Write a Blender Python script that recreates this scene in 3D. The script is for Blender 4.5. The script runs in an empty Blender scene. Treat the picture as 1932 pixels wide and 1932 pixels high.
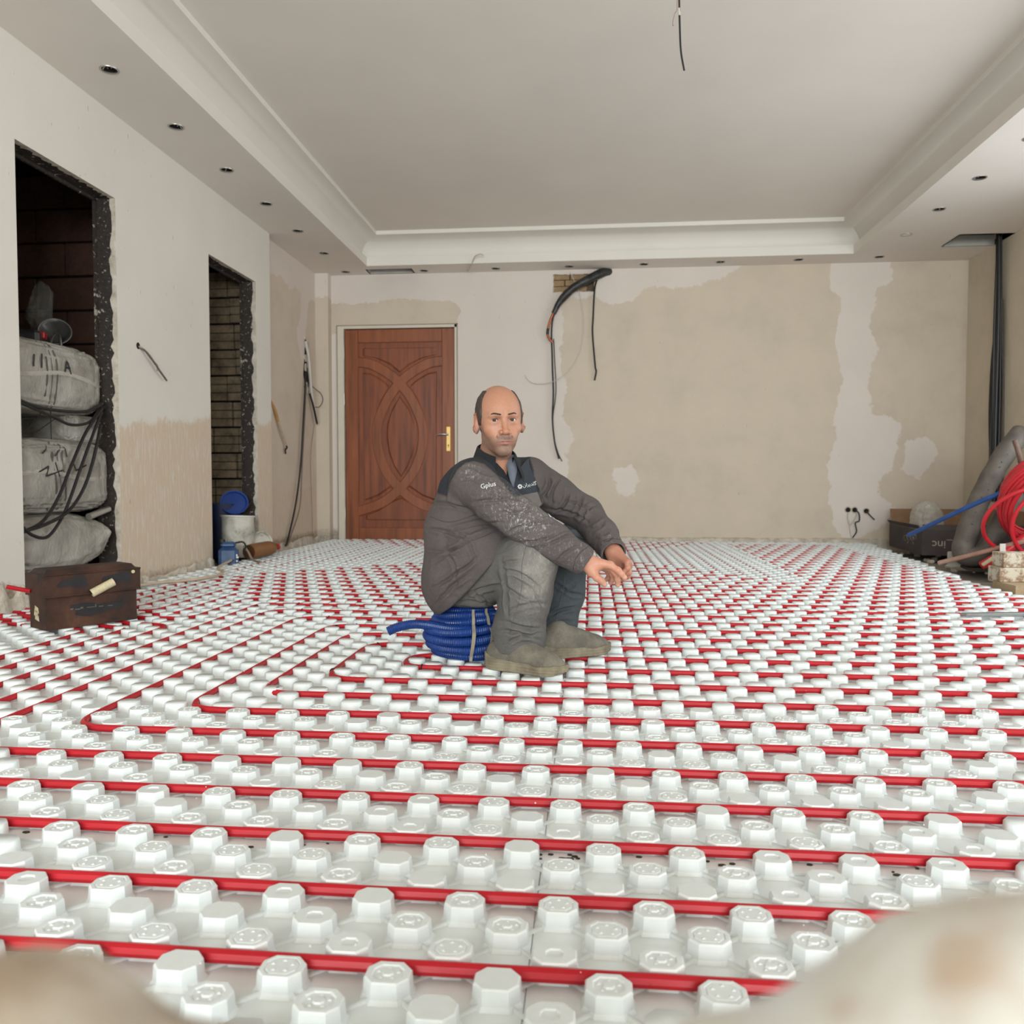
import bpy, bmesh, math, random
import numpy as np
from mathutils import Vector, Matrix

random.seed(7)
RNG = np.random.default_rng(11)
SC = bpy.context.scene
COL = SC.collection
PI = math.pi

# ------------------------------------------------------------------ camera
cam_d = bpy.data.cameras.new('camera')
cam = bpy.data.objects.new('camera', cam_d)
COL.objects.link(cam)
cam_d.sensor_width = 36.0
cam_d.sensor_fit = 'HORIZONTAL'
cam_d.lens = 36.0 * 1530.0 / 1932.0
cam_d.clip_start = 0.02
cam_d.clip_end = 100
cam.location = (0, 0, 0.6)
YAW, PITCH = math.radians(5.4468), math.radians(2.2457)
cam.rotation_euler = (PI / 2 - PITCH, 0, YAW)
cam_d.dof.use_dof = True
cam_d.dof.focus_distance = 2.1
cam_d.dof.aperture_fstop = 6.5
SC.camera = cam

# ------------------------------------------------------------------ light
SC.view_settings.view_transform = 'Standard'
SC.view_settings.look = 'None'
SC.view_settings.gamma = 1.0
SC.view_settings.use_curve_mapping = False
SC.view_settings.exposure = 0.2
world = bpy.data.worlds.new('world')
SC.world = world
world.use_nodes = True
bg = world.node_tree.nodes['Background']
bg.inputs['Color'].default_value = (0.86, 0.94, 1.0, 1)
bg.inputs['Strength'].default_value = 1.0


def area_light(name, loc, rot, sx, sy, energy, color):
    d = bpy.data.lights.new(name, 'AREA')
    d.shape = 'RECTANGLE'
    d.size, d.size_y = sx, sy
    d.energy = energy
    d.color = color
    o = bpy.data.objects.new(name, d)
    COL.objects.link(o)
    o.location = loc
    o.rotation_euler = rot
    return o


# daylight through the glazed front behind the camera plus an unseen side window added for flatter light (each fills its own opening)
area_light('front_window_daylight', (0.4, -5.45, 1.55), (PI / 2, 0, 0), 5.4, 2.0, 455, (0.90, 0.985, 1.0))
area_light('side_window_daylight', (3.52, 3.5, 1.45), (0, PI / 2, 0), 1.9, 4.2, 52, (0.92, 0.985, 1.0))

# ------------------------------------------------------------------ helpers


class Geo:
    """verts, faces and a material index per face"""

    def __init__(s):
        s.v, s.f, s.m = [], [], []

    def add(s, vs, fs, mi=0):
        b = len(s.v)
        s.v.extend([tuple(p) for p in vs])
        s.f.extend([tuple(i + b for i in f) for f in fs])
        s.m.extend([mi] * len(fs))
        return s

    def box(s, lo, hi, mi=0, rot=0.0, bev=0.0, piv=None):
        x0, y0, z0 = lo
        x1, y1, z1 = hi
        if bev <= 0:
            vs = [(x, y, z) for z in (z0, z1) for x, y in ((x0, y0), (x1, y0), (x1, y1), (x0, y1))]
            fs = [(3, 2, 1, 0), (4, 5, 6, 7), (0, 1, 5, 4), (1, 2, 6, 5), (2, 3, 7, 6), (3, 0, 4, 7)]
        else:
            b = bev
            rings = []
            for z, i in ((z0, b), (z0 + b, 0), (z1 - b, 0), (z1, b)):
                o = []
                for cx, cy, sx, sy in ((x0, y0, 1, 1), (x1, y0, -1, 1), (x1, y1, -1, -1), (x0, y1, 1, -1)):
                    a = [(cx + sx * i, cy + sy * (b + i * .5), z), (cx + sx * (b + i * .5), cy + sy * i, z)]
                    if (sx, sy) in ((-1, 1), (1, -1)):
                        a = a[::-1]
                    o += a
                rings.append(o)
            vs = [p for r in rings for p in r]
            n = 8
            fs = [tuple(range(n))[::-1], tuple(range(3 * n, 4 * n))]
            for k in range(3):
                for i in range(n):
                    j = (i + 1) % n
                    fs.append((k * n + i, k * n + j, (k + 1) * n + j, (k + 1) * n + i))
        if rot:
            px, py = piv if piv else ((x0 + x1) / 2, (y0 + y1) / 2)
            c, t = math.cos(rot), math.sin(rot)
            vs = [(px + (x - px) * c - (y - py) * t, py + (x - px) * t + (y - py) * c, z) for x, y, z in vs]
        return s.add(vs, fs, mi)

    def tube(s, path, r, n=10, mi=0, cap=True, closed=False):
        P = np.asarray(path, float)
        k = len(P)
        R = np.broadcast_to(np.asarray(r, float), (k,))
        if closed:
            T = np.roll(P, -1, 0) - np.roll(P, 1, 0)
        else:
            T = np.gradient(P, axis=0)
        T /= np.linalg.norm(T, axis=1)[:, None] + 1e-12
        up = np.array([0, 0, 1.0]) if abs(T[0][2]) < .9 else np.array([1.0, 0, 0])
        N = np.cross(T[0], up)
        N /= np.linalg.norm(N)
        vs = []
        a = np.arange(n) * 2 * PI / n
        for i in range(k):
            N = N - T[i] * (N @ T[i])
            N /= np.linalg.norm(N) + 1e-12
            B = np.cross(T[i], N)
            vs.append(P[i] + R[i] * (np.cos(a)[:, None] * N + np.sin(a)[:, None] * B))
        vs = np.concatenate(vs)
        fs = []
        for i in range(k if closed else k - 1):
            p, q = i * n, ((i + 1) % k) * n
            for j in range(n):
                j2 = (j + 1) % n
                fs.append((p + j, p + j2, q + j2, q + j))
        if cap and not closed:
            fs.append(tuple(range(n))[::-1])
            fs.append(tuple(range((k - 1) * n, k * n)))
        return s.add(vs, fs, mi)

    def lathe(s, prof, c=(0, 0, 0), n=24, axis='z', mi=0, M=None, caps=True):
        """prof: (r, h) pairs"""
        a = np.arange(n) * 2 * PI / n
        vs = []
        for r, h in prof:
            for t in a:
                p = (r * math.cos(t), r * math.sin(t), h)
                if axis == 'x':
                    p = (h, p[0], p[1])
                elif axis == 'y':
                    p = (p[1], h, p[0])
                p = Vector(p)
                if M is not None:
                    p = M @ p
                vs.append((p[0] + c[0], p[1] + c[1], p[2] + c[2]))
        fs = []
        for i in range(len(prof) - 1):
            for j in range(n):
                j2 = (j + 1) % n
                fs.append((i * n + j, i * n + j2, (i + 1) * n + j2, (i + 1) * n + j))
        if caps and prof[0][0] > 1e-6:
            fs.append(tuple(range(n))[::-1])
        if caps and prof[-1][0] > 1e-6:
            fs.append(tuple(range((len(prof) - 1) * n, len(prof) * n)))
        return s.add(vs, fs, mi)

    def prism(s, poly, z0, z1, mi=0, T=None):
        """polygon (x, y) extruded z0..z1, T maps (x,y,z) -> world"""
        n = len(poly)
        vs = [(x, y, z0) for x, y in poly] + [(x, y, z1) for x, y in poly]
        if T:
            vs = [T(*p) for p in vs]
        fs = [tuple(range(n))[::-1], tuple(range(n, 2 * n))]
        fs += [(i, (i + 1) % n, n + (i + 1) % n, n + i) for i in range(n)]
        return s.add(vs, fs, mi)


def link_mesh(name, v, f, mats=None, parent=None, smooth=False, midx=None, base=None):
    """one mesh object from world-space verts; its origin sits at its base (or its parent's origin)"""
    v = np.asarray(v, float).reshape(-1, 3)
    if parent is not None:
        org = np.array(parent['_org'])
    elif base is not None:
        org = np.array(base, float)
    else:
        lo, hi = v.min(0), v.max(0)
        org = np.array([(lo[0] + hi[0]) / 2, (lo[1] + hi[1]) / 2, lo[2]])
    me = bpy.data.meshes.new(name)
    if isinstance(f, np.ndarray):
        k = f.shape[1]
        me.vertices.add(len(v))
        me.vertices.foreach_set('co', (v - org).astype(np.float32).ravel())
        me.loops.add(f.size)
        me.loops.foreach_set('vertex_index', f.astype(np.int32).ravel())
        me.polygons.add(len(f))
        me.polygons.foreach_set('loop_start', np.arange(0, f.size, k, dtype=np.int32))
        me.polygons.foreach_set('loop_total', np.full(len(f), k, np.int32))
        me.update(calc_edges=True)
    else:
        me.from_pydata((v - org).tolist(), [], f)
        me.update()
    if mats is not None:
        for m in (mats if isinstance(mats, (list, tuple)) else [mats]):
            me.materials.append(m)
    if midx is not None and any(midx):
        me.polygons.foreach_set('material_index', np.asarray(midx, np.int32))
    if smooth:
        me.polygons.foreach_set('use_smooth', np.ones(len(me.polygons), bool))
        if smooth is not True:
            me.set_sharp_from_angle(angle=math.radians(smooth))
    o = bpy.data.objects.new(name, me)
    COL.objects.link(o)
    if parent is not None:
        o.parent = parent
    else:
        o.location = org
    o['_org'] = [float(x) for x in org]
    return o


def build(name, g, mats, parent=None, smooth=False, base=None):
    return link_mesh(name, g.v, g.f, mats, parent, smooth, g.m, base)


def thing(name, label, cat, loc, group=None):
    o = bpy.data.objects.new(name, None)
    COL.objects.link(o)
    o.location = loc
    o.empty_display_size = 0.1
    o['_org'] = [float(x) for x in loc]
    return tag(o, label, cat, group)


def tag(o, label=None, cat=None, group=None, kind=None):
    if label:
        o['label'] = label
    if cat:
        o['category'] = cat
    if group:
        o['group'] = group
    if kind:
        o['kind'] = kind
    return o


def struct(o, label=None):
    o['kind'] = 'structure'
    if label:
        o['label'] = label
        o['category'] = o.name.split('_')[0].split('.')[0]
    return o


def attr(o, name, vals):
    a = o.data.attributes.new(name, 'FLOAT', 'POINT')
    a.data.foreach_set('value', np.asarray(vals, np.float32))


def cattr(o, name, cols):
    a = o.data.attributes.new(name, 'FLOAT_COLOR', 'POINT')
    c = np.ones((len(cols), 4), np.float32)
    c[:, :3] = cols
    a.data.foreach_set('color', c.ravel())


def spline(pts, n=8, closed=False):
    """Catmull-Rom through pts"""
    P = np.asarray(pts, float)
    k = len(P)
    out = []
    for i in range(k if closed else k - 1):
        if closed:
            p0, p1, p2, p3 = P[(i - 1) % k], P[i], P[(i + 1) % k], P[(i + 2) % k]
        else:
            p1, p2 = P[i], P[i + 1]
            p0 = P[i - 1] if i else 2 * p1 - p2
            p3 = P[i + 2] if i + 2 < k else 2 * p2 - p1
        for t in np.arange(n) / n:
            out.append(.5 * (2 * p1 + (p2 - p0) * t + (2 * p0 - 5 * p1 + 4 * p2 - p3) * t * t + (3 * p1 - p0 - 3 * p2 + p3) * t ** 3))
    if not closed:
        out.append(P[-1])
    return np.array(out)


def lin(c):
    """sRGB 0-255 -> linear"""
    c = np.asarray(c, float) / 255.0
    return np.where(c <= .04045, c / 12.92, ((c + .055) / 1.055) ** 2.4)


# ---- numpy value noise (used for shapes)
def vnoise(p, seed=0):
    p = np.asarray(p, float)
    i = np.floor(p).astype(np.int64)
    f = p - i
    f = f * f * (3 - 2 * f)

    def h(a, b, c):
        n = (a * 374761393 + b * 668265263 + c * 2147483647 + seed * 974711) & 0x7fffffff
        n = ((n ^ (n >> 13)) * 1274126177) & 0x7fffffff
        return ((n ^ (n >> 16)) & 0xffff) / 65535.0
    r = 0
    for dx in (0, 1):
        wx = f[..., 0] if dx else 1 - f[..., 0]
        for dy in (0, 1):
            wy = f[..., 1] if dy else 1 - f[..., 1]
            for dz in (0, 1):
                wz = f[..., 2] if dz else 1 - f[..., 2]
                r = r + wx * wy * wz * h(i[..., 0] + dx, i[..., 1] + dy, i[..., 2] + dz)
    return r * 2 - 1


def fbm(p, o=3, seed=0):
    p = np.asarray(p, float)
    r, a = 0, .5
    for k in range(o):
        r = r + a * vnoise(p * 2 ** k, seed + k)
        a *= .5
    return r


# ------------------------------------------------------------------ materials
class NT:
    """tiny node-tree writer"""

    def __init__(s, name):
        s.mat = bpy.data.materials.new(name)
        s.mat.use_nodes = True
        s.t = s.mat.node_tree
        s.b = s.t.nodes['Principled BSDF']

    def n(s, typ, ins=None, **kw):
        x = s.t.nodes.new(typ)
        for k, v in kw.items():
            setattr(x, k, v)
        for k, v in (ins or {}).items():
            s.put(x.inputs[k], v)
        return x

    def put(s, sock, v):
        if isinstance(v, bpy.types.NodeSocket):
            s.t.links.new(v, sock)
        elif isinstance(v, bpy.types.Node):
            s.t.links.new(v.outputs[0], sock)
        else:
            if sock.type == 'RGBA' and len(v) == 3:
                v = (*v, 1)
            sock.default_value = v

    def coord(s, which='Object'):
        return s.n('ShaderNodeTexCoord').outputs[which]

    def noise(s, scale, detail=4, rough=.5, vec=None, dim='3D', out=0):
        x = s.n('ShaderNodeTexNoise', {'Scale': scale, 'Detail': detail, 'Roughness': rough})
        s.t.links.new(vec if vec is not None else s.coord(), x.inputs['Vector'])
        return x.outputs[out]

    def ramp(s, fac, stops):
        x = s.n('ShaderNodeValToRGB')
        e = x.color_ramp.elements
        while len(e) < len(stops):
            e.new(.5)
        for i, (p, c) in enumerate(stops):
            e[i].position = p
            c = c if hasattr(c, '__len__') else (c, c, c)
            e[i].color = (*c[:3], 1)
        s.put(x.inputs[0], fac)
        return x.outputs[0]

    def mix(s, fac, a, b, blend='MIX'):
        x = s.n('ShaderNodeMix', data_type='RGBA', blend_type=blend)
        s.put(x.inputs[0], fac)
        s.put(x.inputs[6], a)
        s.put(x.inputs[7], b)
        return x.outputs[2]

    def math(s, op, a, b=0.0, clamp=False):
        x = s.n('ShaderNodeMath', operation=op, use_clamp=clamp)
        s.put(x.inputs[0], a)
        s.put(x.inputs[1], b)
        return x.outputs[0]

    def mapr(s, v, a, b, c=0.0, d=1.0):
        x = s.n('ShaderNodeMapRange', {'Value': v, 'From Min': a, 'From Max': b, 'To Min': c, 'To Max': d})
        return x.outputs[0]

    def attr(s, name, out='Fac'):
        return s.n('ShaderNodeAttribute', attribute_name=name).outputs[out]

    def bump(s, h, strength=.3, dist=.01, prev=None):
        x = s.n('ShaderNodeBump', {'Height': h, 'Strength': strength, 'Distance': dist})
        if prev is not None:
            s.put(x.inputs['Normal'], prev)
        s.put(s.b.inputs['Normal'], x.outputs[0])
        return x.outputs[0]

    def scaled(s, sc):
        return s.n('ShaderNodeMapping', {'Vector': s.coord(), 'Scale': sc}).outputs[0]

    def done(s, color=None, rough=.6, **kw):
        if color is not None:
            s.put(s.b.inputs['Base Color'], color)
        s.put(s.b.inputs['Roughness'], rough)
        for k, v in kw.items():
            s.put(s.b.inputs[k.replace('_', ' ')], v)
        return s.mat


def plain(name, rgb, rough=.6, var=.12, scale=12.0, bump=0.0, metal=0.0, **kw):
    """a colour with gentle noise variation"""
    m = NT(name)
    c = lin(rgb)
    col = m.ramp(m.noise(scale, 4), [(.3, c * (1 - var)), (.7, np.minimum(c * (1 + var), 1))])
    if bump:
        m.bump(m.noise(scale * 4, 4), bump, .004)
    return m.done(col, rough, Metallic=metal, **kw)


def dusty(name, rgb, dust=(150, 142, 132), amt=.5, rough=.7, scale=6.0, metal=0.0, bump=.15):
    m = NT(name)
    c, d = lin(rgb), lin(dust)
    k = m.ramp(m.noise(scale, 6, .65), [(.45 - .1 * amt, 0), (.75 - .1 * amt, amt)])
    fine = m.ramp(m.noise(scale * 9, 3), [(.3, c * .85), (.7, c * 1.12)])
    m.bump(m.noise(scale * 8, 4), bump, .003)
    return m.done(m.mix(k, fine, d), rough, Metallic=metal)
# ================================================================== materials of the room
def poly_sdf(P, poly):
    """signed distance (positive inside) of points P (n,2) to polygon"""
    poly = np.asarray(poly, float)
    d = np.full(len(P), 1e9)
    s = np.ones(len(P))
    n = len(poly)
    for i in range(n):
        a, b = poly[i], poly[i - 1]
        e = b - a
        w = P - a
        t = np.clip((w @ e) / (e @ e + 1e-12), 0, 1)
        q = w - t[:, None] * e
        d = np.minimum(d, (q * q).sum(1))
        c1 = P[:, 1] >= a[1]
        c2 = P[:, 1] < b[1]
        c3 = e[0] * w[:, 1] > e[1] * w[:, 0]
        flip = (c1 & c2 & c3) | (~c1 & ~c2 & ~c3)
        s = np.where(flip, -s, s)
    return -s * np.sqrt(d)


def wall_material(name, white, beige, grime=(176, 158, 138), streak=True):
    m = NT(name)
    n1 = m.noise(3.0, 5, .6)
    n2 = m.noise(22, 4, .6)
    edge = m.math('ADD', m.math('MULTIPLY', m.math('SUBTRACT', n1, .5), .22), m.math('MULTIPLY', m.math('SUBTRACT', n2, .5), .07))
    a = m.math('ADD', m.attr('patch'), edge)
    k = m.mapr(a, -.006, .006)
    wcol = m.ramp(m.noise(1.3, 5, .6), [(.3, lin(white) * .95), (.7, lin(white) * 1.03)])
    bcol = m.ramp(m.noise(2.2, 6, .65), [(.3, lin(beige) * .90), (.5, lin(beige)), (.7, lin(beige) * 1.05)])
    col = m.mix(k, bcol, wcol)
    # scraped lower part: pale vertical streaks and scratches
    low = m.math('ADD', m.attr('low'), edge)
    kl = m.mapr(low, -.01, .02)
    st = m.noise(1.0, 5, .7, vec=m.scaled((55, 55, 7)))
    sk = m.ramp(st, [(.50, 0), (.64, .7)])
    lowc = m.mix(sk, lin(beige) * np.array([.98, .93, .88]), lin(white) * .97)
    if streak:
        col = m.mix(kl, col, lowc)
    # dark grime near the ragged foot
    foot = m.math('ADD', m.attr('foot'), m.math('MULTIPLY', m.math('SUBTRACT', n2, .5), .10))
    kf = m.mapr(foot, -.02, .03)
    gcol = m.ramp(m.noise(40, 5, .7), [(.35, lin(grime) * .55), (.6, lin(grime))])
    col = m.mix(kf, col, gcol)
    # hairline nicks
    nick = m.ramp(m.noise(1.0, 2, .5, vec=m.scaled((60, 60, 14))), [(.245, 1), (.26, 0)])
    col = m.mix(m.math('MULTIPLY', nick, .5), col, lin((120, 105, 88)))
    h = m.math('ADD', m.math('MULTIPLY', k, .5), m.math('MULTIPLY', m.math('MULTIPLY', sk, kl), .6))
    h = m.math('ADD', h, m.math('MULTIPLY', m.noise(60, 3), .25))
    h = m.math('ADD', h, m.math('MULTIPLY', m.math('MULTIPLY', kf, m.noise(30, 4)), 2.0))
    m.bump(h, .55, .004)
    return m.done(col, .85)


M_wall_left = wall_material('plaster_left', (226, 220, 211), (214, 198, 180))
M_wall_recess = wall_material('plaster_recess', (221, 209, 199), (210, 195, 178))
M_wall_back = wall_material('plaster_back', (220, 208, 199), (206, 191, 173), (186, 174, 158))
M_wall_right = wall_material('plaster_right', (218, 206, 192), (206, 193, 172))
M_ceiling = plain('ceiling_paint', (231, 223, 215), .8, .03, 1.5)
M_ceiling_w = plain('ceiling_cove_paint', (228, 222, 213), .75, .02, 2.0)
M_slab = dusty('concrete_slab', (120, 112, 102), (165, 155, 142), .7, .95, 8, bump=.5)
M_trimwood = plain('painted_casing', (214, 204, 188), .6, .04, 8)
M_rawedge = dusty('broken_plaster', (176, 164, 148), (225, 214, 200), .9, .95, 14, bump=.8)
M_dark = plain('dark_void', (30, 26, 23), .95, .2, 5)

m = NT('flaking_frame')
chips = m.ramp(m.noise(38, 6, .7), [(.60, 0), (.63, 1)])
chips2 = m.ramp(m.noise(7, 5, .6), [(.62, 0), (.65, 1)])
k = m.math('MAXIMUM', chips, chips2)
m.bump(k, .8, .004)
M_frame = m.done(m.mix(k, m.ramp(m.noise(60, 3), [(.3, lin((38, 31, 27))), (.7, lin((60, 50, 44)))]), lin((190, 180, 166))), .7)

# ================================================================== floor slab
XL, XR, YB, YF = -2.605, 3.44, 7.85, -5.55
ZS = -0.055            # raw slab level
ZT = 3.03              # walls run on above the hung ceiling
ZC = 2.608             # soffit level
floor = struct(build('floor', Geo().box((XL - 1.6, YF - .3, ZS - .15), (XR + .3, YB + .6, ZS)), M_slab, base=(0, 0, 0)))
floor['label'] = 'raw concrete floor slab under the white foam panels'


def grid_plate(T, us, vs, holes=(), round_holes=()):
    """quads over the cuts us x vs, T maps (u, v) arrays -> xyz; rectangular holes are left out; a cell that holds a
    round hole (u, v, r) is filled from its square to the circle"""
    us = np.unique(np.round(us, 5))
    vs = np.unique(np.round(vs, 5))
    U, V = np.meshgrid(us, vs)
    verts = [tuple(p) for p in T(U.ravel(), V.ravel())]
    uv = list(zip(U.ravel(), V.ravel()))
    nu = len(us)
    faces = []
    for j in range(len(vs) - 1):
        for i in range(nu - 1):
            cu, cv = (us[i] + us[i + 1]) / 2, (vs[j] + vs[j + 1]) / 2
            if any(a < cu < b and c < cv < d for a, b, c, d in holes):
                continue
            q = (j * nu + i, j * nu + i + 1, (j + 1) * nu + i + 1, (j + 1) * nu + i)
            rh = [h for h in round_holes if abs(h[0] - cu) < 1e-3 and abs(h[1] - cv) < 1e-3]
            if rh:
                hu, hv, r = rh[0]
                n = 24
                b = len(verts)
                side = us[i + 1] - us[i]
                sq = []
                for k in range(n):
                    t = 2 * PI * k / n - 3 * PI / 4
                    c, s = math.cos(t), math.sin(t)
                    w = 1 / max(abs(c), abs(s)) * side / 2
                    sq.append((hu + c * w, hv + s * w))
                ci = [(hu + r * math.cos(2 * PI * k / n - 3 * PI / 4), hv + r * math.sin(2 * PI * k / n - 3 * PI / 4)) for k in range(n)]
                A = np.array(sq + ci)
                verts += [tuple(p) for p in T(A[:, 0], A[:, 1])]
                uv += sq + ci
                for k in range(n):
                    k2 = (k + 1) % n
                    faces.append((b + k, b + k2, b + n + k2, b + n + k))
                continue
            faces.append(q)
    return verts, faces, np.array(uv)


# ================================================================== left wall with two broken-out openings
O1 = (3.515, 4.30, ZS, 2.15)
O2 = (5.40, 6.19, ZS, 2.15)


def cuts(a, b, st, extra=()):
    return np.concatenate([np.arange(a, b, st), [b], list(extra)])


v, f, uv = grid_plate(lambda u, w: np.stack([np.full_like(u, XL), u, w], 1), cuts(YF, 6.475, .08, O1[:2] + O2[:2]), cuts(ZS, ZT, .08, (2.15,)), [O1, O2])
wl = struct(link_mesh('wall_left', v, f, M_wall_left, base=(XL, 0, 0)))
attr(wl, 'patch', np.full(len(uv), .5))
rag = 0.92 + .10 * np.clip((uv[:, 0] - 4.3) / 1.0, 0, 1.4)
attr(wl, 'low', np.where(uv[:, 0] > 4.25, (rag - uv[:, 1]), -1))
attr(wl, 'foot', .10 + .10 * np.exp(-((uv[:, 0] - 3.3) / .2) ** 2) - uv[:, 1] - .05)

WT = .115      # wall thickness at the openings


def reveal(name, O, ragged=.012):
    """far jamb, head and near jamb of an opening: ragged plaster edge, then dark steel frame with flaking paint"""
    y0, y1, z0, z1 = O
    root = None
    g = Geo()
    rg = random.Random(O[0])
    # plaster lip: ragged strips of uneven depth
    def strip(a, b, n, place):
        prev = None
        for i in range(n + 1):
            t = a + (b - a) * i / n
            d = .032 + rg.uniform(-ragged, ragged)
            p, q, w = place(t, 0.0), place(t, d), place(t, d, .012)
            if prev:
                g.add([prev[0], p, q, prev[1]], [(0, 1, 2, 3)], 0)
                g.add([prev[1], q, w, prev[2]], [(0, 1, 2, 3)], 0)
            prev = (p, q, w)
    strip(z0, z1, 60, lambda t, d, o=0: (XL - d, y1 + o, t))
    strip(y0, y1, 40, lambda t, d, o=0: (XL - d, t, z1 + o))
    strip(z0, z1, 60, lambda t, d, o=0: (XL - d, y0 - o, t))
    lip = build(name, g, [M_rawedge], base=((XL - .05), (y0 + y1) / 2, 0))
    struct(lip)
    fr = Geo()
    fr.box((XL - WT, y1 + .004, z0), (XL - .02, y1 + .05, z1 + .04))
    fr.box((XL - WT - .012, y1 - .012, z0), (XL - WT + .004, y1 + .05, z1))
    build('steel_jamb', fr, M_frame, parent=lip)
    fh = Geo()
    fh.box((XL - WT, y0, z1 + .004), (XL - .02, y1, z1 + .05))
    fh.box((XL - WT - .012, y0, z1 - .012), (XL - WT + .004, y1, z1 + .05))
    build('steel_head', fh, M_frame, parent=lip)
    fn = Geo()
    fn.box((XL - WT, y0 - .05, z0), (XL - .02, y0 - .004, z1 + .04))
    build('steel_jamb', fn, M_frame, parent=lip)
    return lip


reveal('trim_1', O1)
reveal('trim_2', O2)

# shallow recess beyond the second opening, then the pilaster in the corner
XW2 = -2.665
v, f, uv = grid_plate(lambda u, w: np.stack([np.full_like(u, XW2), u, w], 1), cuts(6.475, YB, .06), cuts(ZS, ZT, .06))
wr = struct(link_mesh('wall_recess', v, f, M_wall_recess, base=(XW2, 0, 0)))
P = np.stack([uv[:, 0], uv[:, 1]], 1)
attr(wr, 'patch', np.maximum(P[:, 1] - 2.33, np.maximum(.10 - abs(P[:, 0] - 7.42 - .05 * np.sin(P[:, 1] * 9)), -.3) - np.maximum(0, 1.75 - P[:, 1])))
attr(wr, 'low', .85 - P[:, 1] - .3)
attr(wr, 'foot', .12 - P[:, 1] - .02)
struct(build('trim_3', Geo().box((XW2 - .05, 6.44, ZS), (XL - .001, 6.475, ZC)), M_wall_left, base=(XL, 6.46, 0)))
for nm in ('trim_3',):
    o = bpy.data.objects[nm]
    n = len(o.data.vertices)
    attr(o, 'patch', np.full(n, .5)); attr(o, 'low', np.full(n, -1)); attr(o, 'foot', np.full(n, -1))

# ================================================================== back wall
door_x0, door_x1, door_z = -2.412, -1.312, 2.085
HOLE = (-.356, .05, 2.395, 2.57)          # knocked-out plaster around the pipes
us = cuts(XW2, XR + .02, .05, (door_x0 - .07, door_x1 + .028, HOLE[0], HOLE[1]))
vs = cuts(ZS, ZT, .05, (door_z + .03, HOLE[2], HOLE[3]))
v, f, uv = grid_plate(lambda u, w: np.stack([u, np.full_like(u, YB), w], 1), us, vs,
                      [(door_x0 - .07, door_x1 + .028, ZS - 1, door_z + .03), HOLE])
wb = struct(link_mesh('wall_back', v, f, M_wall_back, base=(0, YB, 0)))
P = uv
sd = lambda poly: poly_sdf(P, poly)
white = sd([(-2.8, 2.8), (-0.3, 2.75), (-0.27, 2.25), (-0.29, 1.65), (-0.23, 1.45), (-0.27, 1.19), (-0.14, 0.99), (-0.24, 0.83), (-0.24, -0.3), (-2.8, -0.3)])
white = np.minimum(white, -sd([(-2.6, 2.32), (-1.82, 2.38), (-1.35, 2.36), (-1.22, 2.25), (-1.27, 2.1), (-1.27, 2.0), (-2.6, 2.0)]))
for poly in ([(-0.4, 2.75), (1.6, 2.7), (1.08, 2.47), (0.58, 2.42), (0.38, 2.31), (0.16, 2.27), (0.03, 2.36), (-0.4, 2.36)],
             [(2.28, 2.75), (2.71, 2.75), (2.76, 2.44), (2.62, 2.37), (2.57, 2.0), (2.63, 1.81), (2.6, 1.61), (2.59, 1.1), (2.3, 1.1), (2.34, 1.62), (2.27, 1.91), (2.33, 2.3), (2.21, 2.38)],
             [(2.3, 1.2), (2.68, 1.18), (2.87, 1.12), (2.83, 0.88), (2.79, 0.73), (2.65, 0.63), (2.65, 0.48), (2.79, 0.33), (2.65, 0.13), (2.41, 0.02), (2.29, 0.12), (2.26, 0.48), (2.21, 0.73), (2.31, 0.98)],
             [(0.25, 0.68), (0.39, 0.73), (0.49, 0.61), (0.42, 0.46), (0.27, 0.48)],
             [(2.95, .95), (3.1, 1.0), (3.2, .85), (3.05, .62), (2.9, .7)]):
    white = np.maximum(white, sd(poly))
attr(wb, 'patch', white + .015)
attr(wb, 'low', np.full(len(uv), -1.0))
attr(wb, 'foot', np.where(uv[:, 0] > -1.35, .035 - uv[:, 1], .11 - uv[:, 1]))
# pilaster in the left corner
g = Geo()
gx0, gx1, gy = XW2, -2.535, YB - .10
v, f, uv = grid_plate(lambda u, w: np.stack([u, np.full_like(u, gy), w], 1), cuts(gx0, gx1, .05), cuts(ZS, ZC, .05))
v2, f2, uv2 = grid_plate(lambda u, w: np.stack([np.full_like(u, gx1), u, w], 1), cuts(gy, YB, .05), cuts(ZS, ZC, .05))
n0 = len(v)
v, f = v + v2, f + [tuple(i + n0 for i in q) for q in f2]
pl = struct(link_mesh('wall_pilaster', v, f, M_wall_back, base=(gx0, gy, 0)))
zz = np.array(v)[:, 2]
attr(pl, 'patch', zz - 2.36)
attr(pl, 'low', np.full(len(v), -1.0))
attr(pl, 'foot', .10 - zz)

# hollow clay bricks showing in the knocked-out hole
M_clay = dusty('clay_brick', (176, 146, 110), (128, 104, 78), .6, .9, 18, bump=.5)
M_mortar = plain('mortar', (104, 90, 74), .95, .25, 30, .5)
hb = struct(build('wall_hole', Geo().box((HOLE[0] - .02, YB + .05, HOLE[2] - .03), (HOLE[1] + .02, YB + .10, HOLE[3] + .05)), M_mortar, base=(-.15, YB + .05, 2.39)))
for r_ in range(3):
    for c_ in range(2):
        x0 = HOLE[0] + .004 + c_ * .165 - (.05 if r_ == 1 else 0)
        w_ = .155
        z0 = HOLE[2] + .006 + r_ * .060
        g = Geo().box((max(x0, HOLE[0]), YB + .022 + .004 * ((r_ + c_) % 2), z0), (min(x0 + w_, HOLE[1]), YB + .06, min(z0 + .055, HOLE[3] - .002)), bev=.004)
        build('brick', g, M_clay, parent=hb)
g = Geo()
rg = random.Random(5)
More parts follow.
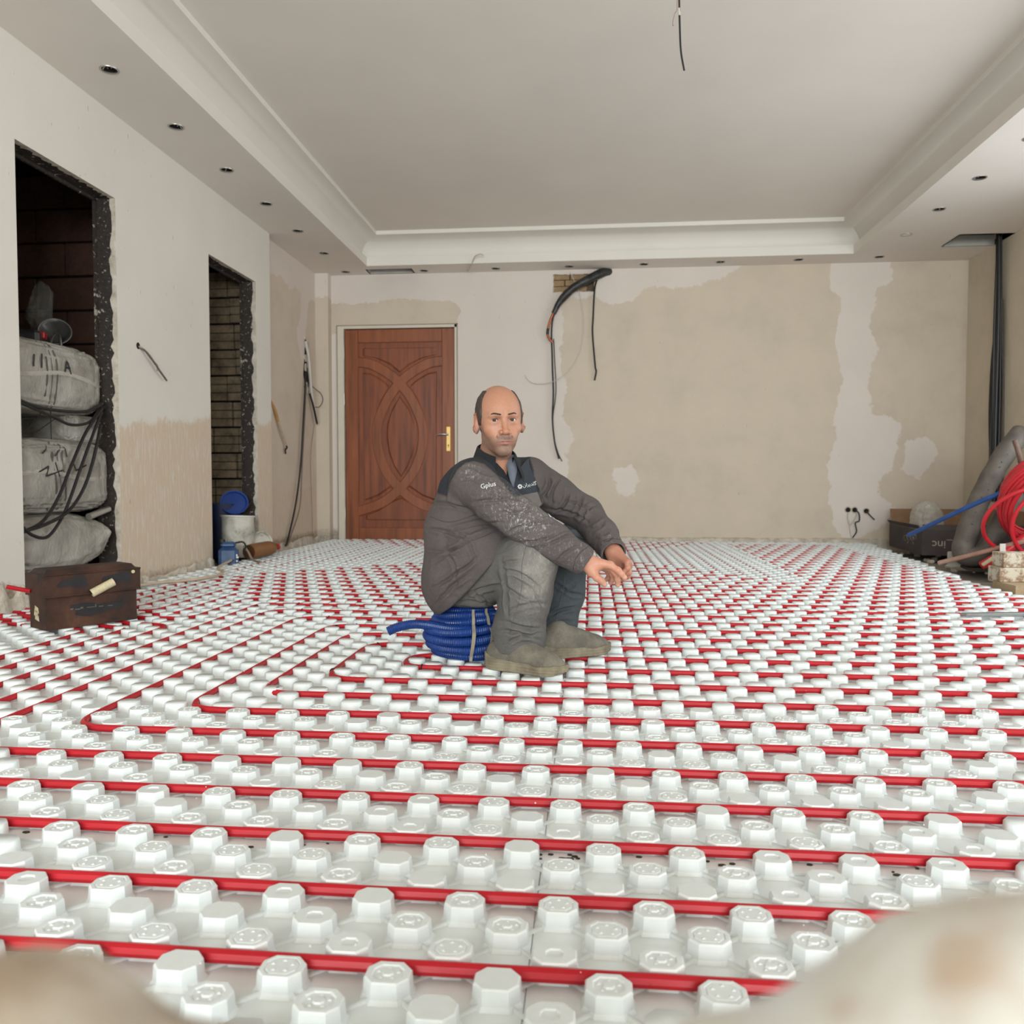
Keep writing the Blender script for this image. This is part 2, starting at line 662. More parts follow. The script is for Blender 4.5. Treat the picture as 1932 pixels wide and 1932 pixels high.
ring = [(HOLE[0], HOLE[2]), (HOLE[1], HOLE[2]), (HOLE[1], HOLE[3]), (HOLE[0], HOLE[3])]
for i in range(4):
    a, b = np.array(ring[i]), np.array(ring[(i + 1) % 4])
    n = 22
    prev = None
    for k in range(n + 1):
        p = a + (b - a) * k / n
        inn = np.array([(HOLE[0] + HOLE[1]) / 2, (HOLE[2] + HOLE[3]) / 2]) - p
        inn = inn / np.linalg.norm(inn) * rg.uniform(.003, .016)
        q = p + inn
        cur = [(p[0], YB, p[1]), (q[0], YB - .002, q[1]), (q[0], YB + .05, q[1])]
        if prev:
            g.add([prev[0], cur[0], cur[1], prev[1]], [(0, 1, 2, 3)])
            g.add([prev[1], cur[1], cur[2], prev[2]], [(0, 1, 2, 3)])
        prev = cur
build('plaster_edge', g, M_rawedge, parent=hb)

# raw strip of rubble where the skirting was torn off
g = Geo()
nx = 260
for (ax, bx, h0, fx) in ((-1.26, XR, .055, lambda t: (t, YB - .012)), ):
    prev = None
    for i in range(nx + 1):
        t = ax + (bx - ax) * i / nx
        h = h0 + .012 * float(fbm(np.array([t * 9, 0, 1.0]), 3, 3))
        d = .010 + .012 * float(fbm(np.array([t * 14, 3, 0]), 3, 5))
        cur = [(t, YB, h), (t, YB - .012 - d, h - .012), (t, YB - .02 - d, ZS)]
        if prev:
            g.add([prev[0], prev[1], cur[1], cur[0]], [(0, 1, 2, 3)])
            g.add([prev[1], prev[2], cur[2], cur[1]], [(0, 1, 2, 3)])
        prev = cur
struct(build('baseboard_back', g, M_rawedge, base=(1, YB, 0)))
g = Geo()
for (ya, yb, x0) in ((2.6, 3.515, XL), (4.30, 5.40, XL), (6.19, 6.44, XL), (6.475, 7.75, XW2)):
    prev = None
    n = int((yb - ya) / .02)
    for i in range(n + 1):
        t = ya + (yb - ya) * i / n
        h = .03 + .05 * float(fbm(np.array([t * 6, 2, 1.0]), 4, 9)) + (.10 if ya < 3 and t > 3.3 else 0) * (.6 + .4 * math.sin(t * 40))
        d = .006 + .02 * abs(float(fbm(np.array([t * 11, 3, 0]), 3, 15)))
        cur = [(x0, t, h + .01), (x0 + d, t, h), (x0 + d * 1.6, t, (h + ZS) / 2), (x0 + d * 2.2, t, ZS)]
        if prev:
            for q in range(3):
                g.add([prev[q], prev[q + 1], cur[q + 1], cur[q]], [(0, 3, 2, 1)])
        prev = cur
struct(build('baseboard_left', g, M_rawedge, base=(XL, 5, 0)))

# ================================================================== right wall with the added side window, front wall with the big window
SW = (1.3, 5.7, .5, 2.4)
v, f, uv = grid_plate(lambda u, w: np.stack([np.full_like(u, XR), u, w], 1)[:, [0, 1, 2]], cuts(YF, YB, .08, SW[:2]), cuts(ZS, ZC + .4, .08, SW[2:] + (ZC,)), [SW])
f = [q[::-1] for q in f]
wrt = struct(link_mesh('wall_right', v, f, M_wall_right, base=(XR, 0, 0)))
attr(wrt, 'patch', (uv[:, 0] < 5.5) * 1.0 - .5 - .3 * (abs(uv[:, 0] - 6.9) > .2))
attr(wrt, 'low', np.full(len(uv), -1.0))
attr(wrt, 'foot', .05 - uv[:, 1])
FW = (-2.35, 3.15, .4, 2.55)
v, f, uv = grid_plate(lambda u, w: np.stack([u, np.full_like(u, YF), w], 1), cuts(XL, XR, .2, FW[:2]), cuts(ZS, ZT, .2, FW[2:]), [FW])
wf = struct(link_mesh('wall_front', v, [q[::-1] for q in f], M_wall_left, base=(0, YF, 0)))
attr(wf, 'patch', np.full(len(uv), .5)); attr(wf, 'low', np.full(len(uv), -1)); attr(wf, 'foot', np.full(len(uv), -1))
M_alu = plain('window_aluminium', (200, 200, 198), .4, .03, 5, metal=.3)


def window(name, T, a, b, c, d, nm):
    g = Geo()
    def bar(u0, u1, w0, w1):
        p, q = T(u0, w0, -.03), T(u1, w1, .03)
        g.box(np.minimum(p, q), np.maximum(p, q))
    bar(a, b, c, c + .05); bar(a, b, d - .05, d); bar(a, a + .05, c, d); bar(b - .05, b, c, d)
    for k in range(1, nm):
        u = a + (b - a) * k / nm
        bar(u - .025, u + .025, c, d)
    struct(build(name, g, M_alu))


window('window_1', lambda u, w, o: np.array([u, YF + o, w]), *FW, 4)
window('window_added', lambda u, w, o: np.array([XR + o, u, w]), *SW, 3)  # unseen window, added to spread light deeper into the room

# ================================================================== ceiling: soffit border, lip, cove, raised field
TX0, TX1, TY0, TY1 = -2.085, 2.325, -1.6, 7.53      # tray at the lip
SP_L = [(-2.347, 3.787 + .645 * i - .64 * 12) for i in range(0, 19)]
SP_B = [(-1.587 + .695 * i, 7.745 - .012 * i) for i in range(0, 6)] + [(2.590, 7.653)]
SP_R = [(2.575, 7.653 - .655 - .628 * i) for i in range(0, 19)]
SPOTS = [p for p in SP_L + SP_B + SP_R if p[1] > YF + .3]
RS = .040
HL = (-2.125, -1.700, 7.668, 7.815)       # access cut-out at the back left
HR = (3.015, XR, 7.04, 7.375)             # cut-out at the right wall


def soffit(u0, u1, v0, v1, rects, spots):
    us, vs = [u0, u1], [v0, v1]
    for a, b, c, d in rects:
        us += [a, b]; vs += [c, d]
    for (x, y) in spots:
        us += [x - .06, x + .06]; vs += [y - .06, y + .06]
    return grid_plate(lambda u, w: np.stack([u, w, np.full_like(u, ZC)], 1), np.array(us), np.array(vs), rects, [(x, y, RS) for x, y in spots])


allv, allf = [], []
near = lambda p, lo, hi: lo[0] < p[0] < hi[0] and lo[1] < p[1] < hi[1]
strips = [(XW2 - .02, TX0, YF, 7.60, []), (TX1, XR + .02, YF, 7.60, [HR])]
for (a, b, c, d, rects) in strips:
    sp = [p for p in SPOTS if a < p[0] < b and c < p[1] - .06 and p[1] + .06 < d]
    v, f, _ = soffit(a, b, c, d, rects, sp)
    n0 = len(allv)
    allv += v; allf += [tuple(i + n0 for i in q[::-1]) for q in f]
v, f, _ = soffit(TX0, TX1, TY1, 7.60, [], [])
n0 = len(allv); allv += v; allf += [tuple(i + n0 for i in q[::-1]) for q in f]
v, f, _ = soffit(TX0, TX1, YF, TY0, [], [])
n0 = len(allv); allv += v; allf += [tuple(i + n0 for i in q[::-1]) for q in f]
# the back strip is cut cell by cell: each spotlight keeps its own column
cols = [XW2 - .02]
back_sp = sorted([(-2.349, 7.721)] + SP_B)
y0b = 7.60
segs = []
for (x, y) in back_sp:
    segs.append(('s', x - .06, x + .06, y))
segs.append(('h', HL[0], HL[1], None))
segs.sort(key=lambda q: q[1])
x = XW2 - .02
for kind, a, b, y in segs:
    if a > x:
        segs_fill = (x, a)
        v, f, _ = grid_plate(lambda u, w: np.stack([u, w, np.full_like(u, ZC)], 1), np.array(segs_fill), np.array([y0b, YB]))
        n0 = len(allv); allv += v; allf += [tuple(i + n0 for i in q[::-1]) for q in f]
    if kind == 's':
        yy = max(y, y0b + .06)
        v, f, _ = grid_plate(lambda u, w: np.stack([u, w, np.full_like(u, ZC)], 1), np.array([a, b]), np.array([y0b, yy - .06, yy + .06, YB]), (), [((a + b) / 2, yy, RS)])
    else:
        v, f, _ = grid_plate(lambda u, w: np.stack([u, w, np.full_like(u, ZC)], 1), np.array([a, b]), np.array([y0b, HL[2], HL[3], YB]), [HL])
    n0 = len(allv); allv += v; allf += [tuple(i + n0 for i in q[::-1]) for q in f]
    x = b
v, f, _ = grid_plate(lambda u, w: np.stack([u, w, np.full_like(u, ZC)], 1), np.array([x, XR + .02]), np.array([y0b, YB]))
n0 = len(allv); allv += v; allf += [tuple(i + n0 for i in q[::-1]) for q in f]
ceil = struct(link_mesh('ceiling', allv, allf, M_ceiling, base=(0, 3, ZC)))

# moulding profile, swept round the tray as a mitred rectangle: (inward offset, height)
LIP = [(0, ZC), (0, ZC + .078), (-.075, ZC + .080)]
COVE = [(-.075, ZC + .080), (-.075, ZC + .095)] + [(-.075 + .198 * (1 - math.cos(t)), ZC + .095 + .155 * math.sin(t)) for t in np.linspace(.0, PI / 2, 10)]
TRIM = [(.123, ZC + .25), (.123, ZC + .285), (.10, ZC + .285)]


def sweep_rect(prof):
    vs, fs = [], []
    for d, z in prof:
        vs += [(TX0 + d, TY0 + d, z), (TX1 - d, TY0 + d, z), (TX1 - d, TY1 - d, z), (TX0 + d, TY1 - d, z)]
    for i in range(len(prof) - 1):
        for j in range(4):
            k = (j + 1) % 4
            fs.append((4 * i + j, 4 * i + 4 + j, 4 * i + 4 + k, 4 * i + k))
    return vs, fs


v, f = sweep_rect(LIP)
build_lip = link_mesh('lip', v, f, M_ceiling_w, parent=ceil)
v, f = sweep_rect(COVE)
link_mesh('cove', v, f, M_ceiling_w, parent=ceil, smooth=30)
v, f = sweep_rect(TRIM)
link_mesh('moulding', v, f, M_ceiling_w, parent=ceil)
g = Geo().box((TX0 + .06, TY0 + .06, ZC + .285), (TX1 - .06, TY1 - .06, ZC + .36))
build('raised_field', g, M_ceiling, parent=ceil)
# closed roof above, so no daylight leaks through the cut-outs
struct(build('ceiling_slab', Geo().box((XL - 1.6, YF - .3, ZC + .42), (XR + .3, YB + .6, ZC + .55)), M_slab, base=(0, 3, 3.05)))
# plasterboard edges of the two cut-outs
M_board = plain('board_edge', (190, 186, 180), .8, .05, 10)
g = Geo()
for (a, b, c, d) in (HL, HR):
    t = .012
    g.box((a - t, c, ZC), (a, d, ZC + .05)); g.box((b, c, ZC), (b + t, d, ZC + .05))
    g.box((a - t, c - t, ZC), (b + t, c, ZC + .05)); g.box((a - t, d, ZC), (b + t, d + t, ZC + .09))
struct(build('trim_4', g, M_board, base=(0, 7.5, ZC)))
g = Geo()
g.box((XW2 - .05, 7.56, ZC + .30), (TX1 + .5, YB + .02, ZC + .32)); g.box((TX1 + .3, 6.6, ZC + .30), (XR + .1, YB + .02, ZC + .32))
struct(build('cutout_dark', g, M_dark, base=(0, 7.5, ZC + .3)))  # near-black sheet stands in for the shade above the cut-outs

# ================================================================== dark closets behind the two openings
M_block = dusty('dark_block', (112, 78, 64), (80, 56, 47), .7, .95, 5, bump=.5)
M_block2 = dusty('closet_tile', (158, 138, 112), (74, 64, 54), .75, .95, 9, bump=.7)
X_IN = -4.15
g = Geo()
g.box((X_IN - .1, 2.9, ZS), (X_IN, 6.6, 2.75))
g.box((X_IN, 2.8, ZS), (XL - WT, 2.9, 2.75))
g.box((X_IN, 2.9, 2.65), (XL - WT, 6.6, 2.75))
g.box((X_IN, 6.42, ZS), (XL - WT, 6.52, 2.75))
g.box((X_IN, 5.02, ZS), (XL - WT, 5.12, 2.75))
g.box((XL - WT, 2.85, 2.2), (XL - .03, 6.5, 2.75))
closet = struct(build('wall_closet', g, M_dark, base=(-3.4, 5, 0)))
rg = random.Random(3)
for r_ in range(12):                       # big dark blocks, seen in the first opening
    for c_ in range(5):
        w_ = .40
        x0 = XL - WT - .02 - (c_ + 1) * (w_ + .012) + (.2 if r_ % 2 else 0)
        x1 = min(x0 + w_, XL - WT - .004)
        if x1 - x0 < .03 or x0 < X_IN - .3:
            continue
        z0 = ZS + .02 + r_ * .217
        build('block', Geo().box((max(x0, X_IN), 4.985 + rg.uniform(-.006, .006), z0), (x1, 5.03, z0 + .203), bev=.006), M_block, parent=closet)
for r_ in range(11):                       # hollow clay tiles laid with wide dark joints, second opening
    z0 = ZS + .05 + r_ * .208
    off = rg.uniform(0, .2)
    for c_ in range(5):
        x0 = XL - WT - .005 - (c_ + 1) * .215 + off
        x1 = min(x0 + .207, XL - WT - .004)
        if x1 - x0 < .02:
            continue
        fy = 6.345 + rg.uniform(-.022, .012)
        for b_ in range(3):                # each tile face shows three bands
            zb = z0 + b_ * .066
            build('tile', Geo().box((x0, fy + rg.uniform(-.004, .004), zb), (x1, 6.43, zb + .062), bev=.005), M_block2, parent=closet)
# ================================================================== foam panels with knobs, and the red pipes between them
SX, SY, KY0 = .1285, .05707, 1.0825
PX0, PW, PD, PY0 = -.0723, 8 * .1285, 12 * .05707, 1.2822
KH = .0236

m = NT('foam_panel_white')
n1 = m.noise(9, 4)
col = m.ramp(n1, [(.3, lin((222, 227, 226))), (.7, lin((234, 238, 237)))])
dirt = m.ramp(m.noise(70, 4, .7), [(.70, 0), (.78, .25)])
m.bump(m.noise(420, 2), .12, .001)
M_foam = m.done(m.mix(dirt, col, lin((196, 188, 178))), .42, Specular_IOR_Level=.45)
m = NT('foam_film')
col = m.ramp(m.noise(14, 4), [(.3, lin((219, 224, 223))), (.7, lin((232, 236, 236)))])
m.bump(m.noise(230, 3, .6), .25, .0015)
M_film = m.done(col, .30, Specular_IOR_Level=.6)

rg = random.Random(21)


def edge_x(y):
    """where the panels stop beside the junk along the right wall"""
    return 2.5 if y < 4.2 else 2.19 + .14 * max(y - 4.7, 0)


PANELS = {}
for i in range(-3, 3):
    for j in range(-2, 10):
        x0, x1 = PX0 + PW * i, PX0 + PW * (i + 1)
        y0, y1 = PY0 + PD * j, PY0 + PD * (j + 1)
        x0, x1 = max(x0, XL + .03), min(x1, 2.50)
        y0, y1 = max(y0, .0), min(y1, YB - .05)
        x1 = min(x1, edge_x((y0 + y1) / 2))
        if x1 - x0 < .1 or y1 - y0 < .1:
            continue
        g = Geo()
        t = .0004
        g.box((x0 + t, y0 + t, ZS + .001), (x1 - t, y1 - t, rg.uniform(-.0012, 0.0)), bev=.0008)
        o = build('panel', g, M_foam, parent=floor)
        PANELS[(i, j)] = o


def knob_geo(kind, rich):
    """an octagonal stud: flared foot, tapered sides, rounded shoulder, moulded top"""
    hx, hy = .0282, .0232
    def oct_(sc, z, dx=0.0):
        ax, ay = hx * sc + dx, hy * sc + dx
        c = .42
        return [(ax, -ay * c, z), (ax, ay * c, z), (ax * .56, ay, z), (-ax * .56, ay, z),
                (-ax, ay * c, z), (-ax, -ay * c, z), (-ax * .56, -ay, z), (ax * .56, -ay, z)]
    rings = [oct_(1.0, -.001, .0035), oct_(1.0, .004), oct_(.955, KH - .0022), oct_(.89, KH)]
    if rich and kind == 1:
        rings += [oct_(.66, KH), oct_(.60, KH - .0018), oct_(.25, KH - .0018), oct_(.2, KH)]
    elif rich and kind == 2:
        rings += [oct_(.74, KH), oct_(.69, KH - .0016), oct_(.62, KH)]
    elif rich and kind == 3:
        rings += [oct_(.40, KH), oct_(.34, KH - .002)]
    v = [p for r in rings for p in r]
    f = []
    k = len(rings)
    for a in range(k - 1):
        for b in range(8):
            c = (b + 1) % 8
            f.append((a * 8 + b, a * 8 + c, (a + 1) * 8 + c, (a + 1) * 8 + b))
    f.append(tuple(range((k - 1) * 8, k * 8)))
    if rich and kind in (1, 2):               # moulded marks on the top
        r2 = random.Random(kind)
        for q in range(5):
            an = q * 2 * PI / 5 + .3
            x, y = .0125 * math.cos(an), .0105 * math.sin(an)
            b0 = len(v)
            z = KH - (.0018 if kind == 1 else 0)
            w, h = .0028, .0018
            v += [(x - w, y - h, z), (x + w, y - h, z), (x + w, y + h, z), (x - w, y + h, z), (x, y, z + .0016)]
            f += [(b0, b0 + 1, b0 + 4), (b0 + 1, b0 + 2, b0 + 4), (b0 + 2, b0 + 3, b0 + 4), (b0 + 3, b0, b0 + 4)]
    return np.array(v), f


KM = []
for kind in range(4):
    v, f = knob_geo(kind, True)
    me = bpy.data.meshes.new('knob')
    me.from_pydata(v.tolist(), [], f)
    me.materials.append(M_film)
    KM.append(me)
pos = []
for j in range(int((.05 - KY0) / SY), int((YB - .09 - KY0) / SY) + 1):
    y = KY0 + j * SY
    x0 = -.04 + (SX / 2 if j % 2 else 0)
    for i in range(-22, 22):
        x = x0 + i * SX
        if XL + .065 < x < edge_x(y) - .035 and .04 < y:
            pos.append((x, y))
pos = np.array(pos)
# which show largest: nearest to the lens and inside the frame
cy, sy_ = math.cos(YAW), math.sin(YAW)
fw = np.array([-sy_ * math.cos(PITCH), cy * math.cos(PITCH), -math.sin(PITCH)])
rt = np.array([cy, sy_, 0])
upv = np.cross(rt, fw)
V = np.concatenate([pos, np.full((len(pos), 1), .02)], 1) - np.array([0, 0, .6])
zc = V @ fw
inf = (zc > .1) & (abs(V @ rt) < .62 * zc) & (-(V @ upv) < .625 * zc)
order = np.argsort(np.where(inf, zc, 99))
single = set(order[:300].tolist())
kr = random.Random(4)
for q in single:
    x, y = pos[q]
    i, j = math.floor((x - PX0) / PW), math.floor((y - PY0) / PD)
    par = PANELS.get((i, j))
    o = bpy.data.objects.new('knob', KM[kr.choice((0, 1, 1, 2, 2, 3))])
    COL.objects.link(o)
    o.parent = par
    o.location = (x - par['_org'][0] , y - par['_org'][1], 0)
rest = np.array([q for q in range(len(pos)) if q not in single])
vall, fall, n0 = [], [], 0
kinds = RNG.integers(0, 4, len(rest))
for kind in range(4):
    sel = pos[rest[kinds == kind]]
    # distant studs keep the outline but not the fine top marks
    v, f = knob_geo(kind, False)
    quads = np.array([q for q in f if len(q) == 4])
    top = [q for q in f if len(q) == 8][0]
    quads = np.concatenate([quads, [(top[0], top[1], top[2], top[3]), (top[0], top[3], top[4], top[7]), (top[4], top[5], top[6], top[7])]])
    k = len(v)
    vv = v[None] + np.concatenate([sel, np.zeros((len(sel), 1))], 1)[:, None]
    vall.append(vv.reshape(-1, 3))
    fall.append((quads[None] + (np.arange(len(sel)) * k)[:, None, None]).reshape(-1, 4) + n0)
    n0 += k * len(sel)
o = link_mesh('knobs', np.concatenate(vall), np.concatenate(fall), M_film, parent=floor)
o['kind'] = 'stuff'

# low ridges that join each stud to its diagonal neighbours
vv, ff = [], []
b = 0
for (x, y) in pos:
    if y > 4.6:
        continue
    for sx in (1, -1):
        x1, y1 = x + sx * SX / 2, y - SY
        d = np.array([x1 - x, y1 - y]); d /= np.linalg.norm(d)
        n = np.array([-d[1], d[0]]) * .0032
        a, c = np.array([x, y]) + d * .022, np.array([x1, y1]) - d * .022
        for p in (a, c):
            vv += [(p[0] - n[0], p[1] - n[1], -.001), (p[0], p[1], .0042), (p[0] + n[0], p[1] + n[1], -.001)]
        ff += [(b, b + 3, b + 4, b + 1), (b + 1, b + 4, b + 5, b + 2)]
        b += 6
o = link_mesh('ridges', np.array(vv), np.array(ff), M_foam, parent=floor)
o['kind'] = 'stuff'
# the panels' tongue joint: a flat white lip with dark scuffs, and crumbs along the joints
g = Geo()
for x in np.arange(-2.55, 2.45, .1285):
    g.box((x, PY0 - .036, -.001), (x + .127, PY0 - .003, .0035))
o = build('joint_lip', g, M_foam, parent=floor)
M_crumb = plain('dark_crumb', (58, 52, 48), .9, .3, 40)
g = Geo()
for k in range(46):
    x, y = rg.uniform(-1.1, 1.1), PY0 - rg.uniform(.006, .034)
    if k > 30:
        x, y = rg.gauss(-.02, .05), PY0 - rg.uniform(.006, .03)
    s = rg.uniform(.0012, .004)
    g.prism([(x + s * 1.8 * math.cos(t), y + s * math.sin(t)) for t in (0, 1.1, 2.4, 3.6, 5)], .003, .0055)
o = build('scuffs', g, M_crumb, parent=floor)
o['kind'] = 'stuff'
g = Geo()
for k in range(260):
    y = rg.uniform(.9, 2.6)
    x = rg.uniform(-.62, .6) * y
    s = rg.uniform(.0008, .0019)
    g.lathe([(0, -s), (s, 0), (0, s)], (x, y, .0015 if k % 3 else KH), 5)
o = build('foam_crumbs', g, M_foam, parent=floor)
o['kind'] = 'stuff'

# ------------------------------------------------------------------ red pipes
m = NT('red_pipe')
n1 = m.noise(5, 4)
col = m.ramp(n1, [(.3, lin((172, 16, 30))), (.7, lin((190, 24, 38)))])
pr = m.ramp(m.noise(1.0, 3, .6, vec=m.scaled((160, 160, 60))), [(.70, 0), (.74, .5)])
M_pipe = m.done(m.mix(pr, col, lin((120, 14, 26))), .42, Specular_IOR_Level=.35)
M_clip = plain('black_clip', (26, 24, 24), .5, .1, 20)
PR, PZ = .0087, .0136


def rounded(pts, r=.075, n=7):
    P = [np.array(p, float) for p in pts]
    out = [P[0]]
    for a, b, c in zip(P, P[1:], P[2:]):
        u, w = a - b, c - b
        lu, lw = np.linalg.norm(u), np.linalg.norm(w)
        q = min(r, lu * .49, lw * .49)
        s, e = b + u / lu * q, b + w / lw * q
        for t in np.linspace(0, 1, n):
            out.append((1 - t) ** 2 * s + 2 * t * (1 - t) * b + t * t * e)
    out.append(P[-1])
    return np.array(out)


def pipe(pts, label, group, r=.085, clips=(), wob=.0016):
    P = rounded(pts, r)
    # resample so that long runs can sag and waver a little
    d = np.concatenate([[0], np.cumsum(np.linalg.norm(np.diff(P, axis=0), axis=1))])
    n = max(int(d[-1] / .035), 8)
    t = np.unique(np.concatenate([np.linspace(0, d[-1], n), d]))
    Q = np.stack([np.interp(t, d, P[:, k]) for k in range(2)], 1)
    w = np.stack([vnoise(np.stack([t * 3, np.full_like(t, 7.1 * k + len(label)), t * 0], 1), 5 + k) for k in range(2)], 1) * wob
    Q3 = np.concatenate([Q + w, np.full((len(Q), 1), PZ)], 1)
    g = Geo().tube(Q3, PR, 8)
    o = build('heating_pipe', g, M_pipe, smooth=40)
    tag(o, label, 'pipe', group)
    for (cx, cy_, ang) in clips:
        c, s = math.cos(ang), math.sin(ang)
        arc = [(cx - s * .0098 * math.cos(a), cy_ + c * .0098 * math.cos(a), PZ + .0098 * math.sin(a)) for a in np.linspace(-.5, PI + .5, 10)]
        build('clip', Geo().tube(arc, .0022, 6), M_clip, parent=o)
    return o


E_R = 2.36
LOOPS = [(-.586, 2.481, 2.652), (-.779, 2.310, 2.823), (-.9075, 2.139, 2.995), (-1.036, 1.967, 3.166), (-1.229, 1.796, 3.337), (-1.4215, 1.625, 3.508), (-1.55, 1.454, 3.69)]
NAMES = ['innermost red loop, passing right under the blue hose coil', 'red pipe loop second from the blue coil, with a black clip at its bend',
         'red pipe loop third out from the blue coil', 'red pipe loop fourth out from the blue coil, its bend wholly in view',
         'red pipe loop fifth out from the blue coil, bend at lower left', 'red pipe loop sixth out from the blue coil, bend cut by the left frame edge',
         'red pipe loop seventh out, its bend beyond the left frame edge']
CL = [[(-.52, 2.481, 0)], [(-.779, 2.40, PI / 2), (-.745, 2.80, .7)], [(-.862, 2.165, -.7)], [(-.93, 3.166, 0), (-1.0, 3.13, .8)],
      [(-1.10, 3.337, 0), (-1.21, 3.28, 1.2)], [(-1.28, 3.508, 0), (-1.4215, 3.38, PI / 2)], [(-1.36, 3.69, 0), (-1.53, 3.60, 1.2)]]
for (lx, yb, yt), nm, cl in zip(LOOPS, NAMES, CL):
    pipe([(E_R, yb), (lx, yb), (lx, yt), (E_R, yt)], nm, 'nested red pipe loops', .10, cl)
for k, (lx, y, yh, nm) in enumerate(((-1.6785, 1.2825, 3.10, 'red pipe run third from the camera, hooking left beside the toolbox'),
                                     (-1.807, 1.1113, 3.03, 'red pipe run second from the camera, hooking left at the toolbox'),
                                     (-1.9355, .9401, 2.96, 'red pipe run nearest the camera, hooking left before the toolbox'))):
    pipe([(E_R, y), (lx, y), (lx, yh), (-2.30 - .02 * k, yh + .12), (-2.53, yh + .14)], nm, 'red pipe runs in the foreground', .07)
sup = [(-1.6785, 3.25, 3.851), (-1.807, 3.33, 4.022), (-1.9355, 3.41, 4.193), (-2.064, 3.49, 4.364), (-2.1925, 3.57, 4.535), (-2.30, 3.65, 4.69)]
ords = ['nearest the camera', 'second nearest the camera', 'third nearest the camera', 'fourth nearest the camera', 'fifth nearest the camera', 'farthest from the camera']
for k, ((lx, y0, y1), w) in enumerate(zip(sup, ords)):
    pipe([(-2.54, y0 + .02), (lx, y0 + .02), (lx, y1), (2.14 if y1 > 4.1 else E_R, y1)], 'red pipe from the first doorway, the straight run behind the man ' + w, 'red pipes from the doorway', .08,
         [(lx + .12 + .1 * k, y1, 0)] if k < 4 else [], )
ords = ['outermost', 'second', 'third', 'fourth', 'fifth', 'sixth', 'innermost']
for k in range(7):
    x0, x1 = -2.30 + .1285 * k * 1.5, 1.075 - .1285 * k
    y0, y1 = 4.877 + .1712 * k, 7.616 - .1712 * k
    pipe([(x0 + .25, y0), (x1, y0), (x1, y1), (x0, y1), (x0, y0 + .17)], ords[k] + ' ring of the nested red pipes in front of the door', 'nested red rings by the door', .08)
rows = [4.877 + .1712 * k for k in range(16)]
pts = []
for k, y in enumerate(rows):
    a, b_ = (1.24, 2.17) if k % 2 == 0 else (2.17, 1.24)
    pts += [(a, y), (b_, y)]
pipe(pts, 'red pipe snaking back and forth by the cardboard box', None, .08)
# ================================================================== carved wooden door
m = NT('door_wood')
n1 = m.noise(1.0, 6, .62, vec=m.scaled((16, 16, 1.3)))
n2 = m.noise(1.0, 5, .6, vec=m.scaled((95, 95, 3.0)))
c1 = m.ramp(n1, [(.28, lin((112, 58, 29))), (.5, lin((142, 77, 42))), (.72, lin((156, 88, 50)))])
c2 = m.ramp(n2, [(.35, (.86, .85, .84)), (.6, (1.04, 1.04, 1.04))])
m.bump(n2, .12, .002)
M_wood = m.done(m.mix(1.0, c1, c2, 'MULTIPLY'), .42)
m = NT('door_wood_dark')
c1 = m.ramp(m.noise(1.0, 6, .62, vec=m.scaled((22, 22, 1.6))), [(.28, lin((94, 46, 24))), (.5, lin((130, 68, 38))), (.72, lin((150, 80, 46)))])
M_wood2 = m.done(c1, .45)
M_brass = plain('brass', (190, 160, 100), .3, .08, 20, metal=.85)
M_steel = plain('brushed_steel', (188, 186, 182), .3, .05, 20, metal=.9)

DX0, DY = -2.405, YB + .035


def D(u, w, o=0.0):
    """door face coordinates: u across, w up, o towards the room"""
    return (DX0 + u, DY - o, .005 + w)


DW, DH = 1.09, 2.075
door = struct(build('door_1', Geo().box(D(0, DH, -.045), D(DW, 0, .0)), M_wood2, base=D(DW / 2, 0)))
door['label'] = 'carved reddish wooden door with crossed arches and a brass handle'


def dbox(name, u0, u1, w0, w1, o0, o1, mat, bev=.004):
    lo, hi = D(u0, w0, o1), D(u1, w1, o0)
    return build(name, Geo().box(lo, hi, bev=bev), mat, parent=door)


dbox('stile', 0, .128, 0, DH, 0, .020, M_wood)
dbox('stile', DW - .122, DW, 0, DH, 0, .020, M_wood)
dbox('rail', .129, DW - .123, DH - .128, DH, 0, .0195, M_wood)
dbox('rail', .129, DW - .123, 0, .125, 0, .0195, M_wood)


def zpx(x, y):
    return ((x - 203) / 827 * DW, (1845 - y) / 1600 * DH)


def band(pts, w, o0, o1, name):
    c = spline([zpx(*p) for p in pts], 10)
    t = np.gradient(c, axis=0)
    t /= np.linalg.norm(t, axis=1)[:, None]
    n = np.stack([-t[:, 1], t[:, 0]], 1)
    prof = [(-w / 2, 0), (-w / 2, o1 * .6), (-w / 2 + .008, o1), (w / 2 - .008, o1), (w / 2, o1 * .6), (w / 2, 0)]
    vs, fs = [], []
    k = len(prof)
    for p, nn in zip(c, n):
        for a, o in prof:
            u = min(max(p[0] + nn[0] * a, .127), DW - .121)
            q = min(max(p[1] + nn[1] * a, .124), DH - .127)
            vs.append(D(u, q, o))
    for i in range(len(c) - 1):
        for j in range(k - 1):
            fs.append((i * k + j, i * k + j + 1, (i + 1) * k + j + 1, (i + 1) * k + j))
    fs.append(tuple(range(k)))
    return link_mesh(name, vs, fs, M_wood, parent=door)


L = [(285, 488), (380, 500), (470, 540), (560, 600), (625, 662), (690, 745), (745, 850), (785, 960), (793, 1060), (775, 1180), (730, 1300), (670, 1390), (600, 1465), (500, 1545), (400, 1590), (290, 1625)]
band(L, .100, 0, .0185, 'arch')
band([(1230 - x, y) for x, y in L], .100, 0, .0170, 'arch')


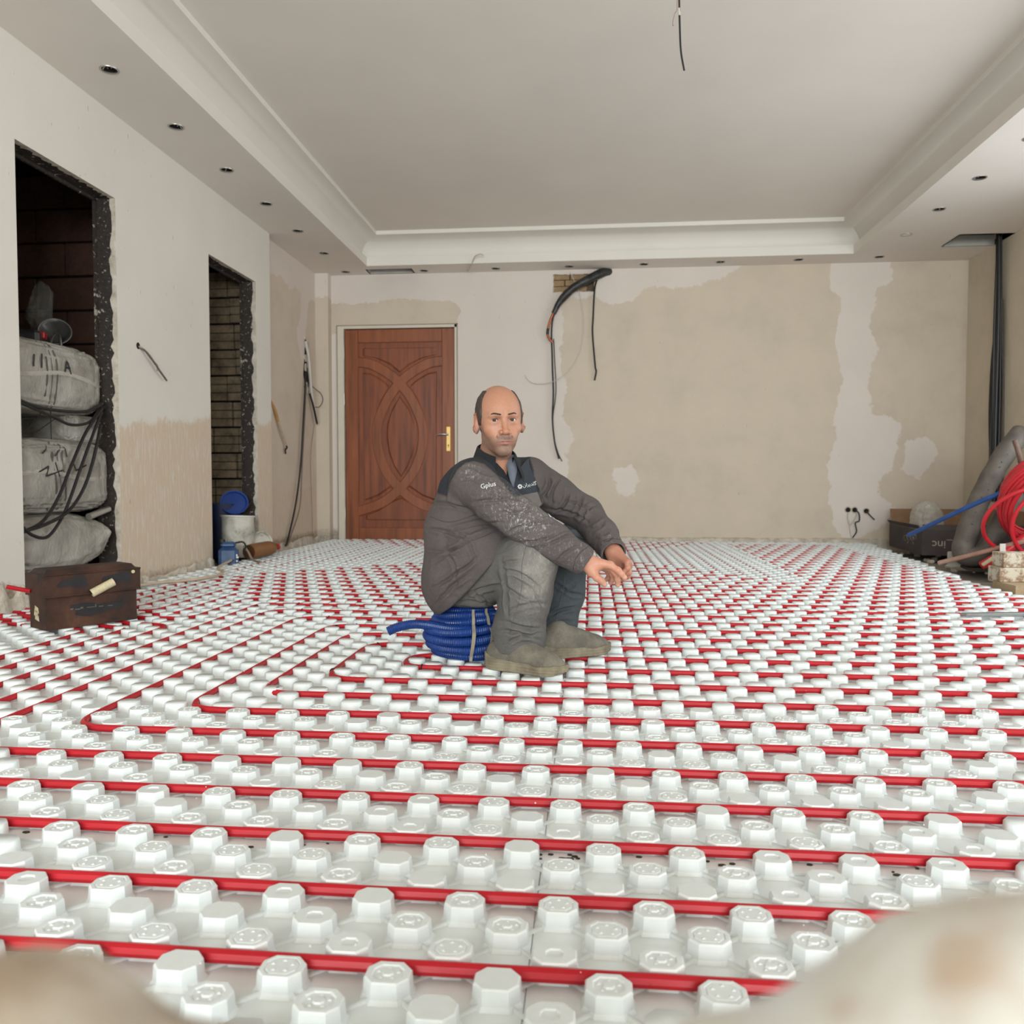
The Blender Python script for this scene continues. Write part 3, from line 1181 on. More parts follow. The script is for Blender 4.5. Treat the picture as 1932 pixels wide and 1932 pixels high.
def field(poly, o=.013, inset=.02, name='raised_panel'):
    P = np.array([zpx(*p) for p in poly])
    c = P.mean(0)
    vs = [D(*p, 0.001) for p in P]
    Q = []
    for p in P:
        d = c - p
        Q.append(p + d / np.linalg.norm(d) * inset)
    vs += [D(*p, o) for p in Q]
    n = len(P)
    fs = [tuple(range(n, 2 * n))] + [(i, (i + 1) % n, n + (i + 1) % n, n + i) for i in range(n)]
    return link_mesh(name, vs, fs, M_wood2, parent=door)


lens = [(617, 745), (690, 850), (725, 950), (735, 1060), (715, 1180), (670, 1290), (622, 1365), (570, 1285), (530, 1180), (512, 1060), (520, 950), (555, 850)]
field(lens)
field([(335, 385), (893, 385), (893, 440), (800, 460), (700, 510), (617, 575), (540, 510), (440, 460), (335, 440)])
left = [(335, 565), (400, 575), (480, 620), (535, 665), (470, 770), (425, 900), (405, 1050), (420, 1180), (470, 1320), (545, 1440), (450, 1505), (345, 1545)]
field(left)
field([(1232 - x, y) for x, y in left][::-1])
field([(350, 1690), (895, 1690), (895, 1650), (800, 1610), (700, 1550), (620, 1515), (540, 1550), (440, 1620), (350, 1655)])
# brass plate, lever and hinges
pu, pw = zpx(985, 1075)
o = dbox('handle_plate', pu - .020, pu + .020, pw - .12, pw + .12, .020, .024, M_brass, .003)
g = Geo().lathe([(.0, .03), (.010, .03), (.010, .0), (0, 0)], D(pu, pw + .042, .03), 14, axis='y')
g.tube([D(pu, pw + .042, .026), D(pu, pw + .042, .060), D(pu - .02, pw + .042, .066), D(pu - .07, pw + .046, .066), D(pu - .115, pw + .036, .064)], [.008, .008, .0085, .0085, .005], 10)
build('lever', g, M_steel, parent=o, smooth=50)
g = Geo().lathe([(0, .0), (.007, .0), (.007, .003), (0, .003)], D(pu, pw - .062, .0275), 14, axis='y')
g.box(D(pu - .0025, pw - .085, .027), D(pu + .0025, pw - .062, .0245))
build('keyhole', g, plain('keyhole_black', (24, 20, 16), .6, .1, 10), parent=o)
for yz in (418, 770, 1645):
    hu, hw = zpx(196, yz)
    g = Geo().tube([D(-.012, hw - .055, .022), D(-.012, hw + .055, .022)], .009, 10)
    g.box(D(-.05, hw - .05, .024), D(-.012, hw + .05, .021))
    build('hinge', g, M_steel, parent=door)
# casing
g = Geo()
ca = Geo()
ca.box((DX0 - .07, YB - .006, ZS + .05), (DX0 - .008, YB + .07, door_z + .028))
ca.box((DX0 - .008, YB - .006, DH + .012), (DX0 + DW + .028, YB + .07, door_z + .028))
ca.box((DX0 + DW + .006, YB - .006, ZS + .05), (DX0 + DW + .028, YB + .07, door_z + .028))
build('casing', ca, M_trimwood, parent=door)
ca = Geo()
ca.box((DX0 - .078, YB - .010, ZS + .05), (DX0 - .070, YB + .004, door_z + .036))
ca.box((DX0 - .078, YB - .010, door_z + .028), (DX0 + DW + .036, YB + .004, door_z + .036))
ca.box((DX0 + DW + .028, YB - .010, ZS + .05), (DX0 + DW + .036, YB + .004, door_z + .036))
build('casing_bead', ca, plain('casing_bead_tan', (150, 136, 118), .8, .1, 20), parent=door)  # bead darker than the casing, a line around it
build('back_cover', Geo().box((DX0 - .1, YB + .09, ZS), (DX0 + DW + .1, YB + .12, 2.3)), M_dark, parent=door)
m = NT('speckled_stone')
sp = m.ramp(m.noise(150, 3, .7), [(.38, lin((92, 84, 76))), (.5, lin((150, 140, 130))), (.62, lin((186, 178, 168)))])
M_speck = m.done(sp, .8)
struct(build('trim_6', Geo().box((DX0 - .12, YB - .06, ZS), (DX0 + DW + .04, YB + .05, .002), bev=.004), M_speck))

# ================================================================== spotlights: empty cut-outs with a metal rim
M_chrome = plain('spot_rim', (178, 174, 168), .3, .05, 20, metal=.7)
M_can = plain('spot_can', (44, 39, 36), .7, .1, 20)
ORD = ['first', 'second', 'third', 'fourth', 'fifth', 'sixth', 'seventh']


def spotlight(x, y, label, group, k):
    t = thing('spotlight', label, 'spotlight', (x, y, ZC), group)
    g = Geo().lathe([(RS - .003, .004), (RS - .003, -.002), (RS + .005, -.003), (RS + .006, 0)], (x, y, ZC), 24, caps=False)
    build('rim', g, M_chrome, parent=t, smooth=40)
    g = Geo().lathe([(RS - .001, .002), (RS - .001, .055), (0, .055)], (x, y, ZC), 24, caps=False)
    build('can', g, M_can, parent=t, smooth=40)
    a = k * 1.1
    for s in (0, PI):
        c, q = math.cos(a + s), math.sin(a + s)
        g = Geo().tube([(x + c * RS * .9, y + q * RS * .9, ZC + .004), (x + c * RS * .55, y + q * RS * .55, ZC + .02), (x + c * RS * .2, y + q * RS * .2, ZC + .008)], .0035, 6)
        build('spring_clip', g, M_chrome, parent=t)
    return t


vis = [p for p in SP_L if p[1] > 3.6]
for k, p in enumerate(sorted(vis, key=lambda q: q[1])):
    spotlight(*p, ORD[k] + ' spotlight hole from the camera along the left ceiling border', 'spotlights on the left border', k)
spotlight(-2.349, 7.721, 'spotlight hole in the left corner, left of the square cut-out by the door', 'spotlights on the back border', 1)
for k, p in enumerate(SP_B[:-1]):
    spotlight(p[0], max(p[1], 7.66), ORD[k] + ' spotlight hole right of the door cut-out along the back ceiling border', 'spotlights on the back border', k)
spotlight(SP_B[-1][0], max(SP_B[-1][1], 7.66), 'spotlight hole in the far right corner of the ceiling border', 'spotlights on the back border', 3)
for k, p in enumerate([q for q in SP_R if q[1] > 4.6]):
    spotlight(*p, ORD[k] + ' spotlight hole from the back wall along the right ceiling border', 'spotlights on the right border', k)

# ================================================================== cables and pipes on walls and ceiling
M_black = plain('black_cable', (22, 21, 22), .45, .15, 30)
M_white_c = plain('white_cable', (196, 188, 178), .5, .05, 30)
M_copper = plain('copper', (168, 96, 66), .35, .15, 30, metal=.7)
m = NT('black_wrap')
m.bump(m.noise(40, 4), .6, .006)
M_wrap = m.done(m.ramp(m.noise(18, 4), [(.35, lin((24, 23, 24))), (.7, lin((60, 58, 56)))]), .4)


def cable(name, pts, r, mat, label, cat='cable', group=None, parent=None, n=8, seg=8):
    g = Geo().tube(spline(pts, seg), r, n)
    o = build(name, g, mat, parent=parent, smooth=40)
    if label:
        tag(o, label, cat, group)
    return o


# insulated pipes out of the knocked-out hole
t = thing('insulated_pipe', 'black wrapped pipe arching out of the brick hole, with bare copper end', 'pipe', (.10, 7.83, 2.55))
arc = spline([(.20, 7.90, 2.585), (.13, 7.83, 2.572), (-.017, 7.78, 2.497), (-.167, 7.77, 2.41), (-.285, 7.785, 2.295), (-.345, 7.79, 2.185)], 8)
r = np.interp(np.linspace(0, 1, len(arc)), [0, .4, .75, 1], [.040, .042, .034, .022]) * (1 + .08 * vnoise(np.stack([np.arange(len(arc)) * .6, np.zeros(len(arc)), np.zeros(len(arc))], 1), 3))
build('wrap', Geo().tube(arc, r, 12), M_wrap, parent=t, smooth=50)
cop = spline([(-.345, 7.79, 2.20), (-.385, 7.79, 2.096), (-.402, 7.79, 2.0), (-.385, 7.79, 1.945), (-.352, 7.795, 1.915)], 6)
build('copper_pipe', Geo().tube(cop, .0115, 8), M_copper, parent=t, smooth=50)
build('tape', Geo().tube(cop[9:14], .0135, 8), M_black, parent=t, smooth=50)
c1 = [(.05, 7.82, 2.50), (-.20, 7.80, 2.38), (-.352, 7.80, 2.14), (-.357, 7.80, 1.742), (-.346, 7.80, 1.44), (-.354, 7.80, 1.188), (-.332, 7.81, 0.96), (-.292, 7.82, 0.805)]
cable('cable', c1, .0078, M_black, 'long black cable hanging from the copper pipe down behind the man', 'cable', 'cables from the brick hole')
c1b = [(-.345, 7.806, 1.95), (-.335, 7.806, 1.742), (-.322, 7.806, 1.45), (-.350, 7.81, 1.2), (-.336, 7.81, 1.0), (-.30, 7.82, .86), (-.262, 7.825, .78)]
cable('cable', c1b, .0045, M_black, 'thinner black wire twisted beside the long hanging cable', 'cable', 'cables from the brick hole')
cable('cable', [(.07, 7.83, 2.52), (.043, 7.815, 2.412), (.029, 7.81, 2.138), (.025, 7.81, 1.988), (.051, 7.81, 1.688), (.061, 7.815, 1.638), (.045, 7.82, 1.552)], .0082, M_black,
      'shorter black cable hanging straight from the right side of the brick hole', 'cable', 'cables from the brick hole')
cable('wire', [(-.192, 7.80, 2.575), (-.107, 7.78, 2.385), (-.061, 7.78, 2.136), (-.08, 7.78, 1.887), (-.165, 7.78, 1.688), (-.315, 7.78, 1.554), (-.467, 7.79, 1.521), (-.569, 7.80, 1.542), (-.62, 7.81, 1.606)], .0030, M_white_c,
      'thin white wire curling left from the brick hole', 'wire')
# pendant cable of the ceiling
t = thing('ceiling_cable', 'black cable hanging from the middle of the ceiling', 'cable', (.385, 3.7, ZC + .285))
build('sheath', Geo().tube(spline([(.383, 3.7, ZC + .283), (.384, 3.7, 2.75), (.389, 3.7, 2.57), (.395, 3.7, 2.479), (.409, 3.7, 2.403)], 8), .0042, 8), M_black, parent=t, smooth=40)
build('tape', Geo().tube([(.3845, 3.7, 2.672), (.386, 3.7, 2.640)], .0052, 8), M_white_c, parent=t)
build('thin_wire', Geo().tube(spline([(.374, 3.7, ZC + .28), (.376, 3.7, 2.69), (.374, 3.7, 2.662), (.366, 3.7, 2.65), (.359, 3.7, 2.62), (.357, 3.7, 2.600), (.363, 3.7, 2.599)], 6), .0011, 6), M_copper, parent=t)
cable('wire', [(-1.178, 7.812, ZC + .01), (-1.150, 7.70, 2.585), (-1.095, 7.55, 2.61), (-1.05, 7.45, 2.648), (-.995, 7.42, 2.66), (-.968, 7.42, 2.648)], .0055, M_white_c, 'short curled wire sticking out of the ceiling border above the door', 'wire')
# left wall: wires out of a box hole
t = thing('wall_wire', 'frayed grey wires poking from the white wall between the two doorways', 'wire', (XL + .01, 4.52, 1.37))
build('wire', Geo().tube(spline([(XL - .01, 4.505, 1.375), (-2.585, 4.55, 1.352), (-2.575, 4.626, 1.296), (-2.575, 4.685, 1.256), (-2.58, 4.772, 1.210)], 6), .006, 8), plain('grey_wire', (92, 86, 80), .5, .2, 60), parent=t)
build('wire', Geo().tube(spline([(XL - .01, 4.50, 1.38), (-2.59, 4.54, 1.362), (-2.585, 4.60, 1.32), (-2.58, 4.665, 1.285), (-2.585, 4.668, 1.255)], 6), .005, 8), plain('grey_wire_pale', (150, 140, 128), .5, .2, 60), parent=t)
build('hole', Geo().lathe([(0, .001), (.017, .001), (.020, 0)], (XL, 4.505, 1.378), 14, axis='x'), M_dark, parent=t)
t = thing('conduit_wire', 'orange conduit stub with frayed wire on the recessed wall', 'wire', (XW2, 6.63, 1.25))
build('conduit', Geo().tube(spline([(XW2 - .01, 6.625, 1.27), (-2.65, 6.66, 1.20), (-2.645, 6.72, 1.10)], 6), .012, 8), plain('orange_conduit', (176, 130, 74), .5, .15, 30), parent=t)
build('wire', Geo().tube(spline([(-2.645, 6.72, 1.10), (-2.642, 6.80, 1.0), (-2.642, 6.888, 0.906)], 6), .010, 8), plain('beige_wire', (176, 158, 136), .6, .15, 30), parent=t)
build('frayed_end', Geo().tube(spline([(-2.642, 6.888, .906), (-2.64, 6.905, .885), (-2.645, 6.88, .865), (-2.645, 6.885, .83)], 5), .008, 6), M_black, parent=t)
t = thing('cable_chase', 'torn-open cable slot with black and white cables running to the floor', 'cable', (XW2, 7.45, 1.7))
g = Geo().prism([(7.452, 1.93), (7.50, 1.90), (7.50, 1.70), (7.545, 1.55), (7.55, 1.43), (7.47, 1.44), (7.40, 1.58), (7.41, 1.65), (7.44, 1.80)], XW2 + .001, XW2 + .004, T=lambda y, z, x: (x, y, z))
build('slot', g, M_dark, parent=t)
rr = random.Random(8)
pl = Geo()
for k in range(10):
    y, z = 7.44 + rr.uniform(-.03, .09), rr.uniform(1.45, 1.95)
    s = rr.uniform(.015, .035)
    pl.prism([(y + s * math.cos(a) * rr.uniform(.4, 1), z + s * 1.6 * math.sin(a) * rr.uniform(.4, 1)) for a in np.arange(0, 6.2, .9)], XW2 + .002, XW2 + .012, T=lambda y, z, x: (x, y, z))
build('plaster_flake', pl, M_rawedge, parent=t)['kind'] = 'stuff'
build('strip', Geo().tube(spline([(-2.65, 7.43, 1.90), (-2.635, 7.47, 1.75), (-2.63, 7.528, 1.435), (-2.63, 7.66, 1.165)], 6), .014, 6), M_white_c, parent=t)
build('cable', Geo().tube(spline([(-2.64, 7.50, 1.42), (-2.625, 7.56, 1.30), (-2.625, 7.66, 1.145)], 6), .010, 6), M_black, parent=t)
build('cable', Geo().tube(spline([(-2.65, 7.42, 1.62), (-2.64, 7.368, 1.418), (-2.63, 7.289, 1.118), (-2.63, 7.209, 0.726), (-2.63, 7.078, 0.39), (-2.63, 6.902, 0.115), (-2.62, 6.798, 0.03)], 6), .008, 6), M_black, parent=t)
build('cable', Geo().tube(spline([(-2.65, 7.44, 1.50), (-2.64, 7.38, 1.30), (-2.63, 7.30, 1.0), (-2.63, 7.24, 0.68), (-2.63, 7.18, 0.36), (-2.63, 6.97, 0.13), (-2.62, 6.84, 0.03)], 6), .0055, 6), plain('dusty_cable', (120, 106, 92), .6, .2, 40), parent=t)
build('wire', Geo().tube(spline([(-2.65, 7.474, 1.529), (-2.62, 7.60, 1.475), (-2.60, 7.70, 1.44), (-2.59, 7.73, 1.38), (-2.60, 7.66, 1.31), (-2.62, 7.58, 1.30)], 6), .0035, 6), M_black, parent=t)
build('thin_wire', Geo().tube(spline([(-2.65, 7.653, 1.143), (-2.65, 7.539, 0.833), (-2.65, 7.556, 0.377), (-2.65, 7.576, 0.03)], 6), .0022, 6), plain('thin_brown', (120, 104, 90), .6, .2, 40), parent=t)
# right wall: bundle of black cables out of the ceiling cut-out
t = thing('cable_bundle', 'bundle of black cables running down the right wall from the ceiling cut-out', 'cable', (3.40, 7.2, 1.5))
rr = random.Random(2)
for k in range(9):
    dy, dx = (k % 5 - 2) * .024, -(k // 5) * .022
    ph = rr.uniform(0, 6)
    pts = []
    for z in (2.80, 2.60, 2.2, 1.8, 1.4, 1.0, .7, .42):
        sp = .5 + .5 * (2.7 - z) / 2
        pts.append((3.405 + dx + .006 * math.sin(z * 2 + ph), 7.205 + dy * sp * 1.1 + .008 * math.sin(z * 3 + ph), z))
    build('cable', Geo().tube(spline(pts, 6), .0125, 8), M_black, parent=t, smooth=40)
build('cable', Geo().tube(spline([(3.41, 7.23, 2.0), (3.40, 7.284, 1.616), (3.40, 7.30, 1.079), (3.40, 7.222, .45)], 8), .011, 8), M_black, parent=t, smooth=40)
build('cable', Geo().tube(spline([(3.41, 7.16, 2.1), (3.40, 7.083, 1.282), (3.40, 7.06, .45)], 8), .008, 8), plain('brown_cable', (60, 50, 44), .5, .2, 30), parent=t, smooth=40)
# two gutted socket holes
for k, (x, z, lb) in enumerate(((2.44, .322, 'left gutted socket hole with dangling wires on the back wall'), (2.575, .312, 'right gutted socket hole with a short wire on the back wall'))):
    t = thing('socket_hole', lb, 'socket', (x, YB - .004, z), 'gutted sockets')
    for dx in ((-.03, .03) if k == 0 else (0,)):
        build('hole', Geo().lathe([(0, -.003), (.022, -.003), (.028, 0)], (x + dx, YB, z), 14, axis='y'), M_dark, parent=t)
        build('ring', Geo().lathe([(.022, -.004), (.025, -.009), (.031, -.004), (.031, 0)], (x + dx, YB, z), 14, axis='y', caps=False), M_rawedge, parent=t)
    if k == 0:
        build('wire', Geo().tube(spline([(x + .03, YB - .005, z), (x + .06, YB - .03, z - .03), (x + .065, YB - .03, z - .10), (x + .03, YB - .03, z - .12), (x + .045, YB - .02, z - .2), (x + .012, YB - .015, z - .26)], 6), .006, 6), M_black, parent=t)
        build('wire', Geo().tube(spline([(x - .03, YB - .005, z - .02), (x - .035, YB - .02, z - .08), (x - .015, YB - .03, z - .14), (x + .03, YB - .03, z - .08), (x + .05, YB - .02, z - .02)], 6), .005, 6), M_white_c, parent=t)
        build('wire', Geo().tube(spline([(x - .02, YB - .01, z - .10), (x - .01, YB - .01, z - .2), (x + .01, YB - .01, z - .28)], 6), .003, 6), M_white_c, parent=t)
    else:
        build('wire', Geo().tube(spline([(x, YB - .005, z), (x + .03, YB - .02, z - .04), (x + .07, YB - .02, z - .08)], 6), .006, 6), M_black, parent=t)

# ================================================================== soft bundles in the first doorway


def cube_sphere(n):
    vs, idx, fs = [], {}, []

    def vid(p):
        k = tuple(np.round(p, 6))
        if k not in idx:
            idx[k] = len(vs)
            vs.append(p)
        return idx[k]
    t = np.linspace(-1, 1, n + 1)
    for ax in range(3):
        for s in (-1, 1):
            for i in range(n):
                for j in range(n):
                    q = []
                    for a, b in ((i, j), (i + 1, j), (i + 1, j + 1), (i, j + 1)):
                        p = [0, 0, 0]
                        p[ax] = s
                        p[(ax + 1) % 3] = t[a]
                        p[(ax + 2) % 3] = t[b]
                        q.append(vid(tuple(p)))
                    fs.append(tuple(q if s > 0 else q[::-1]))
    return np.array(vs, float), fs


CS_V, CS_F = cube_sphere(34)


def soft_box(c, half, rot, e=.55, fold=.03, seed=0, freq=5.0, crease=(1, 1, 1), sag=0.0):
    """a bulging bag: rounded box with creased folds"""
    P = CS_V.copy()
    S = P / np.linalg.norm(P, axis=1)[:, None]
    Q = np.sign(S) * np.abs(S) ** e
    Q /= np.max(np.abs(Q)) if False else 1
    m_ = np.max(np.abs(Q), axis=1)
    Q = Q * (.90 + .10 * m_)[:, None]
    f = np.asarray(crease)
    n1 = 1 - 2 * np.abs(vnoise(P * freq * f + seed * 13.7, seed))
    n2 = 1 - 2 * np.abs(vnoise(P * freq * 2.3 * f + seed * 3.1, seed + 4))
    d = fold * (n1 * .65 + n2 * .35)
    Q = Q * (1 + d)[:, None]
    Q = Q * np.asarray(half)
    Q[:, 2] -= sag * (Q[:, 0] / half[0]) ** 2 * half[2]
    cr, sr = math.cos(rot), math.sin(rot)
    out = np.stack([Q[:, 0] * cr - Q[:, 1] * sr, Q[:, 0] * sr + Q[:, 1] * cr, Q[:, 2]], 1) + np.asarray(c)
    return out


m = NT('grey_wrap')
cr = m.noise(1.0, 5, .65, vec=m.scaled((9, 26, 14)))
col = m.ramp(m.noise(7, 5), [(.3, lin((136, 131, 122))), (.7, lin((182, 177, 168)))])
m.bump(cr, .8, .02)
M_bag = m.done(col, .42)
M_seam = plain('bag_seam', (176, 170, 160), .6, .12, 30, .3)
M_ink = plain('ink', (44, 42, 42), .8, .1, 10)
M_strap_d = plain('dark_strap', (84, 80, 76), .7, .1, 40)


def strip_on(P, f0, f1, w, off, axis='z'):
    """strip that hugs the +x/-y outside of a bag: path points projected from the hull"""


def bag(c, half, rot, label, seed, seam=True, straps=True, **kw):
    P = soft_box(c, half, rot, seed=seed, e=.40, **kw)
    o = link_mesh('bundle', P, CS_F, M_bag, smooth=True)
    tag(o, label, 'bundle', 'grey wrapped bundles in the first doorway')
    cr_, sr_ = math.cos(rot), math.sin(rot)
    loc = P - np.asarray(c)
    lx, ly, lz = loc[:, 0] * cr_ + loc[:, 1] * sr_, -loc[:, 0] * sr_ + loc[:, 1] * cr_, loc[:, 2]
    L = np.stack([lx, ly, lz], 1)

    def face(y, z):
        """outermost +x point of the front face near local (y, z)"""
        front = L[:, 0] > 0
        F = L[front]
        k = np.argsort((F[:, 1] - y) ** 2 + (F[:, 2] - z) ** 2)[:6]
        d = 1 / (.002 + np.hypot(F[k, 1] - y, F[k, 2] - z))
        x = (F[k, 0] * d).sum() / d.sum()
        return x

    def W(x, y, z):
        return (c[0] + x * cr_ - y * sr_, c[1] + x * sr_ + y * cr_, c[2] + z)

    def ribbon(name, path, w, mat, off=.004):
        g = Geo()
        prev = None
        for i, (y, z) in enumerate(path):
            a, b_ = path[max(i - 1, 0)], path[min(i + 1, len(path) - 1)]
            d = np.array(b_) - np.array(a)
            d = d / (np.linalg.norm(d) + 1e-9)
            n = np.array([-d[1], d[0]]) * w / 2
            x = face(y, z) + off
            cur = [W(x, y + n[0], z + n[1]), W(x + .002, y, z), W(x, y - n[0], z - n[1])]
            if prev:
                g.add(prev + cur, [(0, 1, 4, 3), (1, 2, 5, 4)])
            prev = cur
        return build(name, g, mat, parent=o)
    if seam:
        ys = np.linspace(-half[1] * .93, half[1] * .93, 40)
        ribbon('seam', [(y, half[2] * (.02 + .10 * math.sin(y * 9 + seed))) for y in ys], .022, M_seam)
    if straps:
        for dy in (-.035, .0, .035):
            zs = np.linspace(-half[2] * .92, half[2] * .92, 22)
            ribbon('strap', [(-half[1] * .10 + dy + .006 * math.sin(z * 22 + seed), z) for z in zs], .011 if dy else .006, M_strap_d, .003)
    return o, ribbon


RB = -.05
b1, rib = bag((-2.99, 3.92, 1.125), (.29, .43, .185), RB, 'topmost grey wrapped bundle, lettered in black, under the dark tools', 1, crease=(1, 1.5, .7), fold=.055)
for pts in ([(-.16, .09), (-.165, .03)], [(-.11, .10), (-.112, .03)], [(.05, .03), (.075, .10), (.10, .025)], [(.06, .055), (.095, .055)]):
    q = np.array(pts)
    dens = np.concatenate([np.linspace(a, b, 8) for a, b in zip(q, q[1:])])
    rib('ink_mark', [tuple(p) for p in dens], .010, M_ink, .006)
bag((-2.92, 4.21, .875), (.20, .14, .080), RB, 'small grey bundle folded between the lettered bundle and the one below', 2, seam=False, straps=False, fold=.06)
b2, rib = bag((-2.96, 3.93, .62), (.29, .43, .19), RB, 'middle grey wrapped bundle with a black scribble, under the dark gap', 3, crease=(1, 1.5, .7), fold=.055)
for pts in ([(-.20, .02), (-.12, .05), (-.15, .0), (-.02, .03)], [(-.07, .07), (-.05, .0)], [(.02, .03), (.06, .08), (.07, .03), (.15, .06)], [(-.16, .11), (-.10, .16)], [(-.07, .10), (-.01, .16)], [(.02, .10), (.0, .15)]):
    q = np.array(pts)
    dens = np.concatenate([np.linspace(a, b, 8) for a, b in zip(q, q[1:])])
    rib('ink_mark', [tuple(p) for p in dens], .008, M_ink, .006)
# third bundle: its tip is pulled out past the jamb
c3, h3 = (-2.95, 3.90, .275), (.29, .42, .158)
P = soft_box(c3, h3, RB, seed=5, fold=.055, crease=(1, 1.5, .7))
tip = np.array([-2.575, 4.215, .315])
w = np.clip(1 - np.linalg.norm(P - np.array([-2.72, 4.20, .31]), axis=1) / .22, 0, 1) ** 1.6
P = P + w[:, None] * (tip - P) * .92
o = link_mesh('bundle', P, CS_F, M_bag, smooth=True)
tag(o, 'grey wrapped bundle whose pointed corner sticks out past the dark jamb', 'bundle', 'grey wrapped bundles in the first doorway')
bag((-2.93, 3.86, .025), (.27, .38, .090), RB, 'lowest grey bundle, half hidden behind the rusty toolbox', 6, seam=False, straps=False, fold=.05)
# wires glinting in the dark gap
t = thing('wire_rack', 'bent thin metal wires in the dark gap between grey bundles', 'rack', (-2.80, 3.72, .80))
for a, b in (((-2.74, 3.55, .88), (-2.76, 3.98, .93)), ((-2.74, 3.68, .80), (-2.76, 3.90, .965)), ((-2.75, 3.93, .965), (-2.75, 3.93, .80)), ((-2.74, 3.55, .84), (-2.75, 3.72, .80)), ((-2.76, 3.98, .92), (-2.78, 3.78, .80))):
    build('wire', Geo().tube([a, b], .0022, 6), M_can, parent=t)
build('backing', Geo().box((-3.2, 3.50, .80), (-3.16, 4.0, .96), bev=.004), M_dark, parent=t)  # near-black panel stands in for the shade in the gap
# tools piled on the top bundle
t = thing('work_lamp', 'dark cup-shaped lamp lying on the topmost grey bundle', 'lamp', (-2.95, 4.50, 1.34))
Mx = Matrix.Rotation(math.radians(62), 4, 'X') @ Matrix.Rotation(math.radians(28), 4, 'Y')
M_smoke = plain('smoky_plastic', (66, 64, 62), .25, .15, 20)
g = Geo().lathe([(.028, -.11), (.032, -.02), (.075, .045), (.079, .046), (.072, .040), (.028, -.02), (0, -.02)], (-2.90, 4.20, 1.385), 24, M=Mx)
build('cup', g, M_smoke, parent=t, smooth=50)
g = Geo().lathe([(.076, .044), (.080, .050), (.082, .044)], (-2.90, 4.20, 1.385), 24, M=Mx, caps=False)
build('rim', g, plain('lamp_rim', (128, 126, 122), .4, .05, 10), parent=t, smooth=50)
t = thing('hand_tool', 'dark power tool with a red button on the topmost grey bundle', 'tool', (-2.90, 4.02, 1.30))
M_tool = plain('tool_dark', (40, 37, 36), .5, .2, 14)
build('body', Geo().box((-2.96, 3.92, 1.285), (-2.84, 4.10, 1.375), bev=.018, rot=.3), M_tool, parent=t)
build('grip', Geo().tube(spline([(-2.90, 3.92, 1.33), (-2.88, 3.84, 1.30), (-2.86, 3.79, 1.27)], 5), .024, 10), M_tool, parent=t, smooth=50)
build('button', Geo().box((-2.85, 3.985, 1.335), (-2.825, 4.035, 1.372), bev=.005, rot=.3), plain('red_button', (150, 28, 26), .4, .1, 10), parent=t)
build('bracket', Geo().tube(spline([(-2.83, 4.04, 1.28), (-2.825, 4.07, 1.36), (-2.83, 4.13, 1.375), (-2.83, 4.15, 1.30)], 5), .006, 8), M_smoke, parent=t)
P = soft_box((-2.98, 4.19, 1.52), (.055, .065, .11), .3, e=.9, fold=.25, seed=9, freq=2.2)
P[:, 2] += .06 * np.sin(P[:, 1] * 30) * (P[:, 2] > 1.52)
m = NT('clear_bag')
m.bump(m.noise(25, 4), .6, .01)
M_clear = m.done(lin((120, 120, 116)), .25, Alpha=.22)
o = link_mesh('plastic_bag', P, CS_F, M_clear, smooth=True)
tag(o, 'crumpled clear plastic bag on top of the dark tools', 'bag')
# black cables looped over the bundles
CB = 'black cables looped over the bundles'
cable('cable', [(-2.70, 4.28, 1.03), (-2.655, 4.218, 1.017), (-2.65, 4.08, .965), (-2.65, 3.901, 0.95), (-2.66, 3.70, .955), (-2.66, 3.53, 0.985)], .0085, M_black, 'upper black cable crossing below the lettered grey bundle', 'cable', CB)
cable('cable', [(-2.70, 4.28, 1.0), (-2.655, 4.20, .99), (-2.65, 4.10, .91), (-2.655, 3.95, .885), (-2.66, 3.80, .92), (-2.66, 3.53, .975)], .0075, M_black, 'black cable sagging across the dark gap between bundles', 'cable', CB)
cable('cable', [(-2.70, 4.28, .99), (-2.645, 4.195, .98), (-2.64, 4.05, .85), (-2.635, 3.92, .68), (-2.63, 3.80, .511), (-2.63, 3.68, .40), (-2.64, 3.53, .35)], .0085, M_black, 'black cable slanting down to the left over the scribbled bundle', 'cable', CB)
cable('cable', [(-2.70, 4.28, .96), (-2.64, 4.179, .95), (-2.625, 4.0, .70), (-2.62, 3.875, .50), (-2.62, 3.80, .40), (-2.62, 3.70, .325), (-2.625, 3.60, .34), (-2.64, 3.53, .40)], .008, M_black, 'black cable looping lowest over the pointed bundle', 'cable', CB)
cable('cable', [(-2.70, 4.28, .90), (-2.63, 4.16, .88), (-2.61, 4.06, .70), (-2.61, 3.97, .55), (-2.61, 3.84, .44), (-2.62, 3.66, .38), (-2.64, 3.53, .36)], .0085, M_black, 'rightmost black cable hanging beside the dark jamb', 'cable', CB)
o = build('pipe_stub', Geo().tube([(-2.66, 4.09, .405), (-2.66, 4.27, .44)], .018, 12), M_steel, smooth=40)
tag(o, 'short grey metal pipe end wedged against the dark jamb', 'pipe')

# ================================================================== rusty toolbox
m = NT('rusty_steel')
b_ = m.ramp(m.noise(5, 6, .65), [(.32, lin((34, 28, 26))), (.46, lin((64, 40, 30))), (.6, lin((86, 56, 42))), (.78, lin((122, 84, 62)))])
m.bump(m.noise(50, 4), .35, .003)
M_rust = m.done(b_, .6, Metallic=.25)
M_tar = plain('dark_stain', (32, 30, 32), .6, .3, 20)
M_cream = dusty('cream_plastic', (206, 192, 158), (160, 142, 110), .4, .6, 20)
A, B = np.array([-2.06, 2.89]), np.array([-1.868, 3.185])
U = (B - A) / np.linalg.norm(B - A)
N = np.array([U[1], -U[0]])            # outwards, towards the room
LT = np.linalg.norm(B - A)
Z0 = KH + .001


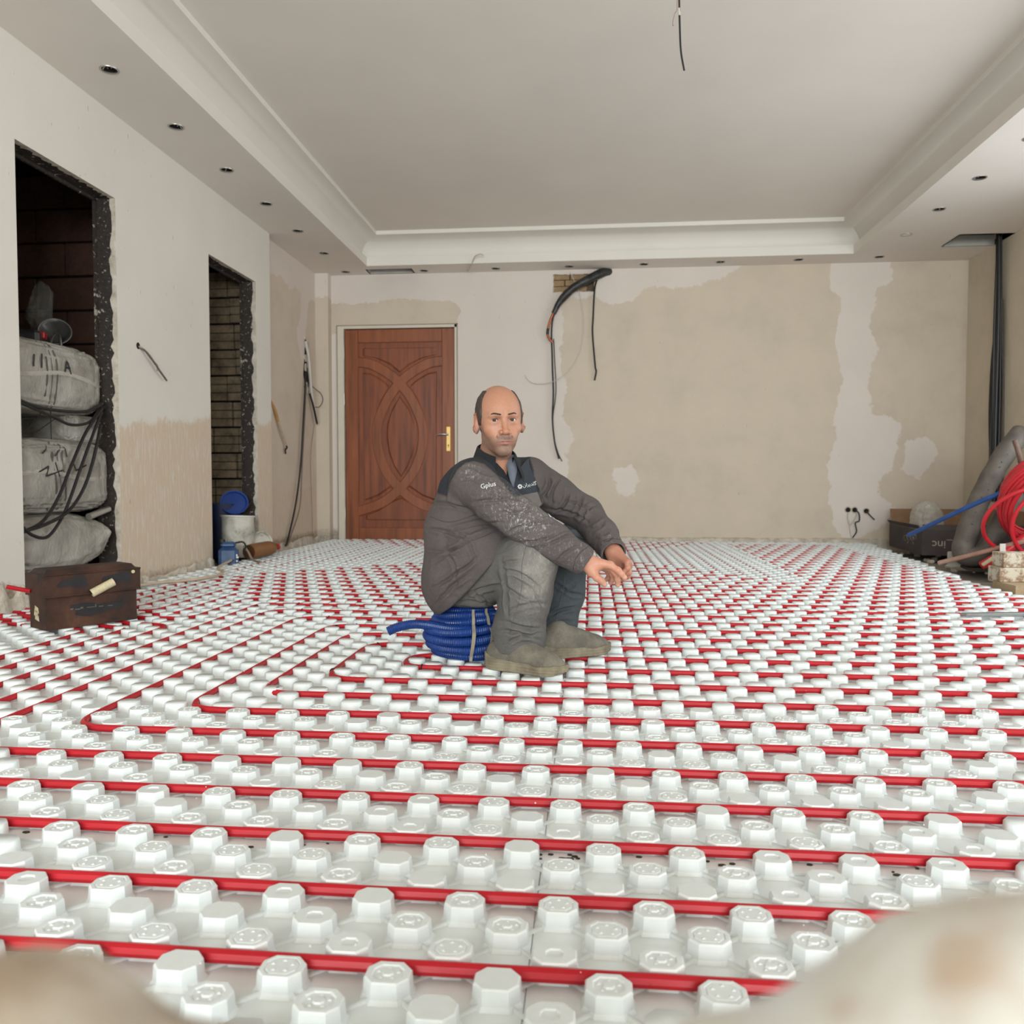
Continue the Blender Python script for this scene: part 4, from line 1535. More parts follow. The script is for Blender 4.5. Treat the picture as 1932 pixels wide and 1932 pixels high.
def TB(u, d, z):
    p = A + U * u - N * d
    return (p[0], p[1], Z0 + z)


tb = thing('toolbox', 'rusty brown steel toolbox before the first doorway', 'toolbox', TB(LT / 2, .07, 0))


def tbox(g, u0, u1, d0, d1, z0, z1, top_in=0.0):
    v = [TB(u, d, z) for z, q in ((z0, 0), (z1, top_in)) for u, d in ((u0 + q, d0 + q), (u1 - q, d0 + q), (u1 - q, d1 - q), (u0 + q, d1 - q))]
    return g.add(v, [(3, 2, 1, 0), (4, 5, 6, 7), (0, 1, 5, 4), (1, 2, 6, 5), (2, 3, 7, 6), (3, 0, 4, 7)])


build('body', tbox(Geo(), 0, LT, 0, .145, 0, .132), M_rust, parent=tb)
g = tbox(Geo(), -.012, LT + .012, -.010, .155, .128, .215)
g = tbox(g, .0, LT, .004, .14, .215, .232, .012)
lid = build('lid', g, M_rust, parent=tb)
g = Geo()
for z in (.128, .212):
    g.tube([TB(-.012, -.011, z), TB(LT + .012, -.011, z)], .004, 6)
build('lid_edge', g, M_rust, parent=tb)
rr = random.Random(12)


def blot(u, z, su, sz, d, k=18):
    pts = []
    for i in range(k):
        a = 2 * PI * i / k
        q = 1 + .25 * math.sin(3 * a + u * 40) + .15 * rr.uniform(-1, 1)
        pts.append((u + su * q * math.cos(a), z + sz * q * math.sin(a)))
    g = Geo()
    v = [TB(a, d, b) for a, b in pts] + [TB(a, d - .0012, b) for a, b in pts]
    n = len(pts)
    g.add(v, [tuple(range(n, 2 * n))] + [(i, (i + 1) % n, n + (i + 1) % n, n + i) for i in range(n)])
    return g


build('stain', blot(LT * .52, .066, .095, .026, -.0005), M_tar, parent=tb)
build('stain', blot(LT * .30, .178, .055, .022, -.0105), M_tar, parent=tb)
build('stain', blot(LT * .78, .182, .060, .020, -.0105), M_tar, parent=tb)
g = Geo()
for i, (u, z, w_, h_) in enumerate(((.25, .07, .012, .006), (.30, .068, .02, .004), (.36, .07, .01, .007), (.43, .071, .03, .003), (.52, .070, .004, .012), (.56, .069, .018, .004), (.66, .068, .02, .003))):
    tbox(g, LT * u, LT * u + w_, -.0022, -.0016, z, z + h_)
build('scratch', g, plain('scratched_paint', (92, 86, 80), .6, .1, 20), parent=tb)['kind'] = 'stuff'
g = Geo()
for u, z in ((.01, .06), (.016, .045), (.008, .03)):
    v = [TB(-.0012, .05 + u, z), TB(-.0012, .09 + u, z + .006), TB(-.0012, .085 + u, z + .03), TB(-.0012, .055 + u, z + .022)]
    g.add(v, [(0, 1, 2, 3)])
build('paint_splash', g, M_cream, parent=tb)
p0, p1 = np.array(TB(.165, -.014, .128)), np.array(TB(.245, -.030, .168))
Tt = spline([p0, (p0 + p1) / 2, p1], 6)
g = Geo().tube(Tt, .0165, 14, cap=False)
g.tube(Tt[::-1], .0125, 14, cap=False)
build('latch_sleeve', g, M_cream, parent=tb, smooth=50)
g = Geo().tube([TB(LT - .02, -.011, .20), TB(LT - .02, -.016, .20)], .007, 10)
build('rivet', g, M_cream, parent=tb)
cable('pipe_end', [TB(-.085, .135, .168), TB(-.05, .12, .157), TB(-.014, .105, .146)], .0085, M_pipe, 'short red pipe end leaning on the left side of the rusty toolbox', 'pipe')

# ================================================================== junk in the second doorway
M_pail = NT('crumpled_white_plastic')
M_pail.bump(M_pail.noise(12, 4), .7, .02)
M_pail = M_pail.done(M_pail.ramp(M_pail.noise(9, 5, .65), [(.30, lin((120, 112, 100))), (.45, lin((190, 184, 172))), (.7, lin((212, 206, 196)))]), .5)
M_rim_w = plain('white_rim', (222, 216, 208), .45, .04, 10)
bc = np.array([-2.60, 5.80])
n = 40
vs, fs = [], []
hz = np.linspace(0, .30, 16)
for z in hz:
    for k in range(n):
        a = 2 * PI * k / n
        p = np.array([math.cos(a) * 1.3, math.sin(a) * 1.3, z * 7])
        r_ = (.098 + .020 * z / .30) * (1 + .16 * math.sin(z / .30 * PI) * float(1 - 2 * abs(vnoise(p[None], 6)[0])) - .04 * math.sin(z / .3 * PI))
        vs.append((bc[0] + r_ * math.cos(a), bc[1] + r_ * math.sin(a), .03 + z))
for i in range(len(hz) - 1):
    for k in range(n):
        k2 = (k + 1) % n
        fs.append((i * n + k, i * n + k2, (i + 1) * n + k2, (i + 1) * n + k))
fs.append(tuple(range(n))[::-1])
pail = link_mesh('bucket', vs, fs, M_pail, smooth=True)
tag(pail, 'dented white plastic bucket in the second doorway', 'bucket')
g = Geo().tube([(bc[0] + .120 * math.cos(a), bc[1] + .120 * math.sin(a), .333 + .006 * math.cos(a + 2)) for a in np.arange(36) * 2 * PI / 36], .006, 8, closed=True)
build('rim', g, M_rim_w, parent=pail, smooth=True)
build('handle', Geo().tube(spline([(bc[0] + .09, bc[1] - .07, .06), (bc[0] + .13, bc[1] - .09, .10), (bc[0] + .15, bc[1] - .02, .115), (bc[0] + .13, bc[1] + .03, .06)], 6), .005, 8), M_black, parent=pail)
M_blue = dusty('blue_plastic', (28, 62, 140), (70, 84, 120), .35, .5, 8)
t = thing('blue_basin', 'dark blue plastic bucket with tilted lid behind the white bucket', 'bucket', (-2.82, 6.05, 0))
g = Geo().lathe([(0, 0), (.12, 0), (.145, .42), (.135, .42), (.12, .03), (0, .03)], (-2.86, 6.08, 0), 28)
build('body', g, plain('navy_plastic', (20, 34, 70), .5, .15, 8), parent=t, smooth=40)
Mx = Matrix.Rotation(math.radians(58), 4, 'X') @ Matrix.Rotation(math.radians(24), 4, 'Y')
g = Geo().lathe([(0, .0), (.085, .0), (.092, .014), (.104, .016), (.106, .008), (.100, -.010), (0, -.012)], (-2.73, 6.03, .425), 30, M=Mx)
build('lid', g, M_blue, parent=t, smooth=40)
t = thing('jerrycan', 'blue oil canister standing before the white bucket', 'canister', (-2.50, 5.42, -.03))
m = NT('canister_blue')
M_can_b = m.done(m.ramp(m.noise(10, 5), [(.3, lin((34, 62, 104))), (.55, lin((58, 88, 128))), (.75, lin((92, 84, 100)))]), .35)
g = Geo().box((-2.565, 5.375, -.03), (-2.435, 5.465, .135), bev=.022, rot=.35)
g.box((-2.55, 5.385, .13), (-2.45, 5.455, .172), bev=.016, rot=.35)
build('body', g, M_can_b, parent=t, smooth=40)
build('grip', Geo().tube(spline([(-2.45, 5.42, .165), (-2.40, 5.43, .17), (-2.385, 5.44, .14), (-2.40, 5.44, .10)], 6), .006, 8), M_black, parent=t)
build('cap', Geo().lathe([(0, 0), (.018, 0), (.018, .022), (0, .022)], (-2.535, 5.40, .168), 14), M_black, parent=t)
g = Geo()
for i, z in enumerate((-.01, .012, .034, .06, .075)):          # worn upright lettering
    g.box((-2.447, 5.372, z), (-2.437 + .006 * (i % 2), 5.374, z + .012), rot=.35, piv=(-2.5, 5.42))
build('lettering', g, M_rim_w, parent=t)
build('strap_line', Geo().tube(spline([(-2.575, 5.36, .03), (-2.51, 5.345, -.0), (-2.44, 5.37, .05)], 6), .003, 6), M_black, parent=t)
o = build('round_lid', Geo().lathe([(0, .0), (.074, .0), (.080, .010), (.090, .012), (.092, .004), (.086, -.008), (0, -.010)], (-2.475, 5.93, .125), 30,
          M=Matrix.Rotation(math.radians(78), 4, 'Y') @ Matrix.Rotation(math.radians(35), 4, 'X')), M_pail, smooth=40)
tag(o, 'round white lid leaning beside the white bucket', 'lid')
# brown bottle lying down
t = thing('bottle', 'brown plastic bottle with red cap lying by the second doorway', 'bottle', (-2.40, 5.80, KH))
p0, p1 = np.array([-2.44, 5.62, .083]), np.array([-2.36, 5.93, .095])
ax = (p1 - p0)
q = np.linspace(0, 1, 12)
rad = np.interp(q, [0, .02, .70, .85, .93, 1], [.050, .056, .056, .046, .022, .020])
build('body', Geo().tube([p0 + ax * s for s in q], rad, 20), dusty('brown_bottle', (128, 84, 48), (150, 112, 76), .3, .4, 10), parent=t, smooth=50)
build('cap', Geo().tube([p1, p1 + ax * .07], .024, 16), plain('red_cap', (176, 30, 34), .4, .08, 10), parent=t, smooth=40)
build('base_ring', Geo().tube([p0 - ax * .012, p0 + ax * .01], .052, 20), plain('brown_dark', (84, 52, 30), .5, .1, 10), parent=t, smooth=40)
cable('hose', [(-2.45, 5.35, .05), (-2.38, 5.0, .036), (-2.25, 4.80, .036), (-2.20, 4.60, .034), (-2.24, 4.42, .034), (-2.35, 4.25, .036), (-2.42, 4.05, .036), (-2.46, 3.85, .036), (-2.50, 3.65, .036), (-2.53, 3.52, .03)], .0085,
      plain('beige_hose', (196, 176, 152), .6, .08, 20), 'beige hose lying along the foot of the left wall', 'hose', n=10)
cable('strap', [(-2.46, 5.58, .13), (-2.42, 5.56, .09), (-2.36, 5.50, .04), (-2.25, 5.38, .034)], .008, plain('beige_strap', (150, 134, 116), .7, .1, 30), 'beige strap draped in front of the white bucket', 'strap')

# ================================================================== blue hose coil that the man sits on
m = NT('blue_corrugated')
M_hose = m.done(m.ramp(m.noise(8, 4), [(.3, lin((15, 46, 108))), (.7, lin((25, 63, 134)))]), .38)
CC = np.array([-.405, 2.655])
Z_SEAT = .186
coil = thing('hose_coil', 'blue corrugated hose coil tied with two beige straps, under the man', 'hose', (CC[0], CC[1], KH))


def corrugated(path, r, pitch=.0066, amp=.0008, n=14):
    d = np.concatenate([[0], np.cumsum(np.linalg.norm(np.diff(path, axis=0), axis=1))])
    t = np.arange(0, d[-1], pitch / 2)
    Q = np.stack([np.interp(t, d, path[:, k]) for k in range(3)], 1)
    R = r + amp * np.where(np.arange(len(t)) % 2, 1, -1)
    return Q, R


HR = .0145
TURNS = [(.118, .0), (.134, .026), (.142, .052), (.141, .078), (.116, .101), (.110, .120), (.098, .135)]
for k, (rad_, z) in enumerate(TURNS):
    ph = k * .7
    a = np.linspace(0, 2 * PI, 60, endpoint=False)
    path = np.stack([CC[0] + (rad_ - HR + .004 * math.sin(ph)) * np.cos(a), CC[1] + (rad_ - HR) * np.sin(a) * 1.0,
                     KH + HR + .001 + z + .004 * np.sin(a * 2 + ph) + .006 * np.sin(a + ph) * (1 if 0 < k < 6 else .3)], 1)
    path = np.concatenate([path, path[:1]])
    Q, R = corrugated(path, HR)
    build('turn', Geo().tube(Q, R, 18, closed=True), M_hose, parent=coil)
for k, rad_ in enumerate((.082, .08)):
    a = np.linspace(0, 2 * PI, 48)
    path = np.stack([CC[0] + rad_ * np.cos(a), CC[1] + rad_ * np.sin(a), KH + HR + .01 + .058 * k + 0 * a], 1)
    Q, R = corrugated(path, HR)
    build('turn', Geo().tube(Q, R, 10, closed=True), M_hose, parent=coil, smooth=True)
path = spline([(CC[0] + .05, CC[1] - .117, KH + .100), (CC[0] - .04, CC[1] - .115, KH + .104), (CC[0] - .11, CC[1] - .085, KH + .108), (CC[0] - .165, CC[1] - .075, KH + .108), (CC[0] - .215, CC[1] - .08, KH + .098), (CC[0] - .245, CC[1] - .085, KH + .085)], 10)
Q, R = corrugated(path, HR * 1.02)
build('loose_end', Geo().tube(Q, R, 12), M_hose, parent=coil)
M_tie = plain('beige_strap_band', (150, 138, 122), .7, .1, 40)
for a0 in (-1.22, -.80):
    prof = []
    zz = np.linspace(0, 1, 26)
    g = Geo()
    prev = None
    for s in zz:
        z = KH + .002 + s * .162
        rr_ = np.interp(z - KH - .017, [t_[1] for t_ in TURNS], [t_[0] for t_ in TURNS]) + .010
        cur = []
        for da in (-.038, .038):
            a = a0 + da - .10 * (1 - s)
            cur.append((CC[0] + rr_ * math.cos(a), CC[1] + rr_ * math.sin(a), z))
            cur.append((CC[0] + (rr_ + .0025) * math.cos(a), CC[1] + (rr_ + .0025) * math.sin(a), z))
        if prev:
            g.add(prev + cur, [(1, 3, 7, 5), (0, 1, 5, 4), (3, 2, 6, 7)])
        prev = cur
    build('tie', g, M_tie, parent=coil)

# ================================================================== right side: box, pipes, bricks
m = NT('printed_cardboard')
M_card = m.done(m.ramp(m.noise(6, 4), [(.3, lin((58, 50, 50))), (.7, lin((76, 67, 66)))]), .8)
M_card_in = plain('brown_cardboard', (134, 104, 76), .85, .12, 14, .2)
M_print = plain('box_print', (172, 156, 142), .8, .05, 10)
ZB = .012
bx = thing('cardboard_box', 'open dark-printed cardboard box against the right wall', 'box', (3.0, 7.0, ZB))
F0, F1, F2, F3 = np.array([2.60, 6.62]), np.array([3.36, 6.50]), np.array([3.38, 7.45]), np.array([2.68, 7.55])


def wallq(a, b, z0, z1, t=.006, lean=0.0):
    d = (b - a) / np.linalg.norm(b - a)
    n_ = np.array([d[1], -d[0]])
    v = []
    for z, q in ((z0, 0), (z1, lean)):
        for p, o_ in ((a, 0), (b, 0), (b, -t), (a, -t)):
            v.append((*(p + n_ * (o_ + q)), z))
    return v, [(3, 2, 1, 0), (4, 5, 6, 7), (0, 1, 5, 4), (1, 2, 6, 5), (2, 3, 7, 6), (3, 0, 4, 7)]


build('front_panel', Geo().add(*wallq(F0, F1, ZB, ZB + .200)), M_card, parent=bx)
build('end_panel', Geo().add(*wallq(F3, F0, ZB, ZB + .195)), M_card, parent=bx)
build('rear_panel', Geo().add(*wallq(F2, F3, ZB, ZB + .20)), M_card_in, parent=bx)
build('end_panel', Geo().add(*wallq(F1, F2, ZB, ZB + .20)), M_card_in, parent=bx)
g = Geo().add([(*F0, ZB), (*F1, ZB), (*F2, ZB), (*F3, ZB), (*F0, ZB + .005), (*F1, ZB + .005), (*F2, ZB + .005), (*F3, ZB + .005)], [(3, 2, 1, 0), (4, 5, 6, 7)])
build('bottom_panel', g, M_card_in, parent=bx)
for (a, b, q, z1, mt) in ((F3, F0, .03, .235, M_card), (F2, F3, .10, .33, M_card_in), (F1, F2, .05, .34, M_card_in), (F0, F1, -.12, .235, M_card)):
    v, f = wallq(a + (b - a) * .03, b - (b - a) * .03, ZB + .200, ZB + z1, .005, q)
    build('flap', Geo().add(v, f), mt, parent=bx)


def text_mesh(name, body, size, T, mat, parent, ext=.001, shear=0.0, font_scale=1.0):
    cu = bpy.data.curves.new(name, 'FONT')
    cu.body = body
    cu.size = size
    cu.shear = shear
    cu.align_x = 'CENTER'
    cu.align_y = 'CENTER'
    cu.resolution_u = 3
    o_ = bpy.data.objects.new(name, cu)
    COL.objects.link(o_)
    dg = bpy.context.evaluated_depsgraph_get()
    me = bpy.data.meshes.new_from_object(o_.evaluated_get(dg))
    bpy.data.objects.remove(o_)
    bpy.data.curves.remove(cu)
    v = np.empty(len(me.vertices) * 3, np.float32)
    me.vertices.foreach_get('co', v)
    v = v.reshape(-1, 3)
    fs = [tuple(p.vertices) for p in me.polygons]
    bpy.data.meshes.remove(me)
    W_ = [T(x, y) for x, y in v[:, :2]]
    return link_mesh(name, W_, fs, mat, parent=parent)


du = (F1 - F0) / np.linalg.norm(F1 - F0)
dn = np.array([du[1], -du[0]])


def front_T(cu_, cz, flip=True):
    def T(x, y):
        if flip:
            x, y = -x, -y
        p = F0 + du * (cu_ + x) + dn * .003
        return (p[0], p[1], ZB + cz + y)
    return T


text_mesh('lettering', 'pex_inc', .088, front_T(.205, .088), M_print, bx)
de = (F0 - F3) / np.linalg.norm(F0 - F3)
dne = np.array([de[1], -de[0]])


def end_T(x, y):
    p = F3 + de * (.62 - x) + dne * .003
    return (p[0], p[1], ZB + .10 - y)


text_mesh('lettering', '\u0634\u0631\u06a9\u062a', .10, end_T, M_print, bx)
P = soft_box((2.80, 7.05, .255), (.12, .10, .16), .2, e=.9, fold=.14, seed=17, freq=2.0)
m = NT('translucent_bag')
m.bump(m.noise(22, 4), .6, .01)
M_tbag = m.done(lin((206, 200, 190)), .3, Alpha=.45)
o = link_mesh('plastic_bag', P, CS_F, M_tbag, smooth=True)
tag(o, 'translucent white plastic bag sticking up out of the cardboard box', 'bag')
# thick grey insulation tube bent to a V
M_foamg = NT('grey_insulation')
M_foamg.bump(M_foamg.noise(14, 4), .5, .01)
M_foamg = M_foamg.done(M_foamg.ramp(M_foamg.noise(7, 5), [(.3, lin((74, 68, 62))), (.7, lin((112, 104, 95)))]), .6)
pth = spline([(2.98, 5.95, .93), (2.80, 5.85, .735), (2.66, 5.80, .50), (2.55, 5.74, .27), (2.50, 5.70, .125), (2.535, 5.68, .088), (2.62, 5.68, .105), (2.71, 5.72, .23), (2.82, 5.76, .42), (2.90, 5.80, .55)], 8)
rr_ = .066 * (1 + .05 * vnoise(np.stack([np.arange(len(pth)) * .5, np.zeros(len(pth)), np.ones(len(pth))], 1), 2))
it = build('insulation_tube', Geo().tube(pth, rr_, 18), M_foamg, smooth=True)
tag(it, 'thick grey pipe insulation bent into a V by the right wall', 'insulation')
g = Geo()
rr = random.Random(33)
for k in range(15):                       # faint marker strokes along the tube
    i = 6 + k * 1.6
    p = pth[int(i)]
    q = p + np.array([-.010, -.0655, .008]) * 1.0
    s = .012
    g.tube([q + np.array([rr.uniform(-s, s), 0, rr.uniform(-s, s)]), q + np.array([rr.uniform(-s, s), -.001, rr.uniform(-s, s)])], .0022, 5)
build('marking', g, M_black, parent=it)['kind'] = 'stuff'
o = cable('blue_pipe', [(2.28, 6.05, 0.205), (2.365, 5.85, 0.3), (2.456, 5.66, 0.395), (2.543, 5.56, 0.462), (2.616, 5.48, 0.512), (2.716, 5.42, 0.57)], .0155, plain('blue_pipe', (44, 84, 150), .4, .12, 20), 'straight blue pipe slanting from the cardboard box to the red coil', 'pipe', n=12)
o = cable('pink_hose', [(2.33, 5.66, .045), (2.50, 5.50, .125), (2.66, 5.34, .205), (2.80, 5.22, .26), (3.0, 5.1, .32)], .0155, dusty('pinkish_pipe', (168, 128, 112), (196, 170, 156), .5, .45, 16), 'dusty pink pipe slanting down from the red coil to the floor', 'pipe', n=12)
o = cable('brown_pipe', [(2.765, 5.60, .862), (2.80, 5.60, .745), (2.86, 5.62, .50)], .0165, dusty('brown_pipe', (106, 78, 64), (140, 118, 104), .4, .5, 20), 'brown metal pipe standing behind the red coil', 'pipe', n=12)
# red pipe coil leaning at the right edge
t = thing('pipe_coil', 'big red pipe coil leaning at the right edge of the picture', 'coil', (3.0, 5.3, 0))
m = NT('coil_red')
M_coil = m.done(m.ramp(m.noise(6, 4), [(.3, lin((196, 34, 46))), (.7, lin((216, 48, 60)))]), .32)
axv = Vector((-.12, -.84, -.46)).normalized()
e1 = Vector((0, 0, 1)).cross(axv).normalized()
e2 = axv.cross(e1)
C0 = Vector((2.93, 5.36, .45))
for k in range(9):
    R_ = .335 - .008 * abs(k - 4) + .004 * (k % 2)
    cc = C0 + axv * ((k - 5) * .0265)
    pts = [cc + e1 * (R_ * math.cos(a)) + e2 * (R_ * math.sin(a)) + axv * (.006 * math.sin(2 * a + k)) for a in np.arange(64) * 2 * PI / 64]
    build('turn', Geo().tube([tuple(p) for p in pts], .0135, 10, closed=True), M_coil, parent=t, smooth=True)
for k, (dx, dz, R_, tl) in enumerate(((-.27, -.05, .32, .06), (-.15, -.06, .28, -.05), (-.06, -.05, .235, .05), (-.04, -.03, .20, 0.04))):
    cc = C0 + axv * (.115 + .018 * k) + Vector((dx + .12, 0, dz))
    pts = [cc + e1 * (R_ * math.cos(a)) + e2 * (R_ * .9 * math.sin(a)) + axv * (tl * math.sin(a)) for a in np.arange(64) * 2 * PI / 64]
    build('loose_turn', Geo().tube([tuple(p) for p in pts], .0125, 10, closed=True), M_coil, parent=t, smooth=True)
# packaging under the coil
t = thing('scrap_heap', 'dark bundle of scrap tubes with a white tag beneath the red coil', 'scrap', (2.78, 5.45, .02))
build('dark_tube', Geo().tube(spline([(2.56, 5.46, .06), (2.68, 5.40, .16), (2.82, 5.36, .30), (2.95, 5.35, .42)], 6), .045, 14), M_foamg, parent=t, smooth=True)
build('red_tube', Geo().tube(spline([(2.50, 5.44, .05), (2.62, 5.38, .15), (2.75, 5.33, .28)], 6), .028, 12), M_coil, parent=t, smooth=True)
build('cream_strip', Geo().tube([(2.495, 5.41, .06), (2.60, 5.345, .165)], .012, 8), M_cream, parent=t)
build('tag', Geo().box((2.545, 5.305, .150), (2.585, 5.309, .205), rot=.3), M_rim_w, parent=t)
build('dark_sheet', Geo().box((2.55, 5.55, .0), (3.3, 6.1, .018), bev=.004, rot=-.2), plain('dark_scrap', (52, 46, 42), .8, .3, 8), parent=t)
o = build('white_sheet', Geo().box((2.47, 5.83, .0), (2.62, 5.86, .105), bev=.004, rot=-.5), plain('white_sheet', (196, 188, 176), .6, .05, 10))
tag(o, 'white plastic sheet offcut standing behind the pink pipe', 'offcut')
# weathered bricks and a flat bar
m = NT('weathered_brick')
k = m.ramp(m.noise(22, 6, .7), [(.44, 0), (.54, 1)])
m.bump(m.noise(30, 5), .6, .006)
M_wbrick = m.done(m.mix(k, lin((150, 122, 98)), lin((206, 196, 178))), .95)
o = build('brick', Geo().box((2.235, 4.62, .127), (2.47, 4.74, .205), bev=.003, rot=.05), M_wbrick)
tag(o, 'whitewashed brick lying topmost of the three at the right edge', 'brick', 'bricks at the right edge')
o = build('brick', Geo().box((2.215, 4.60, .050), (2.46, 4.74, .126), bev=.003, rot=-.02), M_wbrick)
tag(o, 'whitewashed brick in the middle of the three at the right edge', 'brick', 'bricks at the right edge')
hb2 = thing('hollow_brick', 'tan hollow brick with two dark holes, lowest of the stack at right edge', 'brick', (2.32, 4.6, KH), 'bricks at the right edge')
M_tan = dusty('tan_clay', (176, 152, 120), (150, 126, 98), .5, .95, 14, bump=.5)
g = Geo()
x0, x1, y0, y1, z0, z1 = 2.215, 2.46, 4.44, 4.68, -.054, .049
g.box((x0, y0, z0), (x0 + .045, y1, z1)); g.box((x0 + .045, y0, z0), (x1, y1, z0 + .012)); g.box((x0 + .045, y0, z1 - .012), (x1, y1, z1)); g.box((x0 + .045, y0, .004), (x1, y1, .014)); g.box((x1 - .02, y0, z0), (x1, y1, z1))
build('shell', g, M_tan, parent=hb2)
build('hollow', Geo().box((x0 + .045, y0 + .05, z0 + .012), (x1 - .02, y0 + .06, z1 - .012)), M_dark, parent=hb2)
bar = build('metal_bar', Geo().box((1.58, 3.56, KH), (2.5, 3.60, KH + .014), bev=.002, rot=.16, piv=(1.58, 3.58)), dusty('galvanised', (150, 154, 154), (180, 180, 176), .4, .4, 30, metal=.6))
tag(bar, 'flat galvanised bar lying on the panels at the right edge', 'bar')
# rubble in the bare strip by the right wall
g = Geo()
rr = random.Random(44)
for k in range(70):
    x, y = rr.uniform(2.53, 3.3), rr.uniform(4.7, 7.7)
    s = rr.uniform(.008, .03)
    P = CS_V[::97]
    g.box((x - s, y - s * .8, ZS), (x + s, y + s * .8, ZS + s * 1.1), bev=s * .3, rot=rr.uniform(0, 3))
o = build('rubble', g, M_rawedge)
tag(o, 'loose plaster rubble on the bare floor by the right wall', 'rubble', kind='stuff')

# ================================================================== out-of-focus sacks right under the lens


def sack(name, label, prof, y0, y1, mat, seed):
    """a standing sack: crest height along x, folds over the edge"""
    xs = np.linspace(prof[0][0], prof[-1][0], 50)
    hs = np.interp(xs, [p[0] for p in prof], [p[1] for p in prof])
    ys = np.linspace(0, 1, 26)
    vs, fs = [], []
    for j, s in enumerate(ys):
        a = s * PI
        for x, h in zip(xs, hs):
            q = 1 - 2 * abs(float(vnoise(np.array([[x * 22, s * 3, seed]]), seed)[0]))
            cy_ = (y0 + y1) / 2
            hh = h + .008 * q
            if s < .25:
                y, z = y0 + .01 * q, hh * s / .25 * .86
            elif s > .75:
                y, z = y1 + .01 * q, hh * (1 - s) / .25 * .86
            else:
                u = (s - .25) / .5
                y, z = y0 + (y1 - y0) * (.5 - .5 * math.cos(u * PI)), hh * (.86 + .14 * math.sin(u * PI))
            vs.append((x, y, ZS + (z * (h - ZS) / h if z > 0 else 0) if False else max(z, ZS + .0)))
    n_ = len(xs)
    for j in range(len(ys) - 1):
        for i in range(n_ - 1):
            fs.append((j * n_ + i, j * n_ + i + 1, (j + 1) * n_ + i + 1, (j + 1) * n_ + i))
    o_ = link_mesh(name, vs, fs, mat, smooth=True)
    return tag(o_, label, 'sack')


m = NT('sack_beige')
M_sack1 = m.done(m.ramp(m.noise(26, 3), [(.35, lin((150, 128, 106))), (.65, lin((205, 196, 182)))]), .8)
m = NT('sack_white')
M_sack2 = m.done(m.ramp(m.noise(24, 3), [(.34, lin((186, 160, 136))), (.46, lin((216, 212, 204))), (.7, lin((234, 238, 238)))]), .7)
sack('sack', 'blurred brownish paper sack at the lower left corner', [(-.24, .518), (-.16, .506), (-.115, .496), (-.085, .490), (-.055, .482), (-.04, .455), (-.035, .3)], .08, .20, M_sack1, 3)
sack('sack', 'blurred whitish sack at the lower right corner', [(-.01, .30), (.0, .46), (.02, .488), (.038, .496), (.050, .506), (.062, .518), (.075, .523), (.11, .529), (.2, .536)], .08, .20, M_sack2, 8)
# ================================================================== the seated man
from mathutils.bvhtree import BVHTree
from mathutils import geometry as mgeo


def ray_dir(x, y):
    d = rt * ((x - 966) / 1530.0) - upv * ((y - 966) / 1530.0) + fw
    return d


def at(x, y, Y):
    """the point that stands at depth Y where the sight line of pixel (x, y) passes"""
    d = ray_dir(x, y)
    return np.array([0, 0, .6]) + d * (Y / d[1])


# ---- signed distance tools
def smin(a, b, k):
    h = np.clip(.5 + .5 * (b - a) / k, 0, 1)
    return b * (1 - h) + a * h - k * h * (1 - h)


def smax(a, b, k):
    return -smin(-a, -b, k)


def rcone(p, a, b, r1, r2):
    a, b = np.asarray(a, float), np.asarray(b, float)
    ba = b - a
    t = np.clip(((p - a) @ ba) / (ba @ ba + 1e-12), 0, 1)
    return np.linalg.norm(p - a - t[:, None] * ba, axis=1) - (r1 + (r2 - r1) * t)


def ellip(p, c, r, R=None):
    q = p - np.asarray(c, float)
    if R is not None:
        q = q @ R
    r = np.asarray(r, float)
    k0 = np.linalg.norm(q / r, axis=1)
    k1 = np.linalg.norm(q / (r * r), axis=1) + 1e-9
    return k0 * (k0 - 1) / k1


def chain(p, pts, rad, k=.02):
    d = None
    for i in range(len(pts) - 1):
        e = rcone(p, pts[i], pts[i + 1], rad[i], rad[i + 1])
        d = e if d is None else smin(d, e, k)
    return d


